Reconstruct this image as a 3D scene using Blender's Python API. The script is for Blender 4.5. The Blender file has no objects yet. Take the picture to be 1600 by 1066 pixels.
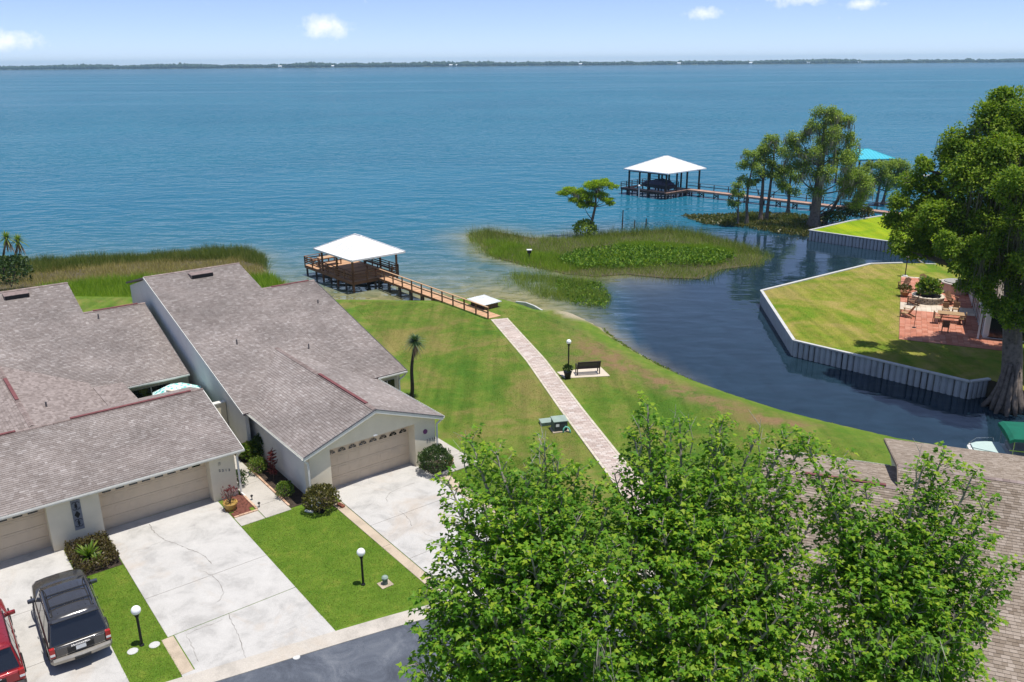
import bpy, bmesh, math, random
import numpy as np
from mathutils import Vector, Matrix

random.seed(7)
RNG = np.random.default_rng(11)
SC = bpy.context.scene
COL = SC.collection
PI = math.pi

# ------------------------------------------------------------------ camera, sky, sun, exposure
FPX, HORIZON, ROLL, CAMZ = 1310.0, 97.0, math.radians(-0.43), 20.0
PITCH = math.atan((533 - HORIZON) * math.cos(ROLL) / FPX)
_fwd = Vector((0, math.cos(PITCH), -math.sin(PITCH)))
_upv = Vector((0, math.sin(PITCH), math.cos(PITCH)))
_rgt = Vector((1, 0, 0))
_cx = _rgt * math.cos(ROLL) + _upv * math.sin(ROLL)
_cy = -_rgt * math.sin(ROLL) + _upv * math.cos(ROLL)
cam_data = bpy.data.cameras.new('camera')
cam_data.sensor_width = 36.0
cam_data.lens = FPX / 1600 * 36.0
cam_data.clip_start = 0.1
cam_data.clip_end = 40000
cam = bpy.data.objects.new('camera', cam_data)
COL.objects.link(cam)
cam.matrix_world = Matrix(((_cx.x, _cy.x, -_fwd.x, 0), (_cx.y, _cy.y, -_fwd.y, 0), (_cx.z, _cy.z, -_fwd.z, CAMZ), (0, 0, 0, 1)))
SC.camera = cam

SUN_EL, SUN_AZ = math.radians(78.5), math.radians(-22)      # azimuth measured from +x towards +y
world = bpy.data.worlds.new('World')
SC.world = world
world.use_nodes = True
wn = world.node_tree.nodes
wl = world.node_tree.links
for n in list(wn): wn.remove(n)
sky = wn.new('ShaderNodeTexSky')
sky.sky_type = 'NISHITA'
sky.sun_disc = False
sky.sun_elevation = SUN_EL
sky.sun_rotation = math.radians(90) - SUN_AZ
sky.altitude = 0
sky.air_density = 0.52
sky.dust_density = 0.0
sky.ozone_density = 6.0
bg = wn.new('ShaderNodeBackground')
bg.inputs['Strength'].default_value = 0.118
wo = wn.new('ShaderNodeOutputWorld')
# a few small fair-weather clouds scattered round the whole sky: (azimuth from +y, elevation, half width, half height) in degrees
CLOUDS = [(-11.5, 2.15, 2.9, 1.15), (-29.4, 1.25, 2.9, 1.0), (12.3, 2.75, 1.7, .75), (18.0, 3.5, 2.6, .7), (21.3, 3.1, 1.9, .5)]
_cr = random.Random(5)
CLOUDS += [(_cr.uniform(40, 320), _cr.uniform(2, 26), _cr.uniform(1.5, 4.5), _cr.uniform(.7, 1.8)) for _ in range(16)]
_tc = wn.new('ShaderNodeTexCoord'); _sx = wn.new('ShaderNodeSeparateXYZ'); wl.new(_tc.outputs['Generated'], _sx.inputs[0])
def _wm(op, a, b=0.0, clamp=False):
    n = wn.new('ShaderNodeMath'); n.operation = op; n.use_clamp = clamp
    for s_, v_ in ((n.inputs[0], a), (n.inputs[1], b)):
        if isinstance(v_, (int, float)): s_.default_value = v_
        else: wl.new(v_, s_)
    return n.outputs[0]
_az = _wm('ARCTAN2', _sx.outputs[0], _sx.outputs[1]); _el = _wm('ARCSINE', _sx.outputs[2])
_cv = wn.new('ShaderNodeCombineXYZ'); wl.new(_az, _cv.inputs[0]); wl.new(_el, _cv.inputs[1])
_mask = None
for a_, e_, w_, h_ in CLOUDS:
    a_ = (a_ + 180) % 360 - 180
    s1 = wn.new('ShaderNodeVectorMath'); s1.operation = 'SUBTRACT'; wl.new(_cv.outputs[0], s1.inputs[0]); s1.inputs[1].default_value = (math.radians(a_), math.radians(e_), 0)
    s2 = wn.new('ShaderNodeVectorMath'); s2.operation = 'MULTIPLY'; wl.new(s1.outputs[0], s2.inputs[0]); s2.inputs[1].default_value = (1 / math.radians(w_), 1 / math.radians(h_), 0)
    s3 = wn.new('ShaderNodeVectorMath'); s3.operation = 'LENGTH'; wl.new(s2.outputs[0], s3.inputs[0])
    k_ = _wm('SUBTRACT', 1.0, s3.outputs['Value'], True)
    _mask = k_ if _mask is None else _wm('MAXIMUM', _mask, k_)
_nz = wn.new('ShaderNodeTexNoise'); _nz.inputs['Scale'].default_value = 55; _nz.inputs['Detail'].default_value = 6; _nz.inputs['Roughness'].default_value = .62
wl.new(_tc.outputs['Generated'], _nz.inputs['Vector'])
_den = _wm('MULTIPLY', _wm('MULTIPLY', _wm('SUBTRACT', _wm('ADD', _wm('MULTIPLY', _mask, .85), _wm('MULTIPLY', _nz.outputs[0], 1.5)), 1.02, True), 1.5, True), .72)
_tint = wn.new('ShaderNodeMix'); _tint.data_type = 'RGBA'; _tint.blend_type = 'MULTIPLY'; _tint.inputs[0].default_value = 1; _pale = wn.new('ShaderNodeMix'); _pale.data_type = 'RGBA'; _pale.inputs[0].default_value = .22; wl.new(sky.outputs[0], _pale.inputs[6]); _pale.inputs[7].default_value = (4.3, 5.5, 7.2, 1)
wl.new(_pale.outputs[2], _tint.inputs[6]); _tint.inputs[7].default_value = (1.05, .965, 1.02, 1)
_mx = wn.new('ShaderNodeMix'); _mx.data_type = 'RGBA'; wl.new(_den, _mx.inputs[0]); wl.new(_tint.outputs[2], _mx.inputs[6]); _mx.inputs[7].default_value = (9.0, 8.8, 9.0, 1)
wl.new(_mx.outputs[2], bg.inputs['Color'])
wl.new(bg.outputs[0], wo.inputs['Surface'])

sun_data = bpy.data.lights.new('sun', 'SUN')
sun_data.energy = 4.2
sun_data.angle = math.radians(0.53)
sun_data.color = (1.0, 0.955, 0.88)
sun = bpy.data.objects.new('sun', sun_data)
COL.objects.link(sun)
_sd = Vector((math.cos(SUN_EL) * math.cos(SUN_AZ), math.cos(SUN_EL) * math.sin(SUN_AZ), math.sin(SUN_EL)))
sun.rotation_euler = _sd.to_track_quat('Z', 'Y').to_euler()
sun.location = (0, 0, 60)

SC.view_settings.view_transform = 'Standard'
SC.view_settings.look = 'None'
SC.view_settings.exposure = 0.35
SC.view_settings.gamma = 1.0
SC.view_settings.use_curve_mapping = False
SC.render.engine = 'CYCLES'
SC.cycles.max_bounces = 6
SC.cycles.diffuse_bounces = 3
SC.cycles.glossy_bounces = 3
SC.cycles.transmission_bounces = 4
SC.cycles.volume_bounces = 0
SC.cycles.transparent_max_bounces = 8
SC.cycles.use_denoising = True
SC.cycles.caustics_reflective = False
SC.cycles.caustics_refractive = False

# ------------------------------------------------------------------ layout helpers
def _ray(px, py):
    u, v = px - 800, -(py - 533)
    d = _cx * u + _cy * v + _fwd * FPX
    return d
def at(px, py, z=0.0):
    """point of the place at height z that the photograph shows at this pixel"""
    d = _ray(px, py)
    t = (z - CAMZ) / d.z
    return Vector((d.x * t, d.y * t, z))
def atY(px, py, Y):
    d = _ray(px, py)
    t = Y / d.y
    return Vector((d.x * t, Y, CAMZ + d.z * t))
TH = math.radians(37.8)
AX, BX = Vector((math.cos(TH), math.sin(TH), 0)), Vector((-math.sin(TH), math.cos(TH), 0))
def ab(a, b, z=0.0):
    """street frame of the row houses: a along the garage fronts, b from the road towards the lake"""
    return AX * a + BX * b + Vector((0, 0, z))
def to_ab(v): return (v.dot(AX), v.dot(BX), v.z)
def px_of(p):
    q = Vector(p) - Vector((0, 0, CAMZ))
    w = q.dot(_fwd)
    return 800 + q.dot(_cx) / w * FPX, 533 - q.dot(_cy) / w * FPX, w
def px_np(P):
    q = P - np.array([0, 0, CAMZ])
    w = np.maximum(q @ np.array(_fwd), .01)
    return 800 + q @ np.array(_cx) / w * FPX, 533 - q @ np.array(_cy) / w * FPX
WATER = -1.2

# ------------------------------------------------------------------ materials
def _new(name):
    m = bpy.data.materials.new(name)
    m.use_nodes = True
    nt = m.node_tree
    for n in list(nt.nodes): nt.nodes.remove(n)
    out = nt.nodes.new('ShaderNodeOutputMaterial')
    return m, nt, out
def N(nt, typ, **kw):
    n = nt.nodes.new(typ)
    for k, v in kw.items():
        if k in n.inputs: n.inputs[k].default_value = v
        else: setattr(n, k, v)
    return n
def c4(c): return (c[0], c[1], c[2], 1)
def ramp(nt, fac, stops):
    r = nt.nodes.new('ShaderNodeValToRGB')
    e = r.color_ramp.elements
    e[0].position, e[0].color = stops[0][0], c4(stops[0][1])
    e[1].position, e[1].color = stops[-1][0], c4(stops[-1][1])
    for p, c in stops[1:-1]:
        x = e.new(p); x.color = c4(c)
    nt.links.new(fac, r.inputs[0])
    return r.outputs[0]
def noise(nt, scale, detail=4, rough=0.6, coord=None, dist=0.0):
    n = N(nt, 'ShaderNodeTexNoise', Scale=scale, Detail=detail, Roughness=rough, Distortion=dist)
    if coord is not None: nt.links.new(coord, n.inputs['Vector'])
    return n.outputs[0]
def mixc(nt, fac, a, b, mode='MIX'):
    m = nt.nodes.new('ShaderNodeMix'); m.data_type = 'RGBA'; m.blend_type = mode
    for s, v in ((m.inputs[0], fac), (m.inputs[6], a), (m.inputs[7], b)):
        if isinstance(v, (int, float)): s.default_value = v
        elif isinstance(v, tuple): s.default_value = c4(v)
        else: nt.links.new(v, s)
    return m.outputs[2]
def mathn(nt, op, a, b=0.0, clamp=False):
    m = nt.nodes.new('ShaderNodeMath'); m.operation = op; m.use_clamp = clamp
    for s, v in ((m.inputs[0], a), (m.inputs[1], b)):
        if isinstance(v, (int, float)): s.default_value = v
        else: nt.links.new(v, s)
    return m.outputs[0]
def pos(nt): return nt.nodes.new('ShaderNodeNewGeometry').outputs['Position']
def bump(nt, h, strength, dist=0.02):
    b = N(nt, 'ShaderNodeBump', Strength=strength, Distance=dist)
    nt.links.new(h, b.inputs['Height'])
    return b.outputs[0]
def finish(nt, out, color, rough=0.8, normal=None, spec=0.3, metallic=0.0, **kw):
    p = nt.nodes.new('ShaderNodeBsdfPrincipled')
    if isinstance(color, tuple): p.inputs['Base Color'].default_value = c4(color)
    else: nt.links.new(color, p.inputs['Base Color'])
    if isinstance(rough, float): p.inputs['Roughness'].default_value = rough
    else: nt.links.new(rough, p.inputs['Roughness'])
    p.inputs['Specular IOR Level'].default_value = spec
    p.inputs['Metallic'].default_value = metallic
    for k, v in kw.items(): p.inputs[k.replace('_', ' ')].default_value = v
    if normal is not None: nt.links.new(normal, p.inputs['Normal'])
    nt.links.new(p.outputs[0], out.inputs[0])
    return p
def simple(name, col, rough=0.75, var=0.12, scale=3.0, bmp=0.0, bscale=40.0, spec=0.3, metallic=0.0, stain=None, **kw):
    """plain procedural material: base colour with mottling, optional stains and fine relief"""
    m, nt, out = _new(name)
    P = pos(nt)
    f = noise(nt, scale, 5, 0.65, P)
    dk = tuple(c * (1 - var * 1.6) for c in col); lt = tuple(min(1, c * (1 + var)) for c in col)
    c = ramp(nt, f, [(0.3, dk), (0.5, col), (0.72, lt)])
    if stain:
        s = noise(nt, stain[1], 6, 0.7, P, 0.6)
        sm = ramp(nt, s, [(stain[2], (0, 0, 0)), (stain[3], (1, 1, 1))])
        c = mixc(nt, sm, c, stain[0])
    nrm = bump(nt, noise(nt, bscale, 4, 0.6, P), bmp) if bmp else None
    finish(nt, out, c, rough, nrm, spec, metallic, **kw)
    return m
def island_mat(name, stops, rough=0.85, bmp=0.3, spec=0.2, big=None, objrand=False):
    """colour picked per piece (shingle, paver, blade) with grain"""
    m, nt, out = _new(name)
    if objrand: r = nt.nodes.new('ShaderNodeObjectInfo').outputs['Random']
    else: r = nt.nodes.new('ShaderNodeNewGeometry').outputs['Random Per Island']
    c = ramp(nt, r, stops)
    P = pos(nt)
    g = noise(nt, 60, 3, 0.7, P)
    c = mixc(nt, 0.35, c, ramp(nt, g, [(0.3, (0.55, 0.55, 0.55)), (0.7, (1.3, 1.3, 1.3))]), 'MULTIPLY')
    if big:
        b = noise(nt, big[0], 5, 0.65, P)
        c = mixc(nt, 1.0, c, ramp(nt, b, [(0.32, (1 - big[1],) * 3), (0.7, (1 + big[1] * .6,) * 3)]), 'MULTIPLY')
    finish(nt, out, c, rough, bump(nt, g, bmp, 0.01) if bmp else None, spec)
    return m
def leaf_mat(name, stops, trans=0.35, rough=0.45, spec=0.35, bigw=.42, bigs=.55):
    m, nt, out = _new(name)
    r = nt.nodes.new('ShaderNodeNewGeometry').outputs['Random Per Island']
    P = pos(nt)
    big = noise(nt, bigs, 4, 0.6, P)
    f = mathn(nt, 'ADD', mathn(nt, 'MULTIPLY', r, 1.04 - bigw), mathn(nt, 'MULTIPLY', big, bigw))
    c = ramp(nt, f, stops)
    p = N(nt, 'ShaderNodeBsdfPrincipled', Roughness=rough)
    p.inputs['Specular IOR Level'].default_value = spec
    nt.links.new(c, p.inputs['Base Color'])
    t = nt.nodes.new('ShaderNodeBsdfTranslucent')
    tc = mixc(nt, 1.0, c, (1.15, 1.25, 0.55), 'MULTIPLY')
    nt.links.new(tc, t.inputs['Color'])
    mx = N(nt, 'ShaderNodeMixShader', Fac=trans)
    nt.links.new(p.outputs[0], mx.inputs[1]); nt.links.new(t.outputs[0], mx.inputs[2])
    nt.links.new(mx.outputs[0], out.inputs[0])
    return m

M = {}

# ------------------------------------------------------------------ mesh builder
class MB:
    def __init__(s): s.v, s.f = [], []
    def add(s, vs, fs):
        o = len(s.v)
        s.v.extend([tuple(p) for p in vs]); s.f.extend([tuple(i + o for i in f) for f in fs])
        return s
    def box(s, x0, x1, y0, y1, z0, z1):
        return s.add([(x0, y0, z0), (x1, y0, z0), (x1, y1, z0), (x0, y1, z0), (x0, y0, z1), (x1, y0, z1), (x1, y1, z1), (x0, y1, z1)],
                     [(0, 3, 2, 1), (4, 5, 6, 7), (0, 1, 5, 4), (1, 2, 6, 5), (2, 3, 7, 6), (3, 0, 4, 7)])
    def hexa(s, b4, t4):
        return s.add(list(b4) + list(t4), [(0, 3, 2, 1), (4, 5, 6, 7), (0, 1, 5, 4), (1, 2, 6, 5), (2, 3, 7, 6), (3, 0, 4, 7)])
    def beam(s, p, q, w, h, up=(0, 0, 1)):
        p, q = Vector(p), Vector(q)
        d = (q - p).normalized(); u = Vector(up)
        if abs(d.dot(u)) > 0.98: u = Vector((1, 0, 0))
        sx = d.cross(u).normalized() * (w / 2); sy = sx.cross(d).normalized() * (h / 2)
        return s.hexa([p - sx - sy, p + sx - sy, p + sx + sy, p - sx + sy], [q - sx - sy, q + sx - sy, q + sx + sy, q - sx + sy])
    def prism(s, poly, z0, z1):
        n = len(poly)
        vs = [(p[0], p[1], z0) for p in poly] + [(p[0], p[1], z1) for p in poly]
        return s.add(vs, [tuple(range(n - 1, -1, -1)), tuple(range(n, 2 * n))] + [(i, (i + 1) % n, n + (i + 1) % n, n + i) for i in range(n)])
    def slab(s, pts, th):
        """planar polygon given counter-clockwise from outside, thickened inwards"""
        pts = [Vector(p) for p in pts]
        nrm = Vector((0, 0, 0))
        for i in range(len(pts)): nrm += pts[i].cross(pts[(i + 1) % len(pts)])
        nrm.normalize()
        n = len(pts)
        return s.add([p for p in pts] + [p - nrm * th for p in pts],
                     [tuple(range(n)), tuple(range(2 * n - 1, n - 1, -1))] + [(i, n + i, n + (i + 1) % n, (i + 1) % n) for i in range(n)])
    def tube(s, pts, rad, n=6, cap=True):
        pts = [Vector(p) for p in pts]
        if not hasattr(rad, '__len__'): rad = [rad] * len(pts)
        base = len(s.v)
        ref = None
        for i, p in enumerate(pts):
            d = (pts[min(i + 1, len(pts) - 1)] - pts[max(i - 1, 0)])
            if d.length < 1e-9: d = Vector((0, 0, 1))
            d.normalize()
            if ref is None: ref = Vector((1, 0, 0)) if abs(d.x) < 0.8 else Vector((0, 1, 0))
            ref = (ref - d * ref.dot(d))
            if ref.length < 1e-6: ref = d.orthogonal()
            ref.normalize(); b = d.cross(ref)
            for k in range(n):
                t = 2 * PI * k / n
                s.v.append(tuple(p + (ref * math.cos(t) + b * math.sin(t)) * rad[i]))
        for i in range(len(pts) - 1):
            for k in range(n):
                a0 = base + i * n + k; a1 = base + i * n + (k + 1) % n
                s.f.append((a0, a1, a1 + n, a0 + n))
        if cap:
            s.f.append(tuple(base + k for k in range(n - 1, -1, -1)))
            e = base + (len(pts) - 1) * n
            s.f.append(tuple(e + k for k in range(n)))
        return s
    def lathe(s, prof, n=16, c=(0, 0, 0)):
        base = len(s.v)
        for r, z in prof:
            for k in range(n):
                t = 2 * PI * k / n
                s.v.append((c[0] + r * math.cos(t), c[1] + r * math.sin(t), c[2] + z))
        for i in range(len(prof) - 1):
            for k in range(n):
                a0 = base + i * n + k; a1 = base + i * n + (k + 1) % n
                s.f.append((a0, a1, a1 + n, a0 + n))
        s.f.append(tuple(base + k for k in range(n - 1, -1, -1)))
        e = base + (len(prof) - 1) * n
        s.f.append(tuple(e + k for k in range(n)))
        return s
    def loft(s, secs, cap=True):
        n = len(secs[0]); base = len(s.v)
        for q in secs: s.v.extend([tuple(p) for p in q])
        for i in range(len(secs) - 1):
            for k in range(n):
                a0 = base + i * n + k; a1 = base + i * n + (k + 1) % n
                s.f.append((a0, a1, a1 + n, a0 + n))
        if cap:
            s.f.append(tuple(base + k for k in range(n - 1, -1, -1)))
            e = base + (len(secs) - 1) * n
            s.f.append(tuple(e + k for k in range(n)))
        return s
    def xf(s, mat):
        s.v = [tuple(mat @ Vector(p)) for p in s.v]; return s
    def shift(s, d):
        s.v = [(p[0] + d[0], p[1] + d[1], p[2] + d[2]) for p in s.v]; return s
    def build(s, name, mat, parent=None, smooth=False, bevel=0.0, seg=2, kind=None, label=None, loc=None):
        me = bpy.data.meshes.new(name)
        me.from_pydata(s.v, [], s.f)
        bm = bmesh.new(); bm.from_mesh(me)
        bmesh.ops.recalc_face_normals(bm, faces=bm.faces)
        bm.to_mesh(me); bm.free()
        return link(name, me, mat, parent, smooth, bevel, seg, kind, label, loc)
def link(name, me, mat, parent=None, smooth=False, bevel=0.0, seg=2, kind=None, label=None, loc=None):
    if mat is not None and not me.materials: me.materials.append(M[mat] if isinstance(mat, str) else mat)
    if smooth: me.polygons.foreach_set('use_smooth', [True] * len(me.polygons))
    o = bpy.data.objects.new(name, me)
    COL.objects.link(o)
    if parent is not None: o.parent = parent
    if loc is not None: o.location = loc
    if bevel:
        b = o.modifiers.new('bevel', 'BEVEL'); b.width = bevel; b.segments = seg; b.limit_method = 'ANGLE'; b.angle_limit = math.radians(35)
    if kind: o['kind'] = kind
    if label: o['label'] = label
    return o
def thing(name, label, cat, loc=(0, 0, 0), rz=0.0, group=None):
    o = bpy.data.objects.new(name, None)
    COL.objects.link(o)
    o.location = loc; o.rotation_euler = (0, 0, rz); o.empty_display_size = 0.3
    tag(o, label, cat, group)
    return o
def tag(o, label, cat, group=None):
    o['label'] = label; o['category'] = cat
    if group: o['group'] = group
    return o
def copy_tree(o, loc, rz=None, label=None, parent=None):
    c = o.copy(); COL.objects.link(c); c.parent = parent
    if loc is not None: c.location = loc
    if rz is not None: c.rotation_euler = (0, 0, rz)
    if label: c['label'] = label
    for ch in [x for x in o.children]:
        copy_tree(ch, None, None, None, c)
    return c
def structure(name, mb, mat, **kw):
    return mb.build(name, mat, None, kind='structure', **kw)
def mesh_np(name, V, F, mat, parent=None, smooth=False, kind=None, label=None):
    """fast mesh from arrays: V (n,3), F (m,k) with one polygon size"""
    me = bpy.data.meshes.new(name)
    n, (m, k) = len(V), F.shape
    me.vertices.add(n); me.vertices.foreach_set('co', np.ascontiguousarray(V, dtype=np.float32).ravel())
    me.loops.add(m * k); me.loops.foreach_set('vertex_index', np.ascontiguousarray(F, dtype=np.int32).ravel())
    me.polygons.add(m); me.polygons.foreach_set('loop_start', np.arange(0, m * k, k, dtype=np.int32))
    me.update(calc_edges=True)
    me.validate()
    return link(name, me, mat, parent, smooth, kind=kind, label=label)

# leaf shapes: vertices (x across, y along, z off the blade) and triangles
KITE = (np.array([(0, 0, 0), (.34, .45, .07), (0, 1, -.1), (-.34, .45, .07)]), np.array([(0, 1, 2), (0, 2, 3)]))
STAR = (np.array([(0, 0, 0), (.52, .30, .04), (.24, .52, .03), (0, 1.05, -.16), (-.24, .52, .03), (-.52, .30, .04)]),
        np.array([(0, 1, 2), (0, 2, 3), (0, 3, 4), (0, 4, 5)]))
BLADE = (np.array([(-.5, 0, 0), (.5, 0, 0), (0, 1, 0)]), np.array([(0, 1, 2)]))
def unit(a): return a / np.maximum(np.linalg.norm(a, axis=-1, keepdims=True), 1e-9)
def leaf_arrays(shape, pos_, along, normal, size, width=None):
    S, T = shape
    along = unit(along); side = unit(np.cross(along, normal)); nn = np.cross(side, along)
    w = size if width is None else width
    V = pos_[:, None, :] + (S[None, :, 0, None] * side[:, None, :] * w[:, None, None]
                            + S[None, :, 1, None] * along[:, None, :] * size[:, None, None]
                            + S[None, :, 2, None] * nn[:, None, :] * size[:, None, None])
    k = len(S)
    F = (np.arange(len(pos_))[:, None, None] * k + T[None]).reshape(-1, 3)
    return V.reshape(-1, 3), F
def merge(parts):
    Vs, Fs, o = [], [], 0
    for V, F in parts:
        Vs.append(V); Fs.append(F + o); o += len(V)
    return np.concatenate(Vs), np.concatenate(Fs)
def in_poly(pts, poly):
    x, y = pts[:, 0], pts[:, 1]
    c = np.zeros(len(pts), bool)
    n = len(poly)
    for i in range(n):
        x1, y1 = poly[i][0], poly[i][1]; x2, y2 = poly[(i + 1) % n][0], poly[(i + 1) % n][1]
        if y1 == y2: continue
        c ^= ((y1 > y) != (y2 > y)) & (x < (x2 - x1) * (y - y1) / (y2 - y1) + x1)
    return c
def edge_dist(pts, line, closed=True):
    d = np.full(len(pts), 1e9)
    n = len(line)
    for i in range(n if closed else n - 1):
        a = np.array(line[i][:2], float); b = np.array(line[(i + 1) % n][:2], float)
        e = b - a
        t = np.clip(((pts - a) @ e) / max(e @ e, 1e-9), 0, 1)
        d = np.minimum(d, np.hypot(*(pts - a - t[:, None] * e).T))
    return d
def sample_poly(poly, n, rng):
    P = np.array([p[:2] for p in poly]); lo, hi = P.min(0), P.max(0)
    out = np.zeros((0, 2))
    while len(out) < n:
        q = lo + rng.random((n * 2, 2)) * (hi - lo)
        out = np.concatenate([out, q[in_poly(q, P)]])
    return out[:n]
def vnoise(p, s, seed=0):
    """cheap smooth value noise in 2-D for densities and outlines"""
    q = p / s; i = np.floor(q).astype(int); f = q - i; f = f * f * (3 - 2 * f)
    h = lambda a, b: np.modf(np.abs(np.sin(a * 127.1 + b * 311.7 + seed * 74.7) * 43758.5453))[0]
    a = h(i[:, 0], i[:, 1]); b = h(i[:, 0] + 1, i[:, 1]); c = h(i[:, 0], i[:, 1] + 1); d = h(i[:, 0] + 1, i[:, 1] + 1)
    return (a * (1 - f[:, 0]) + b * f[:, 0]) * (1 - f[:, 1]) + (c * (1 - f[:, 0]) + d * f[:, 0]) * f[:, 1]
# ------------------------------------------------------------------ materials of the setting
def grass_mat(name, dry, lush, mid, scale=0.16, attr=True):
    m, nt, out = _new(name)
    P = pos(nt)
    patch = noise(nt, scale, 6, 0.62, P, 0.8)
    mott = noise(nt, 1.1, 5, 0.7, P, 0.3)
    fine = noise(nt, 22, 4, 0.75, P)
    f = mathn(nt, 'ADD', mathn(nt, 'MULTIPLY', patch, 0.72), mathn(nt, 'MULTIPLY', mott, 0.30))
    c = ramp(nt, f, [(0.40, lush), (0.50, mid), (0.61, dry)])
    mp = N(nt, 'ShaderNodeMapping'); mp.inputs['Rotation'].default_value = (0, 0, 0.9); mp.inputs['Scale'].default_value = (1, .06, 1)
    nt.links.new(P, mp.inputs['Vector'])
    stripe = noise(nt, 1.3, 2, 0.5, mp.outputs[0], 0.2)
    c = mixc(nt, 0.8, c, ramp(nt, stripe, [(0.40, (.80, .84, .80)), (0.60, (1.12, 1.10, 1.10))]), 'MULTIPLY')
    if attr:
        a = N(nt, 'ShaderNodeAttribute', attribute_name='zone')
        s = nt.nodes.new('ShaderNodeSeparateColor'); nt.links.new(a.outputs['Color'], s.inputs[0])
        brk = noise(nt, 0.9, 5, 0.7, P, 0.5)
        br = mathn(nt, 'MULTIPLY', s.outputs[0], ramp(nt, brk, [(0.34, (0, 0, 0)), (0.58, (1, 1, 1))]))
        lushc = ramp(nt, mott, [(0.3, (.075, .155, .014)), (0.55, (.12, .20, .022)), (.72, (.20, .235, .038))])
        c = mixc(nt, s.outputs[1], c, lushc)
        c = mixc(nt, br, c, ramp(nt, fine, [(0.3, (.13, .075, .038)), (0.7, (.30, .20, .11))]))
        sand = mathn(nt, 'MULTIPLY', s.outputs[2], ramp(nt, brk, [(0.2, (.5, .5, .5)), (0.5, (1, 1, 1))]))
        c = mixc(nt, sand, c, ramp(nt, fine, [(0.3, (.30, .25, .18)), (0.7, (.46, .40, .30))]))
    c = mixc(nt, 0.9, c, ramp(nt, fine, [(0.28, (.58, .62, .5)), (0.5, (1, 1, 1)), (0.74, (1.38, 1.32, 1.25))]), 'MULTIPLY')
    finish(nt, out, c, 0.95, bump(nt, fine, 0.7, 0.05), 0.1)
    return m
M['lawn'] = grass_mat('lawn_grass', (.200, .178, .056), (.072, .150, .017), (.118, .170, .026))
M['lawn_far'] = grass_mat('lawn_peninsula', (.30, .25, .075), (.125, .205, .015), (.215, .23, .035), 0.2, attr=False)
M['lawn_bright'] = grass_mat('lawn_bright', (.26, .32, .010), (.16, .27, .008), (.21, .30, .009), 0.3, attr=False)

def water_mat():
    m, nt, out = _new('lake_water')
    P = pos(nt)
    a = N(nt, 'ShaderNodeAttribute', attribute_name='zone')
    s = nt.nodes.new('ShaderNodeSeparateColor'); nt.links.new(a.outputs['Color'], s.inputs[0])
    shallow, calm, sandbed = s.outputs[0], s.outputs[1], s.outputs[2]
    mp = N(nt, 'ShaderNodeMapping'); mp.inputs['Rotation'].default_value = (0, 0, 0.25); mp.inputs['Scale'].default_value = (.55, 1, 1)
    nt.links.new(P, mp.inputs['Vector'])
    w1 = noise(nt, 0.26, 1.0, 0.4, mp.outputs[0], 0.3)
    w2 = noise(nt, 0.8, 1.0, 0.4, mp.outputs[0], 0.3)
    w3 = noise(nt, 2.2, 1.0, 0.4, P)
    h = mathn(nt, 'ADD', mathn(nt, 'MULTIPLY', w1, 1.6), mathn(nt, 'ADD', mathn(nt, 'MULTIPLY', w2, .95), mathn(nt, 'MULTIPLY', w3, 0.16)))
    lm = N(nt, 'ShaderNodeMapping'); lm.inputs['Rotation'].default_value = (0, 0, -.06); lm.inputs['Scale'].default_value = (.0022, .011, 1)
    nt.links.new(P, lm.inputs['Vector'])
    lanes = ramp(nt, noise(nt, 1.0, 4, .6, lm.outputs[0], .3), [(0.36, (.45, .45, .45)), (0.62, (1.1, 1.1, 1.1))])
    amp = mathn(nt, 'MULTIPLY', lanes, mathn(nt, 'SUBTRACT', 1.0, mathn(nt, 'MULTIPLY', calm, 0.94)))
    b = N(nt, 'ShaderNodeBump', Distance=0.55)
    nt.links.new(h, b.inputs['Height']); nt.links.new(amp, b.inputs['Strength'])
    large = noise(nt, 0.012, 4, 0.6, P, 0.4)
    deep = ramp(nt, large, [(0.35, (.012, .106, .172)), (0.65, (.018, .126, .194))])
    bedn = noise(nt, 0.5, 5, 0.65, P, 0.6)
    bed = ramp(nt, bedn, [(0.35, (.135, .135, .055)), (0.68, (.29, .255, .125))])
    dark = ramp(nt, bedn, [(0.35, (.009, .022, .034)), (0.68, (.014, .033, .052))])
    c = mixc(nt, calm, deep, dark)
    c = mixc(nt, shallow, c, bed)
    c = mixc(nt, sandbed, c, ramp(nt, bedn, [(0.3, (.16, .13, .085)), (0.7, (.29, .25, .17))]))
    d = nt.nodes.new('ShaderNodeBsdfDiffuse'); nt.links.new(c, d.inputs['Color']); nt.links.new(b.outputs[0], d.inputs['Normal'])
    g = N(nt, 'ShaderNodeBsdfGlossy', Roughness=.07); nt.links.new(b.outputs[0], g.inputs['Normal']); g.inputs['Color'].default_value = (1, 1, 1, 1)
    fr = N(nt, 'ShaderNodeFresnel', IOR=1.33); nt.links.new(b.outputs[0], fr.inputs['Normal'])
    # open water is ruffled below the size of a pixel, so only part of the mirror reflection survives there
    fac = mathn(nt, 'MULTIPLY', fr.outputs[0], mathn(nt, 'ADD', .40, mathn(nt, 'MULTIPLY', calm, .60)))
    mx = nt.nodes.new('ShaderNodeMixShader'); nt.links.new(fac, mx.inputs[0]); nt.links.new(d.outputs[0], mx.inputs[1]); nt.links.new(g.outputs[0], mx.inputs[2])
    nt.links.new(mx.outputs[0], out.inputs[0])
    return m
M['water'] = water_mat()

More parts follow.
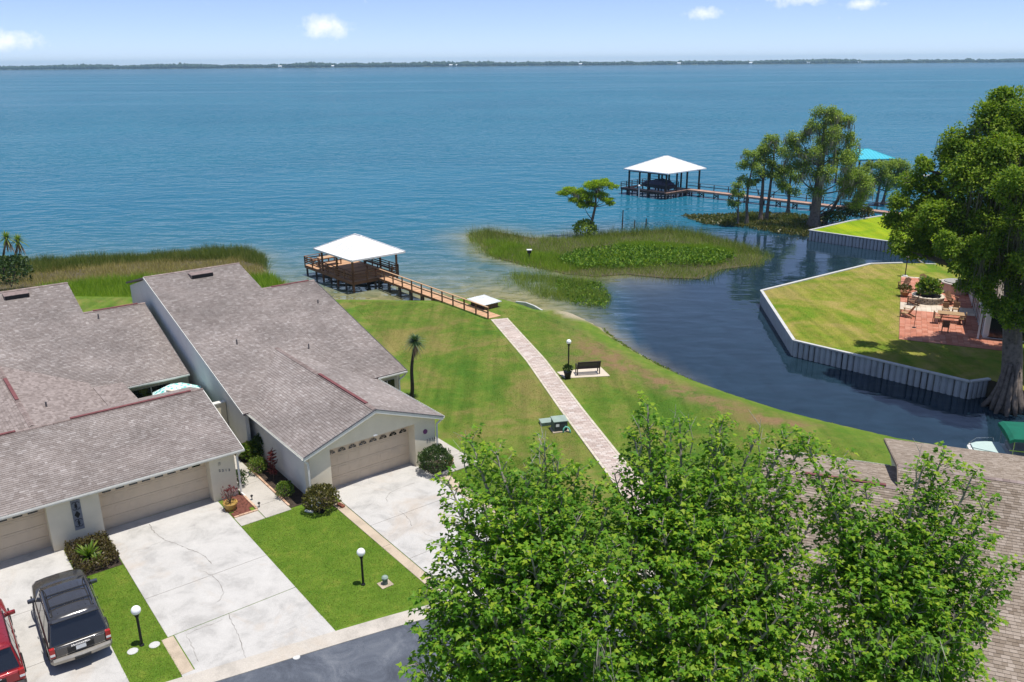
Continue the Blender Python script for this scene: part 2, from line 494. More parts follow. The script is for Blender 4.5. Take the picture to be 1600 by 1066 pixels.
def concrete_mat(name, col, crack=True, tan=0.35):
    m, nt, out = _new(name)
    P = pos(nt)
    f = noise(nt, 0.8, 6, 0.7, P, 0.4)
    g = noise(nt, 30, 3, 0.7, P)
    c = ramp(nt, f, [(0.3, tuple(x * .72 for x in col)), (0.5, col), (0.72, tuple(min(1, x * 1.12) for x in col))])
    st = noise(nt, 0.28, 5, 0.7, P, 0.9)
    c = mixc(nt, ramp(nt, st, [(0.52, (0, 0, 0)), (0.72, (tan,) * 3)]), c, (.42, .33, .24))
    c = mixc(nt, 0.7, c, ramp(nt, g, [(0.3, (.78, .78, .78)), (0.7, (1.16, 1.16, 1.16))]), 'MULTIPLY')
    sp = noise(nt, 1.7, 6, 0.8, P)
    c = mixc(nt, ramp(nt, sp, [(0.66, (0, 0, 0)), (0.75, (.55, .55, .55))]), c, tuple(x * .62 for x in col))
    h = g
    if crack:
        for k, (sc, wd, off) in enumerate(((0.15, .0014, 3.0), (0.26, .0012, 17.0))):
            mp = N(nt, 'ShaderNodeMapping'); mp.inputs['Location'].default_value = (off, off * 2, 0)
            nt.links.new(P, mp.inputs['Vector'])
            q = noise(nt, sc, 4, 0.55, mp.outputs[0], 0.25)
            d = mathn(nt, 'ABSOLUTE', mathn(nt, 'SUBTRACT', q, 0.5))
            msk = ramp(nt, d, [(wd * .5, (1, 1, 1)), (wd * 2.2, (0, 0, 0))])
            gate = ramp(nt, noise(nt, 0.3, 3, 0.6, mp.outputs[0]), [(0.47, (0, 0, 0)), (0.57, (.8, .8, .8))])
            c = mixc(nt, mathn(nt, 'MULTIPLY', msk, gate), c, tuple(x * .45 for x in col))
    finish(nt, out, c, 0.9, bump(nt, h, 0.25, 0.01), 0.2)
    return m
M['concrete'] = concrete_mat('driveway_concrete', (.47, .455, .43), False, .5)
M['concrete_tan'] = concrete_mat('stained_concrete', (.47, .385, .29), False, 0.5)
M['kerb'] = concrete_mat('kerb_concrete', (.47, .43, .375), False, 0.5)
M['walk'] = concrete_mat('walk_concrete', (.45, .42, .375), False, 0.4)

def asphalt_mat():
    m, nt, out = _new('asphalt')
    P = pos(nt)
    f = noise(nt, 0.55, 6, 0.72, P, 1.2)
    g = noise(nt, 70, 2, 0.7, P)
    c = ramp(nt, f, [(0.32, (.055, .063, .080)), (0.5, (.090, .102, .126)), (0.68, (.150, .162, .184))])
    c = mixc(nt, 0.8, c, ramp(nt, g, [(0.3, (.6, .6, .6)), (0.7, (1.4, 1.4, 1.4))]), 'MULTIPLY')
    finish(nt, out, c, 0.85, bump(nt, g, 0.5, 0.008), 0.3)
    return m
M['asphalt'] = asphalt_mat()
M['paver'] = island_mat('pink_pavers', [(0, (.42, .33, .285)), (.4, (.48, .395, .345)), (.75, (.54, .455, .40)), (1, (.57, .51, .465))], big=(0.4, .15))
M['paver_edge'] = island_mat('cream_edge_pavers', [(0, (.48, .42, .33)), (1, (.60, .54, .44))])
M['red_paver'] = island_mat('red_patio_tiles', [(0, (.40, .145, .085)), (.5, (.48, .195, .125)), (1, (.53, .25, .17))], big=(0.5, .18))
M['pale_tile'] = island_mat('pale_patio_tiles', [(0, (.50, .42, .33)), (1, (.64, .56, .45))], big=(0.5, .15))
M['mud'] = simple('wet_mud', (.085, .07, .045), 0.9, 0.25, 0.8, 0.4, 6)
M['vinyl'] = simple('grey_vinyl_piling', (.40, .42, .43), 0.6, 0.1, 1.0)
M['cap'] = simple('white_wall_cap', (.50, .50, .48), 0.7, 0.1, 2.0)

# ------------------------------------------------------------------ shore lines
w = lambda px, py, z=WATER: (at(px, py, z).x, at(px, py, z).y)
SHORE = [(-9000, 60), (-400, 66), (-120, 70), w(-150, 468, -.6), w(0, 462, -.6), w(120, 461, -.6), w(230, 462, -.6), w(430, 464, -.6), w(537, 465, -.5),
         w(600, 465, -.5), w(640, 466, -.5), w(690, 471, -.8), w(735, 466, -.8), w(760, 464, -.8), w(800, 467, -.6), w(825, 472, -.5), w(848, 482, -.6), w(872, 490), w(905, 498), w(938, 515),
         w(955, 529), w(975, 543), w(1000, 557), w(1040, 580), w(1090, 602), w(1150, 624), w(1230, 650), w(1300, 668), w(1403, 692),
         (27, 42.0), (34, 39.6), (60, 36), (300, 30), (9000, 0), (9000, -9000), (-9000, -9000)]
SHORE_NP = np.array(SHORE)
ROAD = [to_ab(at(*q)) for q in ((300, 1057), (532, 987), (635, 957))]
_k0, _k1, _k2 = [at(*q) for q in ((300, 1057), (532, 987), (635, 957))]
KERB = [tuple((_k0 + (_k0 - _k1) * 6)[:2]), tuple((_k0 + (_k0 - _k1) * 2.2)[:2]), tuple(_k0[:2]), tuple(_k1[:2]), tuple(_k2[:2]), tuple((_k2 + (_k2 - _k1) * 1.6 + Vector((0, -.25, 0)))[:2]), tuple((_k2 + (_k2 - _k1) * 5 + Vector((0, -2.4, 0)))[:2]), tuple((_k2 + (_k2 - _k1) * 12 + Vector((0, -10, 0)))[:2])]
def kerb_side(q):
    """positive on the road side of the kerb line"""
    P = np.array(KERB); d = edge_dist(q, KERB, closed=False)
    s = np.zeros(len(q)); best = np.full(len(q), 1e9)
    for i in range(len(P) - 1):
        e = P[i + 1] - P[i]; t = np.clip(((q - P[i]) @ e) / (e @ e), 0, 1)
        dd = np.hypot(*(q - P[i] - t[:, None] * e).T)
        cr = e[0] * (q[:, 1] - P[i][1]) - e[1] * (q[:, 0] - P[i][0])
        k = dd < best
        s[k] = -np.sign(cr[k]); best[k] = dd[k]
    return s * d
def axis(lo, hi, step, far):
    c = np.arange(lo, hi + step / 2, step)
    g, s, x = [], step, hi
    while x < far: s *= 1.35; x += s; g.append(x)
    h, s, x = [], step, lo
    while x > -far: s *= 1.35; x -= s; h.append(x)
    return np.array(h[::-1] + list(c) + g)
def sheet(xs, ys):
    X, Y = np.meshgrid(xs, ys)
    nx, ny = len(xs), len(ys)
    q = np.stack([X.ravel(), Y.ravel()], 1)
    i = (np.arange(ny - 1)[:, None] * nx + np.arange(nx - 1)[None]).ravel()
    return q, np.stack([i, i + 1, i + 1 + nx, i + nx], 1)
def set_zone(o, rgb):
    at_ = o.data.color_attributes.new('zone', 'FLOAT_COLOR', 'POINT')
    at_.data.foreach_set('color', np.concatenate([rgb, np.ones((len(rgb), 1))], 1).astype(np.float32).ravel())
def shore_sd(q):
    d = edge_dist(q, SHORE)
    return np.where(in_poly(q, SHORE), d, -d)
def ground_z(q):
    sd = shore_sd(q)
    z = np.where(sd > 0, WATER + 1.2 * (1 - np.exp(-np.maximum(sd, 0) / 1.1)), WATER + np.maximum(sd * .13, -2.2))
    z += (vnoise(q, 4.0, 3) - .5) * .05 * (sd > 2)
    rs = kerb_side(q)
    return z - np.where(rs > -.1, .16, 0.0) * (sd > 3), sd, rs

q, F = sheet(axis(-62, 62, 0.6, 5000), axis(12, 84, 0.6, 5000))
z, sd, rs = ground_z(q)
ground = mesh_np('ground', np.column_stack([q, z]), F, 'lawn', smooth=True, kind='structure')
aa = q @ np.array(AX[:2]); bb = q @ np.array(BX[:2])
bare = np.clip(1 - np.abs(sd - 3.9) / 1.7, 0, 1) * (q[:, 0] > 3) * (q[:, 1] > 44) * np.clip((q[:, 0] - 3) / 4, 0, 1) * (1 - np.clip((q[:, 0] - 17) / 5, 0, 1)) * 1.25
bare += .9 * np.clip(1 - np.hypot(q[:, 0] - 5.2, q[:, 1] - 56.5) / 4.0, 0, 1)
lush = np.clip(1 - np.abs(sd - 1.6) / 1.6, 0, 1) * .9
lush = np.maximum(lush, ((bb < 36) & (aa < 24)).astype(float))
lush = np.maximum(lush, .55 * np.clip(1 - np.abs(q[:, 0] - np.interp(q[:, 1], [40, 66], [5.6, 0.6])) / 2.2, 0, 1))
bch = np.array(w(900, 507)); sand = np.clip(1.25 - np.hypot((q[:, 0] - bch[0]) / 2.6, (q[:, 1] - bch[1]) / 2.0), 0, 1) * (sd < 2.6)
sand = np.maximum(sand, np.clip(1 - np.abs(sd + .3) / .45, 0, 1))
lush = lush * (1 - np.clip(sand * 2, 0, 1))
set_zone(ground, np.stack([np.clip(bare, 0, 1), np.clip(lush, 0, 1), np.clip(sand, 0, 1)], 1))

# marsh outlines (on the water)
ISLAND = [w(*p) for p in ((727, 368), (760, 360), (830, 372), (880, 372), (960, 364), (1045, 358), (1100, 366), (1160, 381), (1212, 402), (1195, 417), (1140, 424), (1105, 440), (1040, 438), (980, 432), (930, 436), (880, 432), (830, 420), (775, 408), (748, 398), (735, 380))]
REEF = [w(*p) for p in ((795, 428), (850, 432), (905, 434), (945, 446), (957, 470), (945, 484), (915, 482), (880, 474), (845, 466), (812, 452))]
MARSH = [w(*p) for p in ((-160, 446), (-60, 428), (40, 414), (120, 406), (220, 402), (300, 396), (380, 392), (412, 400), (420, 430), (445, 440), (450, 462), (300, 466), (100, 466), (-160, 474))]
CYPRESS_BED = [w(*p) for p in ((1065, 338), (1110, 338), (1160, 334), (1230, 336), (1300, 342), (1270, 362), (1262, 372), (1215, 366), (1160, 356), (1100, 352))]
PEN = [w(1190, 455, 0), w(1241, 533, 0), w(1515, 597, 0), w(1545, 593, 0), (33.5, 47.6), (40, 44.5), (60, 42), (400, 36), (400, 96), (60, 88), w(1470, 411.5, 0), w(1410, 411.5, 0), w(1360, 413, 0)]
PEN2 = [w(1265, 360.5, 0), (43.66, 95.31), (48, 93.2), (70, 95), (400, 110), (400, 140), (70, 116), w(1385, 336.5, 0), w(1330, 345.5, 0)]

q, F = sheet(axis(-70, 70, 1.0, 5200), axis(30, 130, 1.0, 5200))
sd = shore_sd(q)
lake = mesh_np('lake', np.column_stack([q, np.full(len(q), WATER)]), F, 'water', smooth=True, kind='structure')
dshore = np.maximum(-sd, 0)
west = 1 - np.clip((q[:, 0] - 3) / 7, 0, 1)
shal = np.clip(1.25 * np.exp(-dshore / 11.0), 0, 1) * west
shal = np.maximum(shal, np.exp(-(edge_dist(q, ISLAND) * ~in_poly(q, ISLAND)) / 3.0) * .75 * (1 - np.clip((q[:, 0] - 10) / 8, 0, 1)))
shal = np.maximum(shal, np.exp(-(edge_dist(q, MARSH) * ~in_poly(q, MARSH)) / 2.5) * .6)
farcalm = .30 * np.clip((q[:, 1] - 1500) / 1200, 0, 1)
calm = np.clip((q[:, 0] - 4 + vnoise(q, 6, 2) * 3) / 9, 0, 1) * np.clip((112 - q[:, 1] + vnoise(q, 9, 4) * 8) / 14, 0, 1)
sandbed = .8 * np.clip(1.0 - dshore / 1.7, 0, 1) * np.clip((q[:, 0] - 5.5) / 2, 0, 1) * np.clip((14 - q[:, 0]) / 6, 0, 1)
set_zone(lake, np.stack([np.clip(shal, 0, 1) * .95, np.clip(np.maximum(calm, farcalm), 0, 1), np.clip(sandbed, 0, 1)], 1))

# ------------------------------------------------------------------ road, kerb, drives, walks
def offset_line(line, d):
    out = []
    P = [Vector((p[0], p[1], 0)) for p in line]
    for i, p in enumerate(P):
        t = (P[min(i + 1, len(P) - 1)] - P[max(i - 1, 0)]).normalized()
        out.append(p + Vector((t.y, -t.x, 0)) * d)
    return out
def fine_line(line, step=0.6):
    out = []
    for p, q_ in zip(line[:-1], line[1:]):
        n = max(1, int(math.hypot(q_[0] - p[0], q_[1] - p[1]) / step))
        for k in range(n): out.append((p[0] + (q_[0] - p[0]) * k / n, p[1] + (q_[1] - p[1]) * k / n))
    out.append(tuple(line[-1]))
    for _ in range(6): out = [out[0]] + [((a[0] + b[0] * 2 + c[0]) / 4, (a[1] + b[1] * 2 + c[1]) / 4) for a, b, c in zip(out[:-2], out[1:-1], out[2:])] + [out[-1]]
    return out
KL = fine_line(KERB)
def ribbon(mb, prof):
    rows = [[(p.x, p.y, z_) for p in offset_line(KL, d)] for d, z_ in prof]
    n = len(rows[0]); o = len(mb.v)
    for r in rows: mb.v.extend(r)
    for i in range(len(rows) - 1):
        for k in range(n - 1): mb.f.append((o + i * n + k, o + i * n + k + 1, o + (i + 1) * n + k + 1, o + (i + 1) * n + k))
    return mb
structure('kerb', ribbon(MB(), [(-.08, -.3), (-.08, .035), (.12, .045), (.34, -.02), (.56, -.055), (.56, -.3)]), 'kerb')
structure('road', ribbon(MB(), [(.5, -.085), (2.5, -.06), (4.2, -.05), (7.5, -.10)]), 'asphalt')
ribbon(MB(), [(7.45, -.3), (7.45, -.06), (7.9, .03), (8.1, .03), (8.1, -.3)]).build('kerb', 'kerb', kind='structure')

M['crack'] = simple('crack_dirt', (.17, .155, .135), .95, .35, 8)
def slabs(root, mat, a0, a1, bs, z=0.03, gap=0.024, name='slab', split=None):
    """concrete bays between the joints bs, in the street frame of root"""
    oa, ob = root['oa'], root['ob']
    MB().box(a0 - oa + .02, a1 - oa - .02, bs[0] - ob + .02, bs[-1] - ob - .02, -.2, z - .006).build('bedding', 'crack', root)
    for b0, b1 in zip(bs[:-1], bs[1:]):
        cols = [a0, a1] if not split else [a0, split, a1]
        for c0, c1 in zip(cols[:-1], cols[1:]):
            m = MB().box(c0 - oa + gap / 2, c1 - oa - gap / 2, b0 - ob + gap / 2, b1 - ob - gap / 2, -.12, z)
            m.build(name, mat, root, bevel=0.006, seg=1)
def street_frame(name, a, b, kind=None):
    o = bpy.data.objects.new(name, None); COL.objects.link(o)
    o.location = ab(a, b, 0); o.rotation_euler = (0, 0, TH); o['oa'] = a; o['ob'] = b
    if kind: o['kind'] = kind
    return o
def apron(root, mat, a0, a1, b1):
    """last bay of a drive, cut along the kerb line"""
    oa, ob = root['oa'], root['ob']
    K = sorted((Vector((x, y, 0)).dot(AX), Vector((x, y, 0)).dot(BX)) for x, y in KL)
    kb = lambda a: float(np.interp(a, [k[0] for k in K], [k[1] for k in K])) + .03
    pts = [(a - oa, kb(a) - ob) for a in np.linspace(a0 + .006, a1 - .006, 7)] + [(a1 - .006 - oa, b1 + .018 - ob), (a0 + .006 - oa, b1 + .018 - ob)]
    MB().prism(pts, -.12, .03).build('slab', mat, root)
d1 = street_frame('driveway_left', 8.3, 31, 'structure')
slabs(d1, 'concrete', 5.98, 10.78, [25.85, 28.2]); slabs(d1, 'concrete', 5.76, 10.78, [28.21, 31.15, 37.7]); apron(d1, 'concrete', 5.52, 10.78, 25.84)
slabs(d1, 'concrete_tan', 5.52, 5.97, [25.86, 28.2], .026, name='edge_strip')
d2 = street_frame('driveway_middle', 17.6, 30, 'structure')
slabs(d2, 'concrete', 15.42, 20.28, [24.3, 27.1, 30.5, 34.9]); apron(d2, 'concrete', 14.95, 21.0, 24.29)
slabs(d2, 'concrete_tan', 14.95, 15.41, [24.31, 28.6, 33.35], .026, name='edge_strip')
slabs(d2, 'concrete_tan', 20.29, 21.0, [24.31, 28.6, 32.55], .026, name='edge_strip')
d3 = street_frame('driveway_far_left', 1.4, 31, 'structure')
slabs(d3, 'concrete', -1.3, 4.02, [27.2, 29.6, 33.2, 37.8]); apron(d3, 'concrete', -1.3, 4.02, 27.19)
wk = street_frame('front_walk', 12.4, 36, 'structure')
slabs(wk, 'walk', 10.80, 11.95, [34.15, 35.1], .028, name='slab')
slabs(wk, 'walk', 11.96, 13.25, [34.15, 35.45, 37.9, 40.4, 43.0], .028, name='slab')
sw = street_frame('side_walk', 22, 33, 'structure')
slabs(sw, 'walk', 20.30, 21.55, [32.57, 33.55], .027, name='slab')
slabs(sw, 'walk', 21.56, 23.0, [32.57, 34.1, 37.0, 40.3], .027, name='slab')

def crack(root, pts, wd=.022):
    """open crack across the slabs: a thin ragged dark ribbon lying on the concrete"""
    P = [at(x, y, .03) for x, y in pts]
    out = []
    rr = random.Random(len(pts) * 7 + int(pts[0][0]))
    for p, q_ in zip(P[:-1], P[1:]):
        n = max(2, int((q_ - p).length / .12))
        for k in range(n): out.append(p.lerp(q_, k / n) + Vector((rr.uniform(-.03, .03), rr.uniform(-.03, .03), 0)))
    out.append(P[-1])
    m = MB(); inv = root.matrix_basis.inverted()
    row = []
    for i, p in enumerate(out):
        t = (out[min(i + 1, len(out) - 1)] - out[max(i - 1, 0)]).normalized(); s_ = Vector((-t.y, t.x, 0)) * wd * rr.uniform(.25, .8)
        row += [inv @ (p - s_ + Vector((0, 0, .0025))), inv @ (p + s_ + Vector((0, 0, .0025)))]
    m.add(row, [(2 * i, 2 * i + 1, 2 * i + 3, 2 * i + 2) for i in range(len(out) - 1)])
    m.build('crack', 'crack', root)
z2 = lambda L: [(x / 2.7625, 680 + y / 2.7625) for x, y in L]
z3 = lambda L: [(300 + x / 3.33, 580 + y / 3.33) for x, y in L]
crack(d1, z2([(645, 385), (662, 415), (690, 440), (725, 460), (760, 468), (805, 488), (850, 503), (885, 525), (912, 555)]))
crack(d1, z2([(878, 588), (915, 605), (945, 635), (965, 680), (950, 712), (935, 722)]), .016)
crack(d1, z2([(985, 770), (1005, 815), (1030, 870), (1040, 900), (1062, 962)]), .016)
crack(d1, z2([(690, 462), (655, 475), (620, 500), (590, 505)]), .010)
crack(d1, z2([(805, 862), (850, 838), (910, 818), (960, 795)]), .014)
crack(d1, z2([(805, 862), (830, 915), (858, 978)]), .012)
crack(d2, z3([(1160, 582), (1110, 598), (1060, 618), (1025, 635), (1010, 662), (1018, 680)]), .018)
crack(d2, z3([(1080, 728), (1115, 755), (1138, 782), (1142, 805)]), .018)
crack(d2, z3([(1195, 835), (1240, 860), (1290, 870)]), .014)
crack(d2, z3([(890, 700), (940, 692), (985, 705)]), .010)
# paver path through the park
path = bpy.data.objects.new('path', None); COL.objects.link(path); path['kind'] = 'structure'
PL = [at(769, 500), at(826, 566), at(880, 640), at(941, 721)]
PR = [at(791, 497.5), at(848, 560), at(906, 640), at(970, 722)]
ctr = [(a_ + b_) / 2 for a_, b_ in zip(PL, PR)]
ctr = ctr + [ctr[-1] + (ctr[-1] - ctr[-2]).normalized() * 22]
cl = fine_line([tuple(p[:2]) for p in ctr], 0.2)
mb, me_ = MB(), MB()
base = MB()
L_ = offset_line(cl, 0.72); R_ = offset_line(cl, -0.72)
for i in range(len(cl) - 1): base.add([(L_[i].x, L_[i].y, .012), (L_[i + 1].x, L_[i + 1].y, .012), (R_[i + 1].x, R_[i + 1].y, .012), (R_[i].x, R_[i].y, .012)], [(0, 1, 2, 3)])
path.location = (ctr[0].x, ctr[0].y, 0)
o_ = Vector((ctr[0].x, ctr[0].y, 0))
def paver(mbx, i, j, d0, d1, h):
    g = .006
    A = offset_line(cl[max(0, i - 1):i + 2], 0)
    p, q_ = Vector((*cl[i], 0)), Vector((*cl[j], 0)); t = (q_ - p).normalized(); s = Vector((t.y, -t.x, 0))
    b4 = [p + t * g + s * (d0 + g), p + t * g + s * (d1 - g), q_ - t * g + s * (d1 - g), q_ - t * g + s * (d0 + g)]
    mbx.add([v_ - o_ + Vector((0, 0, h)) for v_ in b4] + [v_ - o_ + Vector((0, 0, -.02)) for v_ in b4], [(0, 1, 2, 3), (0, 4, 5, 1), (1, 5, 6, 2), (2, 6, 7, 3), (3, 7, 4, 0)])
for i in range(len(cl) - 1):
    paver(me_, i, i + 1, -.72, -.56, .040); paver(me_, i, i + 1, .56, .72, .040)
    off = .2 if i % 2 else 0
    d = -.56
    cuts = [-.56] + [c_ for c_ in np.arange(-.56 + .37 - off, .55, .37) if c_ > -.5] + [.56]
    for c0, c1 in zip(cuts[:-1], cuts[1:]): paver(mb, i, i + 1, c0, c1, .034 + random.uniform(-.003, .003))
base.shift((-o_.x, -o_.y, 0)).build('bedding', 'mud', path)
mb.build('pavers', 'paver', path, kind='stuff'); me_.build('edge_pavers', 'paver_edge', path, kind='stuff')
# small pad with the bench
pad = [at(870, 581.5, .02), at(882.5, 591.2, .02), at(953, 587.5, .02), at(938, 573, .02)]
structure('bench_pad', MB().prism([tuple(p[:2]) for p in pad], -.15, .03), 'pale_tile')

# ------------------------------------------------------------------ peninsulas and their sea walls
def plot(name, poly, mat, z=0.0):
    m = MB().prism(poly, -3.4, z)
    me = bpy.data.meshes.new(name); me.from_pydata(m.v, [], m.f)
    bm = bmesh.new(); bm.from_mesh(me)
    bmesh.ops.triangulate(bm, faces=[f for f in bm.faces if len(f.verts) > 4]); bmesh.ops.recalc_face_normals(bm, faces=bm.faces)
    bm.to_mesh(me); bm.free()
    o = link(name, me, mat, kind='structure')
    me.materials.append(M['mud'])
    for p in me.polygons:
        if abs(p.normal.z) < .5: p.material_index = 1
    return o
plot('peninsula', PEN, 'lawn_far')
plot('far_peninsula', PEN2, 'lawn_bright')
def panel_mesh(wd, z0, z1):
    pr = [(0, 0), (.2 * wd, -.075), (.62 * wd, -.075), (.8 * wd, 0), (wd, 0), (wd, .05), (0, .05)]
    m = MB().prism(pr, z0, z1)
    me = bpy.data.meshes.new('sheet_pile'); me.from_pydata(m.v, [], m.f); me.materials.append(M['vinyl'])
    return me
def seawall(line, label, wd=0.42, joined=(), top=-.02):
    root = thing('seawall', label, 'seawall', (*line[0], 0))
    o = Vector((*line[0], 0))
    me = panel_mesh(wd, -3.2 , top)
    for k, (p, q_) in enumerate(zip(line[:-1], line[1:])):
        p, q_ = Vector((*p, 0)), Vector((*q_, 0)); L = (q_ - p).length; d = (q_ - p) / L; n = max(1, round(L / wd)); ang = math.atan2(d.y, d.x)
        out = Vector((d.y, -d.x, 0))
        if k in joined:
            j = MB()
            for i in range(n):
                mt = Matrix.Translation(p - o + d * (L / n) * i) @ Matrix.Rotation(ang, 4, 'Z')
                j.add([mt @ v.co for v in me.vertices], [tuple(f.vertices) for f in me.polygons])
            j.build('sheet_piles', 'vinyl', root, kind='stuff')
        else:
            for i in range(n):
                s = link('sheet_pile', me, None, root); s.location = p - o + d * (L / n) * i; s.rotation_euler = (0, 0, ang)
        c = MB().beam(p - o + out * .02 + Vector((0, 0, .045)) - d * .03, q_ - o + out * .02 + Vector((0, 0, .045)) + d * .03, .26, .12)
        c.build('cap_beam', 'cap', root, bevel=.015)
seawall(PEN[0:4], 'grey corrugated seawall with pale cap round the patio lawn facing the canal')
seawall([PEN[11], PEN[12], PEN[0]], 'pale capped seawall on the lake side of the patio lawn', joined=(0, 1))
seawall([PEN2[0], PEN2[1], PEN2[2], (52, 93.5)], 'grey seawall of the bright green lawn beyond the second canal', joined=(0, 1, 2))
seawall([PEN2[7], PEN2[8], PEN2[0]], 'thin pale wall cap on the lake edge of the bright green lawn', joined=(0, 1))

# ------------------------------------------------------------------ far shore
def far_shore():
    rng = np.random.default_rng(5)
    xs = np.linspace(-6500, 6500, 160)
    yf = 4650 + 120 * np.sin(xs / 900) + 60 * np.sin(xs / 310 + 1)
    m = MB()
    for i in range(len(xs) - 1):
        m.add([(xs[i], yf[i], WATER - 1), (xs[i + 1], yf[i + 1], WATER - 1), (xs[i + 1], yf[i + 1] + 30, 1.5), (xs[i], yf[i] + 30, 1.5), (xs[i], yf[i] + 1600, 8), (xs[i + 1], yf[i + 1] + 1600, 8)],
              [(0, 1, 2, 3), (3, 2, 5, 4)])
    structure('far_shore', m, 'far_grass')
    n = 6500
    x = rng.uniform(-4300, 4300, n); d = rng.random(n) ** 1.4 * 260 + 20
    y = np.interp(x, xs, yf) + d
    env = 0.62 + .38 * vnoise(np.stack([x, x * 0], 1), 260, 1) + .25 * (vnoise(np.stack([x, x * 0], 1), 60, 2) - .5)
    h = (12 + rng.random(n) * 9) * env * (1 + d / 900); r = 6 + rng.random(n) * 7
    ico = bmesh.new(); bmesh.ops.create_icosphere(ico, subdivisions=1, radius=1)
    S = np.array([v.co for v in ico.verts]); T = np.array([[v.index for v in f.verts] for f in ico.faces]); ico.free()
    J = 1 + .5 * (rng.random((n, len(S))) - .5)
    V = S[None] * J[..., None]
    V = np.stack([V[..., 0] * r[:, None] * 1.2 + x[:, None], V[..., 1] * r[:, None] + y[:, None], (V[..., 2] * .62 + .45) * h[:, None] + 1.5], -1)
    F = (np.arange(n)[:, None, None] * len(S) + T[None]).reshape(-1, 3)
    o = mesh_np('far_woods', V.reshape(-1, 3), F, 'far_tree', kind='stuff')
    o['label'] = 'long dark line of woods along the far shore of the lake'; o['category'] = 'woods'
    spots = [(-1180, 5), (-905, 0), (905, 6), (-310, 4), (-285, 3), (1290, 5), (1905, 4), (1615, 3), (380, 5)]
    for k, (hx, hz) in enumerate(spots):
        hy = float(np.interp(hx, xs, yf)) + 12
        t = thing('lake_house', ['tiny white house on the far shore, first from the left', 'tiny white house on the far shore, second from the left', 'tiny white house on the far shore above the white boathouse roof', 'tiny pale house on the far shore, third from the left', 'tiny pale house on the far shore, fourth from the left', 'tiny white house on the far shore, third from the right', 'tiny white house on the far shore, rightmost', 'tiny white house on the far shore, second from the right', 'tiny white house near the middle of the far shore'][k], 'house', (hx, hy, 1.0), group='houses on the far shore')
        wd = 12 + hz
        MB().box(-wd / 2, wd / 2, 0, 12, 0, 6).build('wall', 'white_paint', t)
        MB().add([(-wd / 2 - 1, -1, 6), (wd / 2 + 1, -1, 6), (wd / 2 + 1, 13, 6), (-wd / 2 - 1, 13, 6), (-wd / 2 - 1, 6, 10), (wd / 2 + 1, 6, 10)], [(0, 1, 5, 4), (2, 3, 4, 5), (0, 4, 3), (1, 2, 5), (0, 3, 2, 1)]).build('roof', 'white_paint', t)
M['far_grass'] = simple('far_grass', (.08, .10, .04), 0.9)
M['far_tree'] = island_mat('far_trees', [(0, (.018, .035, .016)), (1, (.040, .065, .026))], bmp=0)
M['white_paint'] = simple('white_paint', (.80, .80, .78), 0.6, 0.04)
far_shore()

# haze over the lake: even thin air inside one closed box
m_, nt_, out_ = _new('haze_air')
pv = nt_.nodes.new('ShaderNodeVolumePrincipled')
pv.inputs['Color'].default_value = (.52, .80, 1.0, 1); pv.inputs['Density'].default_value = 0.00010; pv.inputs['Anisotropy'].default_value = 0.2
nt_.links.new(pv.outputs[0], out_.inputs['Volume'])
M['haze'] = m_
# ------------------------------------------------------------------ building materials
def stucco(name, col, lap=False):
    m, nt, out = _new(name)
    P = pos(nt)
    f = noise(nt, 0.9, 5, 0.65, P)
    g = noise(nt, 35, 3, 0.7, P)
    c = ramp(nt, f, [(0.3, tuple(x * .9 for x in col)), (0.6, col), (0.8, tuple(min(1, x * 1.05) for x in col))])
    sz = nt.nodes.new('ShaderNodeSeparateXYZ'); nt.links.new(P, sz.inputs[0])
    splash = mathn(nt, 'MULTIPLY', ramp(nt, sz.outputs[2], [(0.02, (.55, .55, .55)), (0.35, (0, 0, 0))]), noise(nt, 3, 4, .7, P))
    c = mixc(nt, splash, c, (.36, .30, .22))
    finish(nt, out, c, 0.9, bump(nt, g, 0.35, 0.01), 0.15)
    return m
M['stucco'] = stucco('cream_stucco', (.75, .67, .51))
M['stucco_white'] = stucco('white_stucco', (.72, .705, .66))
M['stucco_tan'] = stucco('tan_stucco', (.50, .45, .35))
M['door'] = simple('beige_garage_door', (.62, .50, .365), 0.6, 0.06, 1.5)
M['glass_dark'] = simple('dark_glass', (.012, .014, .016), 0.08, 0.1, spec=0.6)
M['fascia'] = simple('white_fascia', (.68, .67, .62), 0.5, 0.06)
M['drip'] = simple('dark_drip_edge', (.075, .075, .085), 0.5)
M['ridge_red'] = simple('red_ridge_vent', (.17, .062, .062), 0.75, 0.2, 4)
M['ridge_cap'] = island_mat('ridge_cap_shingles', [(0, (.19, .145, .13)), (1, (.30, .24, .22))])
_sh = [(0, (.222, .188, .172)), (.3, (.252, .218, .201)), (.7, (.280, .245, .227)), (.92, (.308, .272, .254)), (1, (.36, .325, .305))]
M['shingle'] = island_mat('mauve_shingles', _sh, rough=0.9, bmp=0.5, spec=0.15, big=(0.35, .24))
M['shingle_flat'] = simple('mauve_roofing', (.225, .172, .158), 0.9, 0.2, 6.0)
M['shingle_pale'] = island_mat('weathered_shingles', [(0, (.19, .155, .14)), (1, (.32, .27, .25))], rough=0.9, bmp=.4)
_sh3 = [(0, (.185, .145, .110)), (.3, (.235, .190, .148)), (.65, (.280, .230, .185)), (1, (.345, .29, .24))]
M['shingle_tan'] = island_mat('tan_shingles', _sh3, rough=0.9, bmp=0.5, spec=0.15, big=(0.25, .14))
M['shingle_tan_piece'] = island_mat('tan_shingle_piece', _sh3, rough=0.9, bmp=0.5, spec=0.15, big=(0.25, .14), objrand=True)
M['vent_metal'] = simple('lead_pipe', (.12, .11, .11), 0.6)
M['black'] = simple('black_paint', (.012, .012, .013), 0.45)
M['slot'] = simple('dark_slot', (.01, .01, .012), 0.7)
M['white_metal'] = simple('white_metal', (.72, .72, .70), 0.4, 0.05)

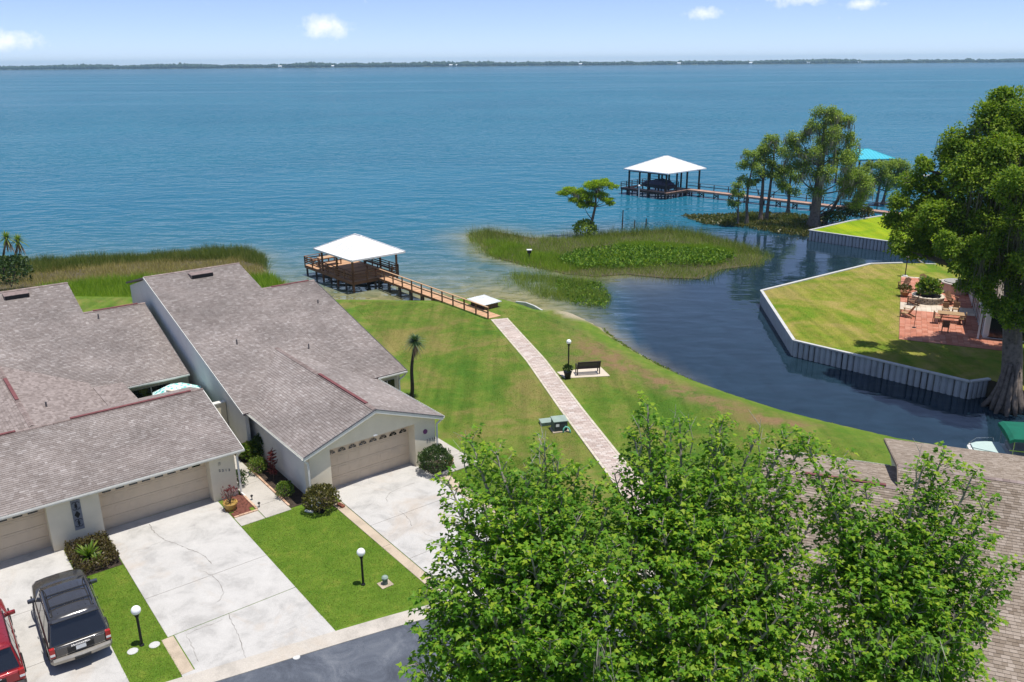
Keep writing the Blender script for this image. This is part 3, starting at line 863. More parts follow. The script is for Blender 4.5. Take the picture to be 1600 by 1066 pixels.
def clip_band(poly, v0, v1):
    def cut(P, s, keep):
        out = []
        for i in range(len(P)):
            a, b = P[i], P[(i + 1) % len(P)]
            ia, ib = keep * (a[1] - s) >= 0, keep * (b[1] - s) >= 0
            if ia: out.append(a)
            if ia != ib:
                t = (s - a[1]) / (b[1] - a[1]); out.append((a[0] + (b[0] - a[0]) * t, s))
        return out
    P = cut(poly, v0, 1)
    return cut(P, v1, -1) if P else []
TAB_LOG = []
def shingles(pts, e1, exposure=0.14, tabw=0.21, th=0.014, lift=0.006, log=False):
    """pts: planar convex outline in the thing's frame, e1: unit vector along the courses. Returns a builder of tabs."""
    pts = [Vector(p) for p in pts]; e1 = Vector(e1).normalized()
    nrm = (pts[1] - pts[0]).cross(pts[2] - pts[0]).normalized()
    if nrm.z < 0: nrm = -nrm
    e2 = nrm.cross(e1)
    if e2.z < 0: e2 = -e2
    o = pts[0]
    uv = [((p - o).dot(e1), (p - o).dot(e2)) for p in pts]
    v = min(t[1] for t in uv); vmax = max(t[1] for t in uv)
    mb = MB(); k = 0
    while v < vmax - .02:
        band = clip_band(uv, v, min(v + exposure, vmax))
        if len(band) > 2:
            u0, u1 = min(t[0] for t in band), max(t[0] for t in band)
            x = u0 - random.random() * tabw
            while x < u1:
                wd = tabw * random.uniform(.6, 1.3)
                a, b = max(x, u0), min(x + wd - .006, u1)
                if b - a > .02:
                    dz = th + random.uniform(0, .006)
                    q = [o + e1 * a + e2 * v + nrm * (lift + dz), o + e1 * b + e2 * v + nrm * (lift + dz), o + e1 * b + e2 * (v + exposure) + nrm * lift, o + e1 * a + e2 * (v + exposure) + nrm * lift,
                         o + e1 * a + e2 * v + nrm * (lift - .01), o + e1 * b + e2 * v + nrm * (lift - .01)]
                    if log: TAB_LOG.append((o + e1 * (a + b) / 2 + e2 * v, b - a, q))
                    else: mb.add(q, [(0, 1, 2, 3), (4, 5, 1, 0)])
                x += wd
        v += exposure; k += 1
    return mb
def roof_plane(root, pts, e1, name='roof', mat='shingle', slab_mat='shingle_flat', th=.12, tabs=True, **kw):
    P = [Vector(p) for p in pts]
    n = (P[1] - P[0]).cross(P[2] - P[0])
    if n.z < 0: P = P[::-1]
    r = MB().slab(P, th).build(name, slab_mat, root)
    if tabs: shingles(P, e1, **kw).build('shingles', mat, r, kind='stuff')
    return r
def ridge_cap(root, p, q, mat='ridge_cap', wd=.26, step=.24, under='shingle_flat'):
    p, q = Vector(p), Vector(q); n = int((q - p).length / step); d = (q - p) / n
    m = MB()
    s = d.cross(Vector((0, 0, 1))).normalized() * wd / 2
    for i in range(n):
        a, b = p + d * i, p + d * (i + 1.15); u = Vector((0, 0, .035)); v_ = Vector((0, 0, -.02)); w_ = Vector((0, 0, .02))
        m.add([a - s + v_, a + u, a + s + v_, b - s + v_, b + w_, b + s + v_], [(0, 1, 4, 3), (1, 2, 5, 4)])
    return m.build('ridge_cap', mat, root, kind='stuff')
def vent_strip(root, p, q, wd=.17, h=.055):
    return MB().beam(Vector(p) + Vector((0, 0, .03)), Vector(q) + Vector((0, 0, .03)), wd, h).build('ridge_vent', 'ridge_red', root, bevel=.012)
def pipe(root, p, h=.32):
    return MB().tube([Vector(p), Vector(p) + Vector((0, 0, h))], .045, 8).build('vent_pipe', 'vent_metal', root)
def gutter(root, p, q, name='gutter', out=(0, -1, 0)):
    """open K-style trough along an eave"""
    p, q, o = Vector(p), Vector(q), Vector(out).normalized()
    z = Vector((0, 0, 1))
    pr = [(0, 0), (0, -.12), (.06, -.12), (.11, -.05), (.11, 0), (.095, 0), (.095, -.04), (.05, -.10), (.015, -.10), (.015, 0)]
    secs = [[c + o * x + z * y for x, y in pr] for c in (p, q)]
    return MB().loft(secs).build(name, 'fascia', root)
def downspout(root, pts):
    m = MB()
    for a, b in zip(pts[:-1], pts[1:]): m.beam(a, b, .07, .09)
    return m.build('downspout', 'fascia', root, bevel=.008)
def door_windows_bars(sec, x0, x1, y, z, n):
    st = (x1 - x0) / n
    for i in range(n):
        f = MB().box(x0 + st * i + .10, x0 + st * (i + 1) - .10, y - .012, y + .01, z - .06, z + .06).build('window_pane', 'glass_dark', sec)
def door_windows_arch(sec, x0, x1, y, z, n):
    st = (x1 - x0) / n
    for i in range(n):
        c = x0 + st * (i + .5); r = min(.215, st * .40)
        fr = [(c + r * 1.12 * math.cos(t), z + r * 1.12 * math.sin(t)) for t in np.linspace(0, PI, 11)] + [(c - r * 1.12, z - .045), (c + r * 1.12, z - .045)]
        m = MB(); nn = len(fr)
        m.add([(a_, y - .014, b_) for a_, b_ in fr] + [(a_, y + .004, b_) for a_, b_ in fr], [tuple(range(nn)), tuple(range(2 * nn - 1, nn - 1, -1))] + [(k, (k + 1) % nn, nn + (k + 1) % nn, nn + k) for k in range(nn)])
        m.build('window_frame', 'door', sec)
        gl = [(c + r * math.cos(t), z + .01 + r * .95 * math.sin(t)) for t in np.linspace(0, PI, 11)]
        m = MB(); nn = len(gl)
        m.add([(a_, y - .020, b_) for a_, b_ in gl] + [(a_, y - .006, b_) for a_, b_ in gl], [tuple(range(nn)), tuple(range(2 * nn - 1, nn - 1, -1))] + [(k, (k + 1) % nn, nn + (k + 1) % nn, nn + k) for k in range(nn)])
        m.build('window_pane', 'glass_dark', sec)
        mm = MB()
        for t in (PI * .28, PI * .5, PI * .72): mm.beam((c, y - .026, z + .02), (c + r * .95 * math.cos(t), y - .026, z + .02 + r * .9 * math.sin(t)), .012, .012)
        mm.build('muntins', 'door', sec)
def garage_door(root, x0, x1, y, h, arch):
    n = 4; sh = h / n
    for i in range(n):
        z0 = i * sh + .012
        m = MB().box(x0, x1, y, y + .05, z0, z0 + sh - .014)
        # raised fields of the section
        k = 8; st = (x1 - x0) / k
        if i < n - 1:
            for j in range(k): m.box(x0 + st * j + .07, x0 + st * (j + 1) - .07, y - .012, y + .002, z0 + .10, z0 + sh - .12)
        s = m.build('door_section', 'door', root)
        if i == n - 1:
            if arch: door_windows_arch(s, x0 + .06, x1 - .06, y, z0 + .07, 8)
            else: door_windows_bars(s, x0 + .15, x1 - .15, y, z0 + .12, 8)
def lettering(root, text, x, y, z, size, mat='drip', dx=0.0, dz=0.0):
    """house numbers: one small raised figure per digit, facing -y"""
    for i, ch in enumerate(text):
        cu = bpy.data.curves.new('house_number', 'FONT'); cu.body = ch; cu.size = size * 1.45; cu.extrude = .012; cu.offset = .004
        cu.materials.append(M[mat])
        tmp = bpy.data.objects.new('house_number', cu); COL.objects.link(tmp)
        me = bpy.data.meshes.new_from_object(tmp.evaluated_get(bpy.context.evaluated_depsgraph_get())); bpy.data.objects.remove(tmp)
        if not me.materials: me.materials.append(M[mat])
        o = bpy.data.objects.new('house_number', me); COL.objects.link(o); o.parent = root
        o.location = (x + i * dx, y - .008, z + i * dz); o.rotation_euler = (PI / 2, 0, 0)

# ------------------------------------------------------------------ end house with the gabled garage
def end_house():
    a0, b0 = 17.9, 34.2
    t = thing('end_house', 'cream house with gabled garage, arched door windows and tall white side wall', 'house', ab(a0, b0), TH)
    L = lambda a, b, z: Vector((a - a0, b - b0, z))
    # garage walls round the deep door opening
    o0, o1, oh = 15.42, 20.16, 2.44
    MB().box(14.35 - a0, o0 - a0, 0, .66, -.3, 2.45).build('front_pier', 'stucco', t)
    MB().box(o1 - a0, 21.40 - a0, 0, .66, -.3, 2.45).build('front_pier', 'stucco', t)
    g = [(14.35 - a0, 2.452), (o0 - a0, 2.452), (o0 - a0, oh), (o1 - a0, oh), (o1 - a0, 2.452), (21.40 - a0, 2.452), (21.40 - a0, 2.50), (0, 3.78), (14.35 - a0, 2.50)]
    m = MB(); n = len(g)
    for y0, y1 in ((0.0, .66),):
        m.add([(x, y0, z) for x, z in g] + [(x, y1, z) for x, z in g], [tuple(range(n)), tuple(range(2 * n - 1, n - 1, -1))] + [(k, n + k, n + (k + 1) % n, (k + 1) % n) for k in range(n)])
    me = m.build('gable_wall', 'stucco', t)
    bm = bmesh.new(); bm.from_mesh(me.data); bmesh.ops.triangulate(bm, faces=[f for f in bm.faces if len(f.verts) > 4]); bm.to_mesh(me.data); bm.free()
    d = MB().box(o0 - a0 - .05, o1 - a0 + .05, .70, .72, 0, 2.4).build('garage_door', 'door', t)
    garage_door(d, o0 - a0 + .0, o1 - a0 - .0, .64, 2.36, True)
    MB().box(14.351 - a0, 14.55 - a0, .662, 10.4, -.3, 2.5).build('side_wall', 'stucco_white', t)
    MB().box(21.2 - a0, 21.399 - a0, .662, 7.0, -.3, 2.5).build('side_wall', 'stucco', t)
    # gabled garage roof
    zr, ze = 3.92, 2.50
    roof_plane(t, [L(14.0, 34.0, ze), L(17.9, 34.0, zr), L(17.9, 46.6, zr), L(14.0, 46.6, ze)], (0, 1, 0), 'garage_roof')
    roof_plane(t, [L(21.78, 34.0, ze), L(17.9, 34.0, zr), L(17.9, 46.6, zr), L(21.78, 46.6, ze)], (0, 1, 0), 'garage_roof')
    ridge_cap(t, L(17.9, 34.05, zr + .02), L(17.9, 46.0, zr + .02))
    vent_strip(t, L(17.9, 34.9, zr + .03), L(17.9, 40.2, zr + .03))
    # rake boards
    for a1 in (13.98, 21.80):
        p, q = L(a1, 33.985, ze - .09), L(17.9, 33.985, zr - .09)
        MB().beam(p, q, .03, .17).build('rake_board', 'fascia', t)
        MB().beam(p + Vector((0, -.012, .105)), q + Vector((0, -.012, .105)), .05, .035).build('drip_edge', 'drip', t)
        MB().beam(p + Vector((0, .11, -.07)), q + Vector((0, .11, -.07)), .2, .02).build('soffit', 'fascia', t)
    gutter(t, L(13.99, 34.0, ze), L(13.99, 44.2, ze), out=(-1, 0, 0))
    gutter(t, L(21.79, 34.0, ze), L(21.79, 40.9, ze), out=(1, 0, 0))
    downspout(t, [L(14.0, 34.12, 2.36), L(14.24, 34.12, 2.1), L(14.24, 34.12, .14), L(14.1, 33.75, .06)])
    downspout(t, [L(21.82, 34.1, 2.36), L(21.5, 34.2, 2.1), L(21.5, 34.2, .1)])
    # main block: one long slope facing the road, higher ridge on the left
    s = .2615; zm = lambda b: 2.6 + s * (b - 40.95)
    roof_plane(t, [L(13.72, 40.75, zm(40.75)), L(20.1, 40.75, zm(40.75)), L(20.1, 57.0, zm(57)), L(13.72, 57.0, zm(57))], (1, 0, 0), 'main_roof')
    roof_plane(t, [L(20.1, 40.95, zm(40.95)), L(23.78, 40.95, zm(40.95)), L(23.78, 53.02, zm(53.02)), L(20.1, 53.02, zm(53.02))], (1, 0, 0), 'main_roof')
    roof_plane(t, [L(13.72, 57.0, zm(57)), L(20.1, 57.0, zm(57)), L(20.1, 62, zm(57) - 1.3), L(13.72, 62, zm(57) - 1.3)], (1, 0, 0), 'lake_roof', tabs=False)
    roof_plane(t, [L(20.1, 53.02, zm(53.02)), L(23.78, 53.02, zm(53.02)), L(23.78, 60, zm(53.02) - 1.8), L(20.1, 60, zm(53.02) - 1.8)], (1, 0, 0), 'lake_roof', tabs=False)
    ridge_cap(t, L(13.72, 57, zm(57) + .02), L(20.1, 57, zm(57) + .02)); ridge_cap(t, L(20.1, 53.02, zm(53.02) + .02), L(23.78, 53.02, zm(53.02) + .02))
    vent_strip(t, L(20.7, 53.02, zm(53.02) + .02), L(23.4, 53.02, zm(53.02) + .02))
    # walls of the main block
    def tall(a_, w_, prof, nm, mt):
        nn = len(prof)
        MB().add([L(a_, b, z) for b, z in prof] + [L(a_ + w_, b, z) for b, z in prof], [tuple(range(nn)), tuple(range(2 * nn - 1, nn - 1, -1))] + [(k, nn + k, nn + (k + 1) % nn, (k + 1) % nn) for k in range(nn)]).build(nm, mt, t)
    tall(13.86, .2, [(41.0, -.3), (61.6, -.3), (61.6, 5.3), (57, zm(57) - .14), (41.0, zm(41.0) - .14)], 'side_wall', 'stucco_white')
    tall(19.9, .16, [(53.1, 3), (61.6, 3), (61.6, 5.3), (57, zm(57) - .14), (53.1, zm(53.1) - .14)], 'step_wall', 'stucco')
    tall(23.3, .2, [(41.3, -.3), (59.6, -.3), (59.6, 3.9), (53, zm(53) - .14), (41.3, zm(41.3) - .14)], 'side_wall', 'stucco')
    MB().box(21.402 - a0, 23.298 - a0, 41.3 - b0, 41.48 - b0, -.3, 2.5).build('front_wall', 'stucco_tan', t)
    win = MB().box(22.1 - a0, 23.1 - a0, 41.26 - b0, 41.30 - b0, .7, 2.1).build('window', 'glass_dark', t)
    MB().box(22.02 - a0, 23.18 - a0, 41.23 - b0, 41.27 - b0, .62, .70).build('window_sill', 'fascia', win)
    MB().box(22.58 - a0, 22.62 - a0, 41.24 - b0, 41.265 - b0, .7, 2.1).build('mullion', 'fascia', win)
    MB().box(14.1 - a0, 23.2 - a0, 59.4 - b0, 59.6 - b0, -.3, 4.0).build('lake_wall', 'stucco', t)
    gutter(t, L(21.85, 40.94, zm(40.94) - .03), L(23.80, 40.94, zm(40.94) - .03))
    MB().beam(L(23.82, 40.95, zm(40.95) - .07), L(23.82, 53.0, zm(53) - .07), .03, .16).build('rake_board', 'drip', t)
    MB().beam(L(13.69, 40.75, zm(40.75) - .06), L(13.69, 57.0, zm(57) - .06), .03, .15).build('rake_board', 'fascia', t)
    downspout(t, [L(23.75, 40.9, 2.5), L(23.75, 41.2, 2.2), L(23.4, 41.22, 2.0), L(23.4, 41.22, .1)])
    # fittings
    MB().hexa([L(16.4, 55.75, zm(55.75) + .0), L(17.85, 55.75, zm(55.75)), L(17.85, 56.4, zm(56.4)), L(16.4, 56.4, zm(56.4))],
              [L(16.4, 55.72, zm(55.75) + .27), L(17.85, 55.72, zm(55.75) + .27), L(17.85, 56.5, zm(56.4) + .13), L(16.4, 56.5, zm(56.4) + .13)]).build('attic_vent', 'shingle_flat', t)
    MB().box(16.44 - a0, 17.81 - a0, 55.70 - b0, 55.735 - b0, zm(55.7) + .03, zm(55.7) + .25).build('vent_slot', 'slot', t)
    pipe(t, L(16.0, 47.2, zm(47.2))); pipe(t, L(19.6, 45.2, zm(45.2))); pipe(t, L(22.6, 50.0, zm(50)), .25)
    MB().tube([L(20.78, 34.195, 1.86), L(20.78, 34.165, 1.86)], .13, 16).build('wall_plaque', 'plaque', t)
    lettering(t, '2215', 20.86 - a0, -.004, 1.28, .11, 'number_grey', .155)
    MB().box(-.12, .12, -.03, 0, 2.44, 2.53).build('wall_lamp', 'white_metal', t, bevel=.02)
    # low gate wall between the two houses
    g = thing('gate_wall', 'short cream wall closing the passage between the two houses', 'wall', ab(13.05, 43.9), TH)
    MB().box(-.75, .78, -.12, .12, -.2, 2.2).build('wall', 'stucco', g, bevel=.01)
    MB().box(-.8, .78, -.16, .16, 2.2, 2.28).build('coping', 'fascia', g, bevel=.01)
M['plaque'] = simple('purple_plaque', (.20, .06, .16), 0.6)
M['number_grey'] = simple('grey_numerals', (.20, .19, .18), 0.5)
end_house()

# ------------------------------------------------------------------ row house with two garages
def row_house():
    a0, b0 = 5.0, 37.1
    t = thing('row_house', 'long mauve roofed row house with two bar windowed garage doors', 'house', ab(a0, b0), TH)
    L = lambda a, b, z: Vector((a - a0, b - b0, z))
    for x0, x1 in ((-6.6, -1.25), (3.66, 5.74), (10.60, 11.80)):
        MB().box(x0 - a0, x1 - a0, 0, .64, -.3, 2.36).build('front_pier', 'stucco', t)
    MB().box(-6.6 - a0, 11.80 - a0, 0, .64, 2.361, 2.52).build('header', 'stucco', t)
    for x0, x1 in ((-1.25, 3.66), (5.74, 10.60)):
        d = MB().box(x0 - a0 - .05, x1 - a0 + .05, .69, .71, 0, 2.34).build('garage_door', 'door', t)
        garage_door(d, x0 - a0, x1 - a0, .62, 2.33, False)
    MB().box(11.6 - a0, 11.799 - a0, .641, 6.6, -.3, 2.5).build('side_wall', 'stucco_white', t)
    MB().add([L(11.6, 37.2, 2.5), L(11.6, 47.0, 2.5), L(11.6, 42.1, 3.80), L(11.795, 37.2, 2.5), L(11.795, 47.0, 2.5), L(11.795, 42.1, 3.80)], [(0, 1, 2), (3, 5, 4), (0, 3, 4, 1), (1, 4, 5, 2), (2, 5, 3, 0)]).build('gable_wall', 'stucco', t)
    zr = 3.94
    roof_plane(t, [L(-7, 36.75, 2.52), L(12.18, 36.75, 2.52), L(12.18, 42.1, zr), L(-7, 42.1, zr)], (1, 0, 0), 'garage_roof')
    roof_plane(t, [L(-7, 42.1, zr), L(12.18, 42.1, zr), L(12.18, 44.3, zr - .58), L(-7, 44.3, zr - .58)], (1, 0, 0), 'garage_roof', mat='shingle_pale')
    ridge_cap(t, L(-7, 42.1, zr + .02), L(12.18, 42.1, zr + .02))
    vent_strip(t, L(5.9, 42.1, zr + .03), L(11.6, 42.1, zr + .03)); vent_strip(t, L(-2.0, 42.1, zr + .03), L(3.6, 42.1, zr + .03))
    gutter(t, L(-7, 36.74, 2.52), L(12.2, 36.74, 2.52))
    MB().box(-7 - a0, 12.16 - a0, 36.755 - b0, 36.785 - b0, 2.36, 2.50).build('fascia', 'fascia', t)
    MB().box(-7 - a0, 12.16 - a0, 36.79 - b0, 37.095 - b0, 2.37, 2.39).build('soffit', 'fascia', t)
    for p, q in ((L(12.2, 36.76, 2.44), L(12.2, 42.1, zr - .08)), (L(12.2, 42.1, zr - .08), L(12.2, 44.3, zr - .66))):
        MB().beam(p, q, .03, .16).build('rake_board', 'fascia', t)
    downspout(t, [L(11.98, 36.72, 2.4), L(11.9, 36.98, 2.15), L(11.9, 36.98, .15), L(11.98, 36.7, .06)])
    # link wing behind the garage
    roof_plane(t, [L(0.4, 42.1, 2.95), L(4.3, 42.1, 4.0), L(4.3, 53.4, 4.0), L(0.4, 53.4, 2.95)], (0, 1, 0), 'link_roof', mat='shingle_pale')
    roof_plane(t, [L(8.2, 42.1, 2.95), L(4.3, 42.1, 4.0), L(4.3, 53.4, 4.0), L(8.2, 53.4, 2.95)], (0, 1, 0), 'link_roof', mat='shingle_pale')
    ridge_cap(t, L(4.3, 42.2, 4.02), L(4.3, 53.0, 4.02)); vent_strip(t, L(4.3, 46.2, 4.04), L(4.3, 50.0, 4.04))
    roof_plane(t, [L(8.21, 42.9, 3.0), L(9.75, 42.9, 2.93), L(9.75, 48.6, 2.93), L(8.21, 48.6, 3.0)], (0, 1, 0), 'porch_roof', mat='shingle_pale', tabs=True)
    MB().box(9.4 - a0, 9.6 - a0, 43.0 - b0, 48.9 - b0, -.3, 2.8).build('court_wall', 'stucco_tan', t)
    # main roofs: low right part, high left part
    s = .331; zm = lambda b: 2.62 + s * (b - 48.65)
    roof_plane(t, [L(9.75, 48.6, zm(48.6)), L(13.42, 48.6, zm(48.6)), L(13.42, 56.5, zm(56.5)), L(9.75, 56.5, zm(56.5))], (1, 0, 0), 'main_roof')
    roof_plane(t, [L(-7, 48.6, zm(48.6)), L(9.75, 48.6, zm(48.6)), L(9.75, 60.2, zm(60.2)), L(-7, 60.2, zm(60.2))], (1, 0, 0), 'main_roof')
    roof_plane(t, [L(9.75, 56.5, zm(56.5)), L(13.42, 56.5, zm(56.5)), L(13.42, 61, zm(56.5) - 1.5), L(9.75, 61, zm(56.5) - 1.5)], (1, 0, 0), 'lake_roof', tabs=False)
    roof_plane(t, [L(-7, 60.2, zm(60.2)), L(9.75, 60.2, zm(60.2)), L(9.75, 64, zm(60.2) - 1.3), L(-7, 64, zm(60.2) - 1.3)], (1, 0, 0), 'lake_roof', tabs=False)
    ridge_cap(t, L(9.75, 56.5, zm(56.5) + .02), L(13.42, 56.5, zm(56.5) + .02)); ridge_cap(t, L(-7, 60.2, zm(60.2) + .02), L(9.75, 60.2, zm(60.2) + .02))
    vent_strip(t, L(10.3, 56.5, zm(56.5) + .02), L(13.0, 56.5, zm(56.5) + .02))
    gutter(t, L(8.9, 48.58, zm(48.58)), L(13.44, 48.58, zm(48.58)))
    MB().beam(L(13.44, 48.6, zm(48.6) - .07), L(13.44, 56.5, zm(56.5) - .07), .03, .16).build('rake_board', 'drip', t)
    MB().box(9.61 - a0, 13.5 - a0, 49.1 - b0, 49.3 - b0, -.3, 2.5).build('court_wall', 'stucco_tan', t)
    pane = MB().box(10.2 - a0, 12.4 - a0, 49.05 - b0, 49.095 - b0, .1, 2.1).build('patio_door', 'glass_dark', t)
    MB().box(11.28 - a0, 11.34 - a0, 49.03 - b0, 49.06 - b0, .1, 2.1).build('door_frame', 'fascia', pane)
    MB().box(13.2 - a0, 13.4 - a0, 49.302 - b0, 60.5 - b0, -.3, 2.6).build('side_wall', 'stucco', t)
    MB().box(-7 - a0, 13.19 - a0, 60.3 - b0, 60.5 - b0, -.3, 3.6).build('lake_wall', 'stucco', t)
    # fittings
    for a1, b1 in ((5.95, 59.2), (-1.5, 59.2)):
        MB().hexa([L(a1, b1, zm(b1)), L(a1 + 1.4, b1, zm(b1)), L(a1 + 1.4, b1 + .6, zm(b1 + .6)), L(a1, b1 + .6, zm(b1 + .6))],
                  [L(a1, b1 - .03, zm(b1) + .27), L(a1 + 1.4, b1 - .03, zm(b1) + .27), L(a1 + 1.4, b1 + .7, zm(b1 + .7) + .10), L(a1, b1 + .7, zm(b1 + .7) + .10)]).build('attic_vent', 'shingle_flat', t)
        MB().box(a1 + .04 - a0, a1 + 1.36 - a0, b1 - .05 - b0, b1 - .012 - b0, zm(b1) + .03, zm(b1) + .25).build('vent_slot', 'slot', t)
    for p in (L(5.4, 45.2, 3.66), L(8.6, 44.0, 3.0), L(10.4, 55.6, zm(55.6)), L(3.2, 45.4, 3.7)): pipe(t, p)
    # iron wall ornament: scrolls and a diamond
    orn = MB().box(4.60 - a0, 4.98 - a0, -.025, -.004, .74, 2.18).build('wall_ornament', 'orn_back', t, bevel=.1)
    m = MB()
    c = 4.79 - a0
    for zc in (1.08, 1.90):
        for sx in (-1, 1):
            for sz in (-1, 1):
                m.tube([(c + sx * (.05 + .09 * math.cos(th) * (1 - th / 9)), -.04, zc + sz * (.11 + .09 * math.sin(th) * (1 - th / 9))) for th in np.linspace(0, 5, 12)], .012, 5)
        m.box(c - .04, c + .04, -.05, -.026, zc - .05, zc + .05)
    m.add([(c, -.045, 1.30), (c + .12, -.045, 1.48), (c, -.045, 1.66), (c - .12, -.045, 1.48), (c, -.03, 1.30), (c + .12, -.03, 1.48), (c, -.03, 1.66), (c - .12, -.03, 1.48)], [(0, 1, 2, 3), (7, 6, 5, 4), (0, 4, 5, 1), (1, 5, 6, 2), (2, 6, 7, 3), (3, 7, 4, 0)])
    m.build('scroll_work', 'iron', orn)
    lettering(t, '2213', 11.0 - a0, -.004, 1.52, .115, 'number_grey', .15, -.035)
    MB().box(11.0 - a0, 11.12 - a0, -.06, 0, 1.86, 2.0).build('wall_lamp', 'stucco_tan', t, bevel=.02)
    # courtyard umbrella
    u = thing('patio_umbrella', 'teal and white patterned umbrella in the courtyard between the roofs', 'umbrella', ab(12.25, 47.2))
    MB().tube([(0, 0, 0), (0, 0, 2.5)], .025, 8).build('pole', 'white_metal', u)
    MB().lathe([(.28, 0), (.28, .06), (.06, .1), (.05, .2)], 16).build('base', 'iron', u)
    m = MB(); n = 8
    top = (0, 0, 2.62)
    for k in range(n):
        t0, t1 = 2 * PI * k / n, 2 * PI * (k + 1) / n
        r1, r2 = .75, 1.42
        vs = [top, (r1 * math.cos(t0), r1 * math.sin(t0), 2.45), (r1 * math.cos(t1), r1 * math.sin(t1), 2.45), (r2 * math.cos(t0), r2 * math.sin(t0), 2.12), (r2 * math.cos(t1), r2 * math.sin(t1), 2.12), (r2 * 1.0 * math.cos(t0), r2 * math.sin(t0), 1.98), (r2 * math.cos(t1), r2 * math.sin(t1), 1.98)]
        m.add(vs, [(0, 1, 2), (1, 3, 4, 2), (3, 5, 6, 4)])
    m.build('canopy', 'umbrella', u)
    for k in range(n): MB().tube([(0, 0, 2.55), (1.4 * math.cos(2 * PI * k / n), 1.4 * math.sin(2 * PI * k / n), 2.10)], .012, 4).build('rib', 'white_metal', u)
M['orn_back'] = simple('grey_ornament', (.20, .21, .235), 0.6)
M['iron'] = simple('dark_iron', (.018, .018, .02), 0.5)
m_, nt_, out_ = _new('teal_floral_cloth')
P_ = pos(nt_)
vz = N(nt_, 'ShaderNodeTexVoronoi', Scale=3.2); nt_.links.new(P_, vz.inputs['Vector'])
cc = ramp(nt_, vz.outputs['Distance'], [(0.12, (.04, .34, .30)), (0.28, (.20, .60, .54)), (0.42, (.70, .76, .72))])
cc = mixc(nt_, ramp(nt_, noise(nt_, 5, 3, .6, P_), [(0.5, (0, 0, 0)), (0.6, (1, 1, 1))]), cc, (.12, .46, .42))
finish(nt_, out_, cc, 0.9, None, 0.1)
M['umbrella'] = m_
row_house()

M['roof_tan'] = simple('tan_roofing', (.24, .19, .145), 0.9, 0.2, 6)
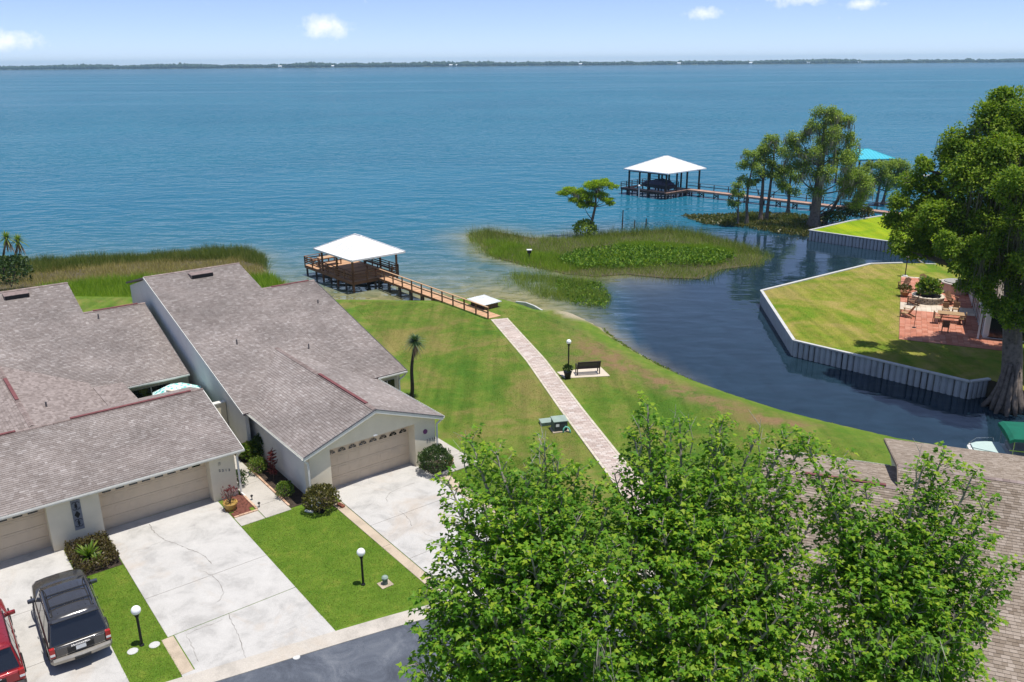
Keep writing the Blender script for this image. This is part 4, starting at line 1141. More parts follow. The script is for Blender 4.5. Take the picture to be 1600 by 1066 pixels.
# ------------------------------------------------------------------ near house on the right, roof only in view
def near_house():
    ang = math.radians(-20.5)
    d = Vector((math.cos(ang), math.sin(ang), 0)); yv = Vector((-math.sin(ang), math.cos(ang), 0))
    z0 = 3.4
    o = at(1203, 702, z0)
    o = Vector((o.x, o.y, 0))
    t = thing('near_house', 'tan shingled house roof at the lower right corner behind the trees', 'house', o, ang)
    # local frame: x along the ridge, y away from the camera; one long slope faces the camera
    L = lambda x, y, z: Vector((x, y, z))
    s = .26
    zr = z0 + 1.12
    ry = (at(1338, 753.5, zr) - o).dot(yv)
    zp = lambda y: zr + s * (y - ry)
    lo, hi = 2.0, 9.0
    for _ in range(50):
        m_ = (lo + hi) / 2; P = at(1403, 727, m_) - o
        if m_ > zp(P.dot(yv)): hi = m_
        else: lo = m_
    hx, hy = P.dot(d), P.dot(yv)
    zh = zp(hy)
    lo, hi = 0.0, zh
    for _ in range(50):
        m_ = (lo + hi) / 2; P = at(1403, 688, m_) - o
        if m_ < zh - s * (P.dot(yv) - hy): lo = m_
        else: hi = m_
    bk = P.dot(yv) - hy
    ye = ry - 9.3
    roof_plane(t, [L(-.1, 0, z0), L(hx + .4, 0, z0), L(hx + .4, ry, zr), L(-.1, ry, zr)], (1, 0, 0), 'low_roof', mat='shingle_tan', slab_mat='roof_tan', th=.12)
    roof_plane(t, [L(-.1, ry, zr), L(hx, ry, zr), L(hx, ye, zp(ye)), L(-.1, ye, zp(ye))], (1, 0, 0), 'low_roof', mat='shingle_tan', slab_mat='roof_tan', th=.12)
    ridge_cap(t, L(0, ry, zr + .02), L(hx, ry, zr + .02))
    vent_strip(t, L(hx - 3.4, ry, zr + .04), L(hx - .45, ry, zr + .04))
    gutter(t, L(hx + .05, .01, z0), L(-.12, .01, z0), out=(0, 1, 0))
    R = roof_plane(t, [L(hx, hy, zp(hy)), L(hx + 14, hy, zp(hy)), L(hx + 14, ye, zp(ye)), L(hx, ye, zp(ye))], (1, 0, 0), 'high_roof', slab_mat='roof_tan', tabs=False)
    roof_plane(t, [L(hx, hy, zp(hy)), L(hx + 14, hy, zp(hy)), L(hx + 14, hy + bk, zh - bk * s), L(hx, hy + bk, zh - bk * s)], (1, 0, 0), 'lake_roof', mat='shingle_tan', slab_mat='roof_tan')
    ridge_cap(t, L(hx, hy, zp(hy) + .02), L(hx + 14, hy, zp(hy) + .02))
    TAB_LOG.clear()
    shingles([L(hx, ye, zp(ye)), L(hx + 14, ye, zp(ye)), L(hx + 14, hy, zp(hy)), L(hx, hy, zp(hy))], (1, 0, 0), log=True)
    rot = Matrix.Rotation(ang, 4, 'Z')
    seen = []
    for k, (c, wd, q) in enumerate(TAB_LOG):
        px, py, w_ = px_of(o + rot @ c)
        if 1485 < px < 1595 and 735 < py < 1060 and wd > .16 and (px > 1560 or py < 860): seen.append((w_, k))
    seen.sort()
    chosen = set(k for _, k in seen[:290])
    rest = MB()
    for k, (c, wd, q) in enumerate(TAB_LOG):
        if k in chosen:
            MB().add([v - c for v in q], [(0, 1, 2, 3), (4, 5, 1, 0)]).build('shingle', 'shingle_tan_piece', R, loc=c)
        else: rest.add(q, [(0, 1, 2, 3), (4, 5, 1, 0)])
    rest.build('shingles', 'shingle_tan', R, kind='stuff')
    # walls
    zl = zp(ye) - .3
    MB().box(.3, hx + 13.7, ye + .5, -.35, -.3, zl).build('wall', 'stucco', t)
    MB().box(hx + .3, hx + 13.7, -.349, hy + bk - .4, -.3, zl).build('lake_wall', 'stucco', t)
    for nm, x, prof in (('gable_wall', .3, [(ye + .5, zl), (-.35, zl), (-.35, z0 - .15), (ry, zr - .2), (ye + .5, zp(ye + .5) - .2)]), ('gable_wall', hx + .25, [(ry, zr - .6), (-.3, z0 - .6), (hy + bk - .3, z0 - .6), (hy + bk - .3, zh - (bk - .3) * s - .2), (hy, zp(hy) - .2), (ry, zr - .2)])):
        n = len(prof)
        MB().add([L(x, y, z) for y, z in prof] + [L(x + .2, y, z) for y, z in prof], [tuple(range(n)), tuple(range(2 * n - 1, n - 1, -1))] + [(k, n + k, n + (k + 1) % n, (k + 1) % n) for k in range(n)]).build(nm, 'stucco', t)
    MB().beam(L(hx - .02, hy + bk, zh - bk * s - .06), L(hx - .02, hy, zh - .06), .03, .12).build('rake_board', 'roof_tan', t)
    MB().beam(L(hx - .02, hy, zp(hy) - .08), L(hx - .02, ry, zr - .08), .03, .16).build('rake_board', 'roof_tan', t)
near_house()
# ------------------------------------------------------------------ docks
def wood(name, col, var=.18):
    m, nt, out = _new(name)
    P = pos(nt)
    r = nt.nodes.new('ShaderNodeNewGeometry').outputs['Random Per Island']
    g = noise(nt, 9, 4, .7, P)
    c = ramp(nt, mathn(nt, 'ADD', mathn(nt, 'MULTIPLY', r, .6), mathn(nt, 'MULTIPLY', g, .4)), [(0.2, tuple(x * (1 - var * 1.5) for x in col)), (0.5, col), (0.8, tuple(min(1, x * (1 + var)) for x in col))])
    finish(nt, out, c, 0.85, bump(nt, g, .3, .01), .2)
    return m
M['deck'] = wood('tan_deck_boards', (.50, .30, .175))
M['timber'] = wood('brown_timber', (.20, .105, .055))
M['rail_wood'] = wood('light_rail_wood', (.46, .29, .165))
M['dark_timber'] = wood('dark_timber', (.055, .042, .036))
M['deck_red'] = wood('reddish_deck_boards', (.40, .25, .19))
M['piling'] = wood('wet_piling', (.085, .07, .06))
M['white_roof'] = simple('white_metal_roof', (.70, .70, .70), 0.45, 0.02, 1.0)
M['aqua_roof'] = simple('aqua_metal_roof', (.06, .42, .52), 0.45, 0.04, 1.0)
M['pale_roof'] = simple('pale_metal_roof', (.66, .68, .68), 0.5, 0.08, 1.5)
M['globe'] = simple('opal_globe', (.86, .86, .84), 0.35, 0.02, spec=.4)

def hip_roof(root, x0, x1, y0, y1, ze, zr, mat, seams=True):
    """four slopes with a short ridge along the longer side, ribs of standing seam and an eave trim"""
    w_, l_ = x1 - x0, y1 - y0
    cx, cy = (x0 + x1) / 2, (y0 + y1) / 2
    if l_ >= w_: r0, r1 = (cx, cy - max(.25, (l_ - w_) / 2), zr), (cx, cy + max(.25, (l_ - w_) / 2), zr)
    else: r0, r1 = (cx - max(.25, (w_ - l_) / 2), cy, zr), (cx + max(.25, (w_ - l_) / 2), cy, zr)
    c = [(x0, y0, ze), (x1, y0, ze), (x1, y1, ze), (x0, y1, ze)]
    if l_ >= w_: faces = [[c[0], c[1], r0], [c[1], c[2], r1, r0], [c[2], c[3], r1], [c[3], c[0], r0, r1]]
    else: faces = [[c[0], c[1], r1, r0], [c[1], c[2], r1], [c[2], c[3], r0, r1], [c[3], c[0], r0]]
    R = MB()
    for f in faces: R.slab(f, .05)
    R = R.build('roof', mat, root)
    for f in faces:
        a, b = Vector(f[0]), Vector(f[1]); top = [Vector(v) for v in f[2:]]
        s = MB()
        n = int((b - a).length / .6)
        apex_lo = top[-1]; apex_hi = top[0]
        e = (b - a).normalized()
        nrm = (b - a).cross(apex_lo - a).normalized()
        up = nrm.cross(e); up = up if up.z > 0 else -up
        for i in range(1, n):
            p = a + e * ((b - a).length * i / n)
            # climb to the slope's outline
            h = (apex_lo - a).dot(up); u = (p - a).dot(e); ul = (apex_lo - a).dot(e); ur = (apex_hi - a).dot(e); L = (b - a).length
            k = min(1, u / max(ul, .01), (L - u) / max(L - ur, .01))
            if k > .06: s.beam(p + nrm * .015, p + up * h * k * .98 + nrm * .015, .03, .035, nrm)
        if seams and s.v: s.build('seams', mat, R, kind='stuff')
        MB().beam(a + Vector((0, 0, -.07)), b + Vector((0, 0, -.07)), .05, .16).build('eave_trim', mat, R)
    for p, q in ((c[0], r0), (c[1], r0 if l_ >= w_ else r1), (c[2], r1), (c[3], r1 if l_ >= w_ else r0), (r0, r1)):
        MB().beam(Vector(p) + Vector((0, 0, .03)), Vector(q) + Vector((0, 0, .03)), .12, .03).build('hip_cap', mat, R)
    return R
def boards(x0, x1, y0, y1, z, across='x', wd=.14, th=.04):
    m = MB()
    if across == 'x':
        y = y0
        while y < y1 - .02: m.box(x0, x1, y, min(y + wd - .008, y1), z - th, z - random.uniform(0, .004)); y += wd
    else:
        x = x0
        while x < x1 - .02: m.box(x, min(x + wd - .008, x1), y0, y1, z - th, z - random.uniform(0, .004)); x += wd
    return m
def rail_run(root, p, q, post_mat, rail_mat, h=.95, n=None, mids=(.5,), step=1.5, top_w=.14, depth=0.0):
    p, q = Vector(p), Vector(q); L = (q - p).length; n = n or max(1, round(L / step)); d = (q - p) / n
    for i in range(n + 1):
        c = p + d * i
        MB().box(c.x - .05, c.x + .05, c.y - .05, c.y + .05, c.z - .25 - depth, c.z + h - .02).build('rail_post', post_mat, root)
    up = Vector((0, 0, 1))
    MB().beam(p + up * h, q + up * h, top_w, .04).build('top_rail', rail_mat, root)
    for m_ in mids: MB().beam(p + up * h * m_, q + up * h * m_, .04, .1).build('mid_rail', rail_mat, root)

def pavilion():
    """near boathouse: square hip roof, railed deck with benches, long walkway to the lawn"""
    ang = math.radians(40.4)
    F = at(549, 407.5, 2.2)
    t = thing('dock_pavilion', 'wooden dock pavilion with plain white hip roof and railed deck near the lawn', 'pavilion', (F.x, F.y, 0), ang)
    # x to the right along the shore, y out over the lake
    hip_roof(t, 0, 6.1, 0, 7.5, 2.2, 3.72, 'white_roof')
    zd = -.12
    x0, x1, y0, y1 = .45, 5.65, .75, 10.6
    D = boards(x0, x1, y0, y1, zd, 'x').build('deck_boards', 'deck', t, kind='stuff')
    for y in (y0, y1): MB().box(x0 - .03, x1 + .03, y - .05 if y == y0 else y + .003, y - .003 if y == y0 else y + .05, zd - .3, zd - .01).build('skirt_board', 'timber', t)
    for x in (x0, x1): MB().box(x - .05 if x == x0 else x + .003, x - .003 if x == x0 else x + .05, y0, y1, zd - .3, zd - .01).build('skirt_board', 'timber', t)
    for y in np.linspace(y0 + .3, y1 - .3, 6): MB().box(x0, x1, y - .04, y + .04, zd - .24, zd - .045).build('joist', 'timber', t)
    for x in (.55, 5.55):
        for y in (.85, 3.9, 6.9):
            MB().box(x - .08, x + .08, y - .08, y + .08, -3.2, 2.2).build('roof_post', 'timber', t)
    for x in (.55, 3.0, 5.55):
        for y in (2.3, 5.3, 8.4, 10.4): MB().tube([(x, y, -3.4), (x, y, zd - .04)], .11, 8).build('pile', 'piling', t)
    MB().tube([(3.0, .85, -3.4), (3.0, .85, zd - .04)], .11, 8).build('pile', 'piling', t)
    for y in (.85, 3.9, 6.9):
        MB().beam((.55, y, 2.12), (5.55, y, 2.12), .08, .16).build('roof_beam', 'timber', t)
    for x in (.55, 5.55): MB().beam((x, .85, 2.02), (x, 6.9, 2.02), .08, .16).build('roof_beam', 'timber', t)
    # railings with slatted backs (built-in benches)
    runs = [((x0, y0, zd), (3.6, y0, zd)), ((x0, y0, zd), (x0, y1, zd)), ((x0, y1, zd), (x1, y1, zd)), ((x1, y0, zd), (x1, y1, zd)), ((4.95, y0, zd), (x1, y0, zd))]
    for p, q in runs: rail_run(t, p, q, 'timber', 'timber', mids=(.3, .52, .75), step=1.6)
    # bench seats and a fish table
    for (bx0, bx1, by0, by1) in ((x0 + .12, x0 + .55, 1.2, 7.0), (x1 - .55, x1 - .12, 1.2, 7.0), (x0 + .6, x1 - .6, y1 - .55, y1 - .12)):
        boards(bx0, bx1, by0, by1, zd + .46, 'x' if by1 - by0 < 1 else 'y', .13, .035).build('bench_seat', 'timber', t, kind='stuff')
        for k in (0.06, .5, .94):
            c = (bx0 + (bx1 - bx0) * (k if bx1 - bx0 > 1 else .5), by0 + (by1 - by0) * (k if by1 - by0 > 1 else .5))
            MB().box(c[0] - .05, c[0] + .05, c[1] - .05, c[1] + .05, zd, zd + .43).build('bench_leg', 'timber', t)
    ft = boards(1.2, 3.6, 8.35, 9.35, zd + .92, 'x', .14, .04).build('table_top', 'rail_wood', t, kind='stuff')
    for x in (1.3, 3.5):
        for y in (8.45, 9.25): MB().box(x - .05, x + .05, y - .05, y + .05, zd, zd + .88).build('table_leg', 'timber', t)
    # walkway
    w0, w1 = at(766, 499.5, .0), at(577, 429, zd)
    e0, e1 = at(780, 493.5, .0), at(590, 424, zd)
    c0, c1 = (w0 + e0) / 2, (w1 + e1) / 2
    dv = (c0 - c1); dv.z = 0; Lw = dv.length; aw = math.atan2(dv.y, dv.x)
    wk_ = thing('dock_walkway', 'tan wooden walkway with one railing leading from the lawn to the near pavilion', 'walkway', (c1.x, c1.y, 0), aw)
    hw = .62
    z0, z1 = zd, .06
    m = MB(); n = int(Lw / .15)
    for i in range(n):
        xa, xb = Lw * i / n, Lw * (i + 1) / n - .008; za = z0 + (z1 - z0) * i / n
        m.box(xa, xb, -hw, hw, za - .04, za - random.uniform(0, .004))
    m.build('deck_boards', 'deck', wk_, kind='stuff')
    for y in (-hw + .05, hw - .05): MB().beam((0, y, z0 - .14), (Lw, y, z1 - .14), .06, .2).build('stringer', 'timber', wk_)
    k = 11
    for i in range(k):
        x = Lw * i / (k - 1); z_ = z0 + (z1 - z0) * i / (k - 1)
        if x < Lw * .62:
            for y in (-hw + .1, hw - .1): MB().tube([(x, y, -3.2), (x, y, z_ - .06)], .10, 8).build('pile', 'piling', wk_)
    rail_run(wk_, (0, -hw - .06, z0), (Lw, -hw - .06, z1), 'timber', 'rail_wood', h=.95, n=12, mids=(.5,), top_w=.16)
pavilion()

def far_boathouse():
    ang = math.radians(41.5)
    F = at(1043, 271.5, 3.0)
    t = thing('boathouse', 'dark posted boathouse with white seamed hip roof far out on the lake', 'boathouse', (F.x, F.y, 0), ang)
    X, Y = 10.3, 9.2
    hip_roof(t, 0, X, 0, Y, 3.0, 5.05, 'white_roof')
    zd = -.15
    x0, x1, y0, y1 = .2, 7.2, .3, 9.8
    # U-shaped deck round the slip
    for nm, a in (('deck_boards', (x0, x1, y0, y0 + 1.6)), ('deck_boards', (x0, x0 + 1.3, y0 + 1.61, y1)), ('deck_boards', (x1 - 1.3, x1, y0 + 1.61, y1)), ('deck_boards', (x0 + 1.31, x1 - 1.31, y1 - 1.2, y1))):
        boards(a[0], a[1], a[2], a[3], zd, 'x', .15).build(nm, 'deck_red', t, kind='stuff')
    for p, q in (((x0, y0, 0), (x1, y0, 0)), ((x0, y0, 0), (x0, y1, 0)), ((x1, y0, 0), (x1, y1, 0)), ((x0, y1, 0), (x1, y1, 0))):
        MB().beam(Vector(p) + Vector((0, 0, zd - .2)), Vector(q) + Vector((0, 0, zd - .2)), .07, .34).build('skirt_board', 'dark_timber', t)
    for x in (.7, 3.4, 6.1, 9.4):
        for y in (.7, 4.4, 8.5): MB().box(x - .11, x + .11, y - .11, y + .11, -3.2, 3.0).build('roof_post', 'dark_timber', t)
    for y in (.7, 4.4, 8.5): MB().beam((.7, y, 2.86), (9.4, y, 2.86), .12, .24).build('roof_beam', 'dark_timber', t)
    for x in (.7, 9.4): MB().beam((x, .7, 2.7), (x, 8.5, 2.7), .12, .24).build('roof_beam', 'dark_timber', t)
    for x in np.linspace(x0 + .1, x1 - .1, 6):
        for y in (y0 + .05, y1 - .1): MB().tube([(x, y, -3.2), (x, y, zd)], .12, 7).build('pile', 'piling', t)
    for y in np.linspace(2, 8, 4):
        for x in (x0 + .05, x1 - .05): MB().tube([(x, y, -3.2), (x, y, zd)], .12, 7).build('pile', 'piling', t)
    rail_run(t, (x1 + .1, y0 + 3, zd), (x1 + .1, y1, zd), 'dark_timber', 'dark_timber', .9, None, (.35, .65))
    rail_run(t, (x0, y1, zd), (x1, y1, zd), 'dark_timber', 'dark_timber', .9, None, (.35, .65))
    # boat on the lift: hull, covered seats, windscreen frame
    b = thing('lift_boat', 'dark pontoon boat with purple grey cover inside the far boathouse', 'boat', t.matrix_basis @ Vector((1.7, 1.95, 0)), ang)
    def sect(y, hw, zb, zt): return [(2.0 - hw, y, zt), (2.0 - hw, y, zb + .15), (2.0 - hw * .6, y, zb), (2.0 + hw * .6, y, zb), (2.0 + hw, y, zb + .15), (2.0 + hw, y, zt)]
    MB().loft([sect(.0, 1.1, .0, .55), sect(.4, 1.25, -.05, .6), sect(4.6, 1.25, -.05, .6), sect(5.6, .9, .1, .7)]).build('hull', 'boat_dark', b, bevel=.04)
    MB().loft([[(2 - hw, y, .6), (2 - hw * .8, y, .6 + h), (2 + hw * .8, y, .6 + h), (2 + hw, y, .6)] for y, hw, h in ((.2, 1.1, .25), (1.2, 1.2, .6), (2.6, 1.2, .85), (3.6, 1.1, .6), (5.2, .8, .3))]).build('cover', 'boat_cover', b, bevel=.05)
    for x in (.95, 3.05): MB().tube([(x, 1.0, .9), (x, 1.4, 1.9), (x, 3.2, 1.95)], .03, 6).build('frame_tube', 'dark_timber', b)
    # lamp on its own pile beside the deck
    lp = at(998, 309, WATER)
    l = thing('dock_lamp', 'white globe lamp on a pale pile in front of the far boathouse', 'lamp', (lp.x, lp.y, WATER))
    MB().tube([(0, 0, -1.5), (0, 0, 1.75)], .09, 8).build('post', 'white_metal', l)
    ball(l, 'globe', (0, 0, 1.9), .2, 'globe')
    # walkway to the shore with crossed braces
    p0 = t.matrix_basis @ Vector((x1 - .2, y0 + 2.2, 0)); p1 = at(1392, 331.5, zd)
    p0 = at(1068, 294.5, zd)
    dv = p1 - p0; dv.z = 0; L = dv.length + 3; aw = math.atan2(dv.y, dv.x)
    k_ = thing('far_walkway', 'long reddish walkway on crossed braces running to the far boathouse', 'walkway', (p0.x, p0.y, 0), aw)
    boards(0, L, -.75, .75, zd, 'y', .16, .04).build('deck_boards', 'deck_red', k_, kind='stuff')
    for y in (-.72, .72): MB().beam((0, y, zd - .17), (L, y, zd - .17), .07, .26).build('stringer', 'deck_red' if y < 0 else 'dark_timber', k_)
    n = 14
    for i in range(n):
        x = .8 + (L - 1.6) * i / (n - 1)
        for y in (-.66, .66): MB().tube([(x, y, -3.2), (x, y, zd)], .11, 6).build('pile', 'piling', k_)
        MB().beam((x, -.66, zd - .3), (x, .66, -1.1), .05, .14).build('cross_brace', 'dark_timber', k_)
        MB().beam((x + .07, .66, zd - .3), (x + .07, -.66, -1.1), .05, .14).build('cross_brace', 'dark_timber', k_)
    rail_run(k_, (0, .8, zd), (L, .8, zd), 'dark_timber', 'dark_timber', .95, 14, (.5,), top_w=.16)
def ball(root, name, c, r, mat, seg=14):
    m = MB().lathe([(max(.002, r * math.sin(PI * i / seg)), -r * math.cos(PI * i / seg)) for i in range(seg + 1)], seg + 4, c)
    return m.build(name, mat, root, smooth=True)
M['boat_dark'] = simple('dark_hull', (.035, .035, .045), 0.4)
M['boat_cover'] = simple('purple_grey_cover', (.10, .085, .13), 0.9, .2)
far_boathouse()

def aqua_boathouse():
    c = at(1365, 252, 0)
    t = thing('aqua_boathouse', 'boathouse with bright aqua hip roof half hidden behind the mossy cypress', 'boathouse', at(1350, 287, WATER).xy.to_3d(), math.radians(8))
    hip_roof(t, -4.2, 5.6, 0, 7, 3.1, 4.6, 'aqua_roof')
    for x in (-3.6, .7, 5.0):
        for y in (.5, 3.5, 6.5): MB().box(x - .12, x + .12, y - .12, y + .12, -3.2, 3.0).build('roof_post', 'dark_timber', t)
    for y in (.5, 6.5): MB().beam((-3.6, y, 2.9), (5.0, y, 2.9), .12, .24).build('roof_beam', 'dark_timber', t)
    boards(-4, 6.6, -.6, .8, -.1, 'y', .16).build('deck_boards', 'pale_deck', t, kind='stuff')
    MB().beam((-4, -.6, -.25), (6.6, -.6, -.25), .08, .3).build('skirt_board', 'pale_deck', t)
    MB().box(-2.4, 2.8, 2.0, 4.6, .3, 1.2).build('boat_cover', 'white_metal', t, bevel=.3, seg=3)
    p = at(1425, 273, 0)
    k = thing('pier', 'pale pier with thin railing running right behind the large tree', 'pier', (p.x, p.y, 0), math.radians(-4))
    boards(0, 26, -.8, .8, -.1, 'y', .16).build('deck_boards', 'pale_deck', k, kind='stuff')
    MB().beam((0, -.8, -.25), (26, -.8, -.25), .07, .28).build('stringer', 'pale_deck', k)
    for i in range(9):
        for y in (-.6, .6): MB().tube([(.5 + i * 3.1, y, -3.2), (.5 + i * 3.1, y, -.1)], .12, 6).build('pile', 'piling', k)
    rail_run(k, (0, .75, -.1), (26, .75, -.1), 'dark_timber', 'dark_timber', 1.0, 10, (.5,), top_w=.12)
M['pale_deck'] = wood('pale_deck', (.52, .50, .44))
aqua_boathouse()

def pump_shed():
    c = at(756, 477, .75)
    t = thing('pump_shed', 'low dark timber box with pale metal lid beside the near walkway', 'shed', at(756, 476.5, .55).xy.to_3d(), math.radians(41))
    MB().box(.25, 1.75, .25, 2.1, -.9, .44).build('wall', 'dark_timber', t)
    for i in range(7): MB().box(.25 + i * .214, .25 + i * .214 + .195, .225, .248, -.8, .42).build('plank', 'timber', t)
    for i in range(8): MB().box(1.752, 1.775, .25 + i * .231, .46 + i * .231, -.8, .42).build('plank', 'timber', t)
    lid = MB().hexa([(0, 0, .46), (2.0, 0, .46), (2.0, 2.36, .56), (0, 2.36, .56)], [(0, 0, .50), (2.0, 0, .50), (2.0, 2.36, .60), (0, 2.36, .60)]).build('lid', 'pale_roof', t)
    for i in range(8):
        x = .1 + i * .257
        MB().beam((x, 0, .512), (x, 2.36, .612), .035, .03).build('seam', 'pale_roof', lid)
pump_shed()
# low concrete edging by the reeds
m = MB()
ed = [at(*p) for p in ((806, 468.6, -.1), (822, 470.5, -.1), (835, 475.5, -.1), (847, 482.5, -.15))]
e0 = ed[0]
for a_, b_ in zip(ed[:-1], ed[1:]): m.beam(a_ - e0 - Vector((0, 0, .40)), b_ - e0 - Vector((0, 0, .40)), .16, .55)
kk = m.build('shore_edging', 'cap', loc=e0); tag(kk, 'short pale concrete edging at the lawn corner beside the reeds', 'edging')

# poles standing in the water by the reed island
for (px, py, h, lb) in ((972, 359, 2.6, 'tallest bare wooden pole standing behind the reed island'), (991, 357, 1.1, 'middle of the three bare poles behind the reed island'), (1009, 356, 1.25, 'bare pole farthest right behind the reed island')):
    p = at(px, py, WATER)
    o = MB().tube([(0, 0, -1.2), (.02, 0, h * .5), (.05, .02, h)], [.09, .085, .07], 7).build('wooden_pole', 'piling', loc=p)
    tag(o, lb, 'pole', 'poles behind the reed island')
p = at(827, 408, WATER)
t = thing('nest_box', 'small white topped nest box on a post among the island reeds', 'nest box', p)
MB().tube([(0, 0, -1), (0, 0, .9)], .06, 7).build('post', 'piling', t)
MB().box(-.22, .22, -.2, .2, .9, 1.25).build('box', 'dark_timber', t)
MB().box(-.28, .28, -.27, .27, 1.25, 1.31).build('lid', 'white_metal', t)
# ------------------------------------------------------------------ lamps
def lamp(px, py, h, r, label, group='black posts with white globes'):
    p = at(px, py, 0)
    t = thing('lamp_post', label, 'lamp', p, 0, group)
    MB().lathe([(.085, -.2), (.085, .05), (.05, .09), (.045, h - .12), (.075, h - .10), (.075, h - .02), (.05, h)], 14).build('post', 'black', t, smooth=False)
    MB().lathe([(.10, h - .01), (.12, h + .03), (.10, h + .05)], 14).build('fitter', 'black', t)
    ball(t, 'globe', (0, 0, h + r * .92), r, 'globe', 16)
    return t
lamp(567.7, 914, 1.36, .17, 'globe lamp on the lawn between the two open driveways')
lamp(222, 1009, 1.36, .17, 'globe lamp on the narrow lawn strip beside the dark car')
lamp(888, 589, 2.32, .165, 'tall globe lamp beside the park bench')

# ------------------------------------------------------------------ bench, planter, boxes on the lawn
def park_bench():
    a_, b_ = at(903.5, 587, 0), at(935.5, 585, 0)
    d = b_ - a_; ang = math.atan2(d.y, d.x)
    t = thing('park_bench', 'dark slatted park bench on the small pad facing the water', 'bench', (a_ + b_) / 2, ang)
    L = .78
    for i in range(5):
        y = .05 + i * .1
        MB().box(-L, L, y, y + .075, .43, .46).build('seat_slat', 'bench_metal', t)
    for i in range(6):
        z = .50 + i * .075; y = -.03 - i * .018
        MB().box(-L, L, y - .012, y + .012, z, z + .055).build('back_slat', 'bench_metal', t)
    for x in (-L + .02, L - .02):
        MB().box(x - .03, x + .03, -.02, .04, 0, .45).build('leg', 'bench_metal', t)
        MB().box(x - .03, x + .03, .48, .54, 0, .66).build('leg', 'bench_metal', t)
        MB().beam((x, .0, .45), (x, -.15, .98), .06, .05).build('back_upright', 'bench_metal', t)
        MB().box(x - .04, x + .04, -.08, .57, .66, .70).build('arm_rest', 'bench_metal', t, bevel=.01)
    MB().box(-L - .02, L + .02, -.18, -.12, .95, 1.0).build('top_bar', 'bench_metal', t, bevel=.01)
M['bench_metal'] = simple('dark_bench_metal', (.035, .022, .018), 0.45)
park_bench()
def leafy(root, name, n, r, h, mat, base=(0, 0, 0), size=(.10, .2), shape=KITE, up=.6, seed=1, thick=.35, zc=None):
    """shrub foliage: leaves spread through the outer shell of a rounded volume"""
    rng = np.random.default_rng(seed)
    d = unit(rng.normal(size=(n, 3)))
    d[:, 2] = np.where(d[:, 2] < -.55, -d[:, 2], d[:, 2])
    bumpy = 1 + .16 * np.sin(d[:, 0] * 5 + seed) * np.cos(d[:, 1] * 6 + seed * 2) + .08 * np.sin(d[:, 2] * 11 + seed)
    k = (1 - thick * rng.random(n) ** 2) * bumpy
    P = d * k[:, None] * np.array([r, r, h / 2]) + np.array(base) + np.array([0, 0, h / 2 if zc is None else zc])
    P[:, 2] = np.maximum(P[:, 2], base[2] + .03)
    al = unit(d * .7 + rng.normal(size=(n, 3)) * .6 + np.array([0, 0, up]))
    nr = unit(rng.normal(size=(n, 3)) * .7 + d + np.array([0, 0, .4]))
    s = rng.uniform(size[0], size[1], n)
    V, F = leaf_arrays(shape, P, al, nr, s)
    return mesh_np(name, V, F, mat, root)
def shrub(px, py, r, h, label, mat, n=900, size=(.06, .12), group=None, seed=1, z=0, core=True):
    p = at(px, py, z)
    t = thing('shrub', label, 'shrub', p, 0, group)
    m = MB()
    rng = random.Random(seed)
    for k in range(6):
        an = k * 1.05 + rng.random(); m.tube([(0, 0, -.05), (math.cos(an) * r * .3, math.sin(an) * r * .3, h * .4), (math.cos(an) * r * .6, math.sin(an) * r * .6, h * .75)], [.03, .02, .01], 5)
    m.build('stems', 'bark', t)
    leafy(t, 'foliage', n, r, h, mat, size=size, seed=seed)
    return t
M['bark'] = simple('grey_brown_bark', (.13, .10, .075), 0.95, .3, 6, .6, 14)
M['hedge'] = leaf_mat('hedge_leaves', [(0.15, (.018, .040, .010)), (0.5, (.040, .080, .016)), (0.85, (.085, .130, .028))], .2)
M['hedge_brown'] = leaf_mat('brownish_leaves', [(0.15, (.035, .022, .010)), (0.5, (.075, .055, .016)), (0.85, (.13, .12, .028))], .2)
M['olive_leaf'] = leaf_mat('olive_leaves', [(0.15, (.045, .048, .010)), (0.5, (.095, .098, .020)), (0.85, (.18, .15, .04))], .25)
M['leaf_bright'] = leaf_mat('bright_leaves', [(0.15, (.045, .11, .012)), (0.5, (.11, .20, .018)), (0.85, (.26, .30, .05))], .35)
M['leaf_red'] = leaf_mat('red_leaves', [(0.15, (.09, .018, .022)), (0.5, (.16, .03, .035)), (0.85, (.26, .07, .06))], .3)
M['terracotta'] = simple('terracotta', (.36, .17, .075), 0.7, .15, 4)
M['ochre_pot'] = simple('ochre_glaze', (.42, .26, .07), 0.4, .15, 4)
M['brick'] = island_mat('red_brick', [(0, (.20, .065, .042)), (.5, (.28, .10, .065)), (1, (.36, .15, .10))])
M['mulch'] = simple('red_mulch', (.15, .055, .038), 0.95, .45, 9, .8, 25)
M['pale_stone'] = simple('pale_stone', (.52, .42, .32), .9, .15, 5)
M['soil'] = simple('dark_soil', (.05, .036, .026), 0.95, .35, 6, .6, 20)

shrub(503, 796, .78, 1.15, 'round olive brown shrub at the left front corner of the gabled garage', 'olive_leaf', 2600, (.06, .13), seed=3)
shrub(681, 738, .86, 1.35, 'large square trimmed dark hedge right of the gabled garage door', 'hedge', 3400, (.06, .12), seed=4)
shrub(446, 776, .40, .75, 'small clipped green bush nearest the front walk corner', 'leaf_bright', 900, (.05, .10), seed=5)
shrub(404, 740, .46, .85, 'clipped green bush halfway along the shaded front walk', 'leaf_bright', 1100, (.05, .10), seed=6)
shrub(376, 760, .34, .85, 'narrow green bush against the row house end wall', 'hedge', 800, (.05, .10), seed=7)
shrub(392, 716, .55, .8, 'loose light green shrub at the back of the shaded walk', 'leaf_bright', 700, (.12, .26), seed=8)
shrub(414, 712, .5, 1.3, 'tall dark green shrub against the tall side wall', 'hedge', 900, (.10, .2), seed=9)
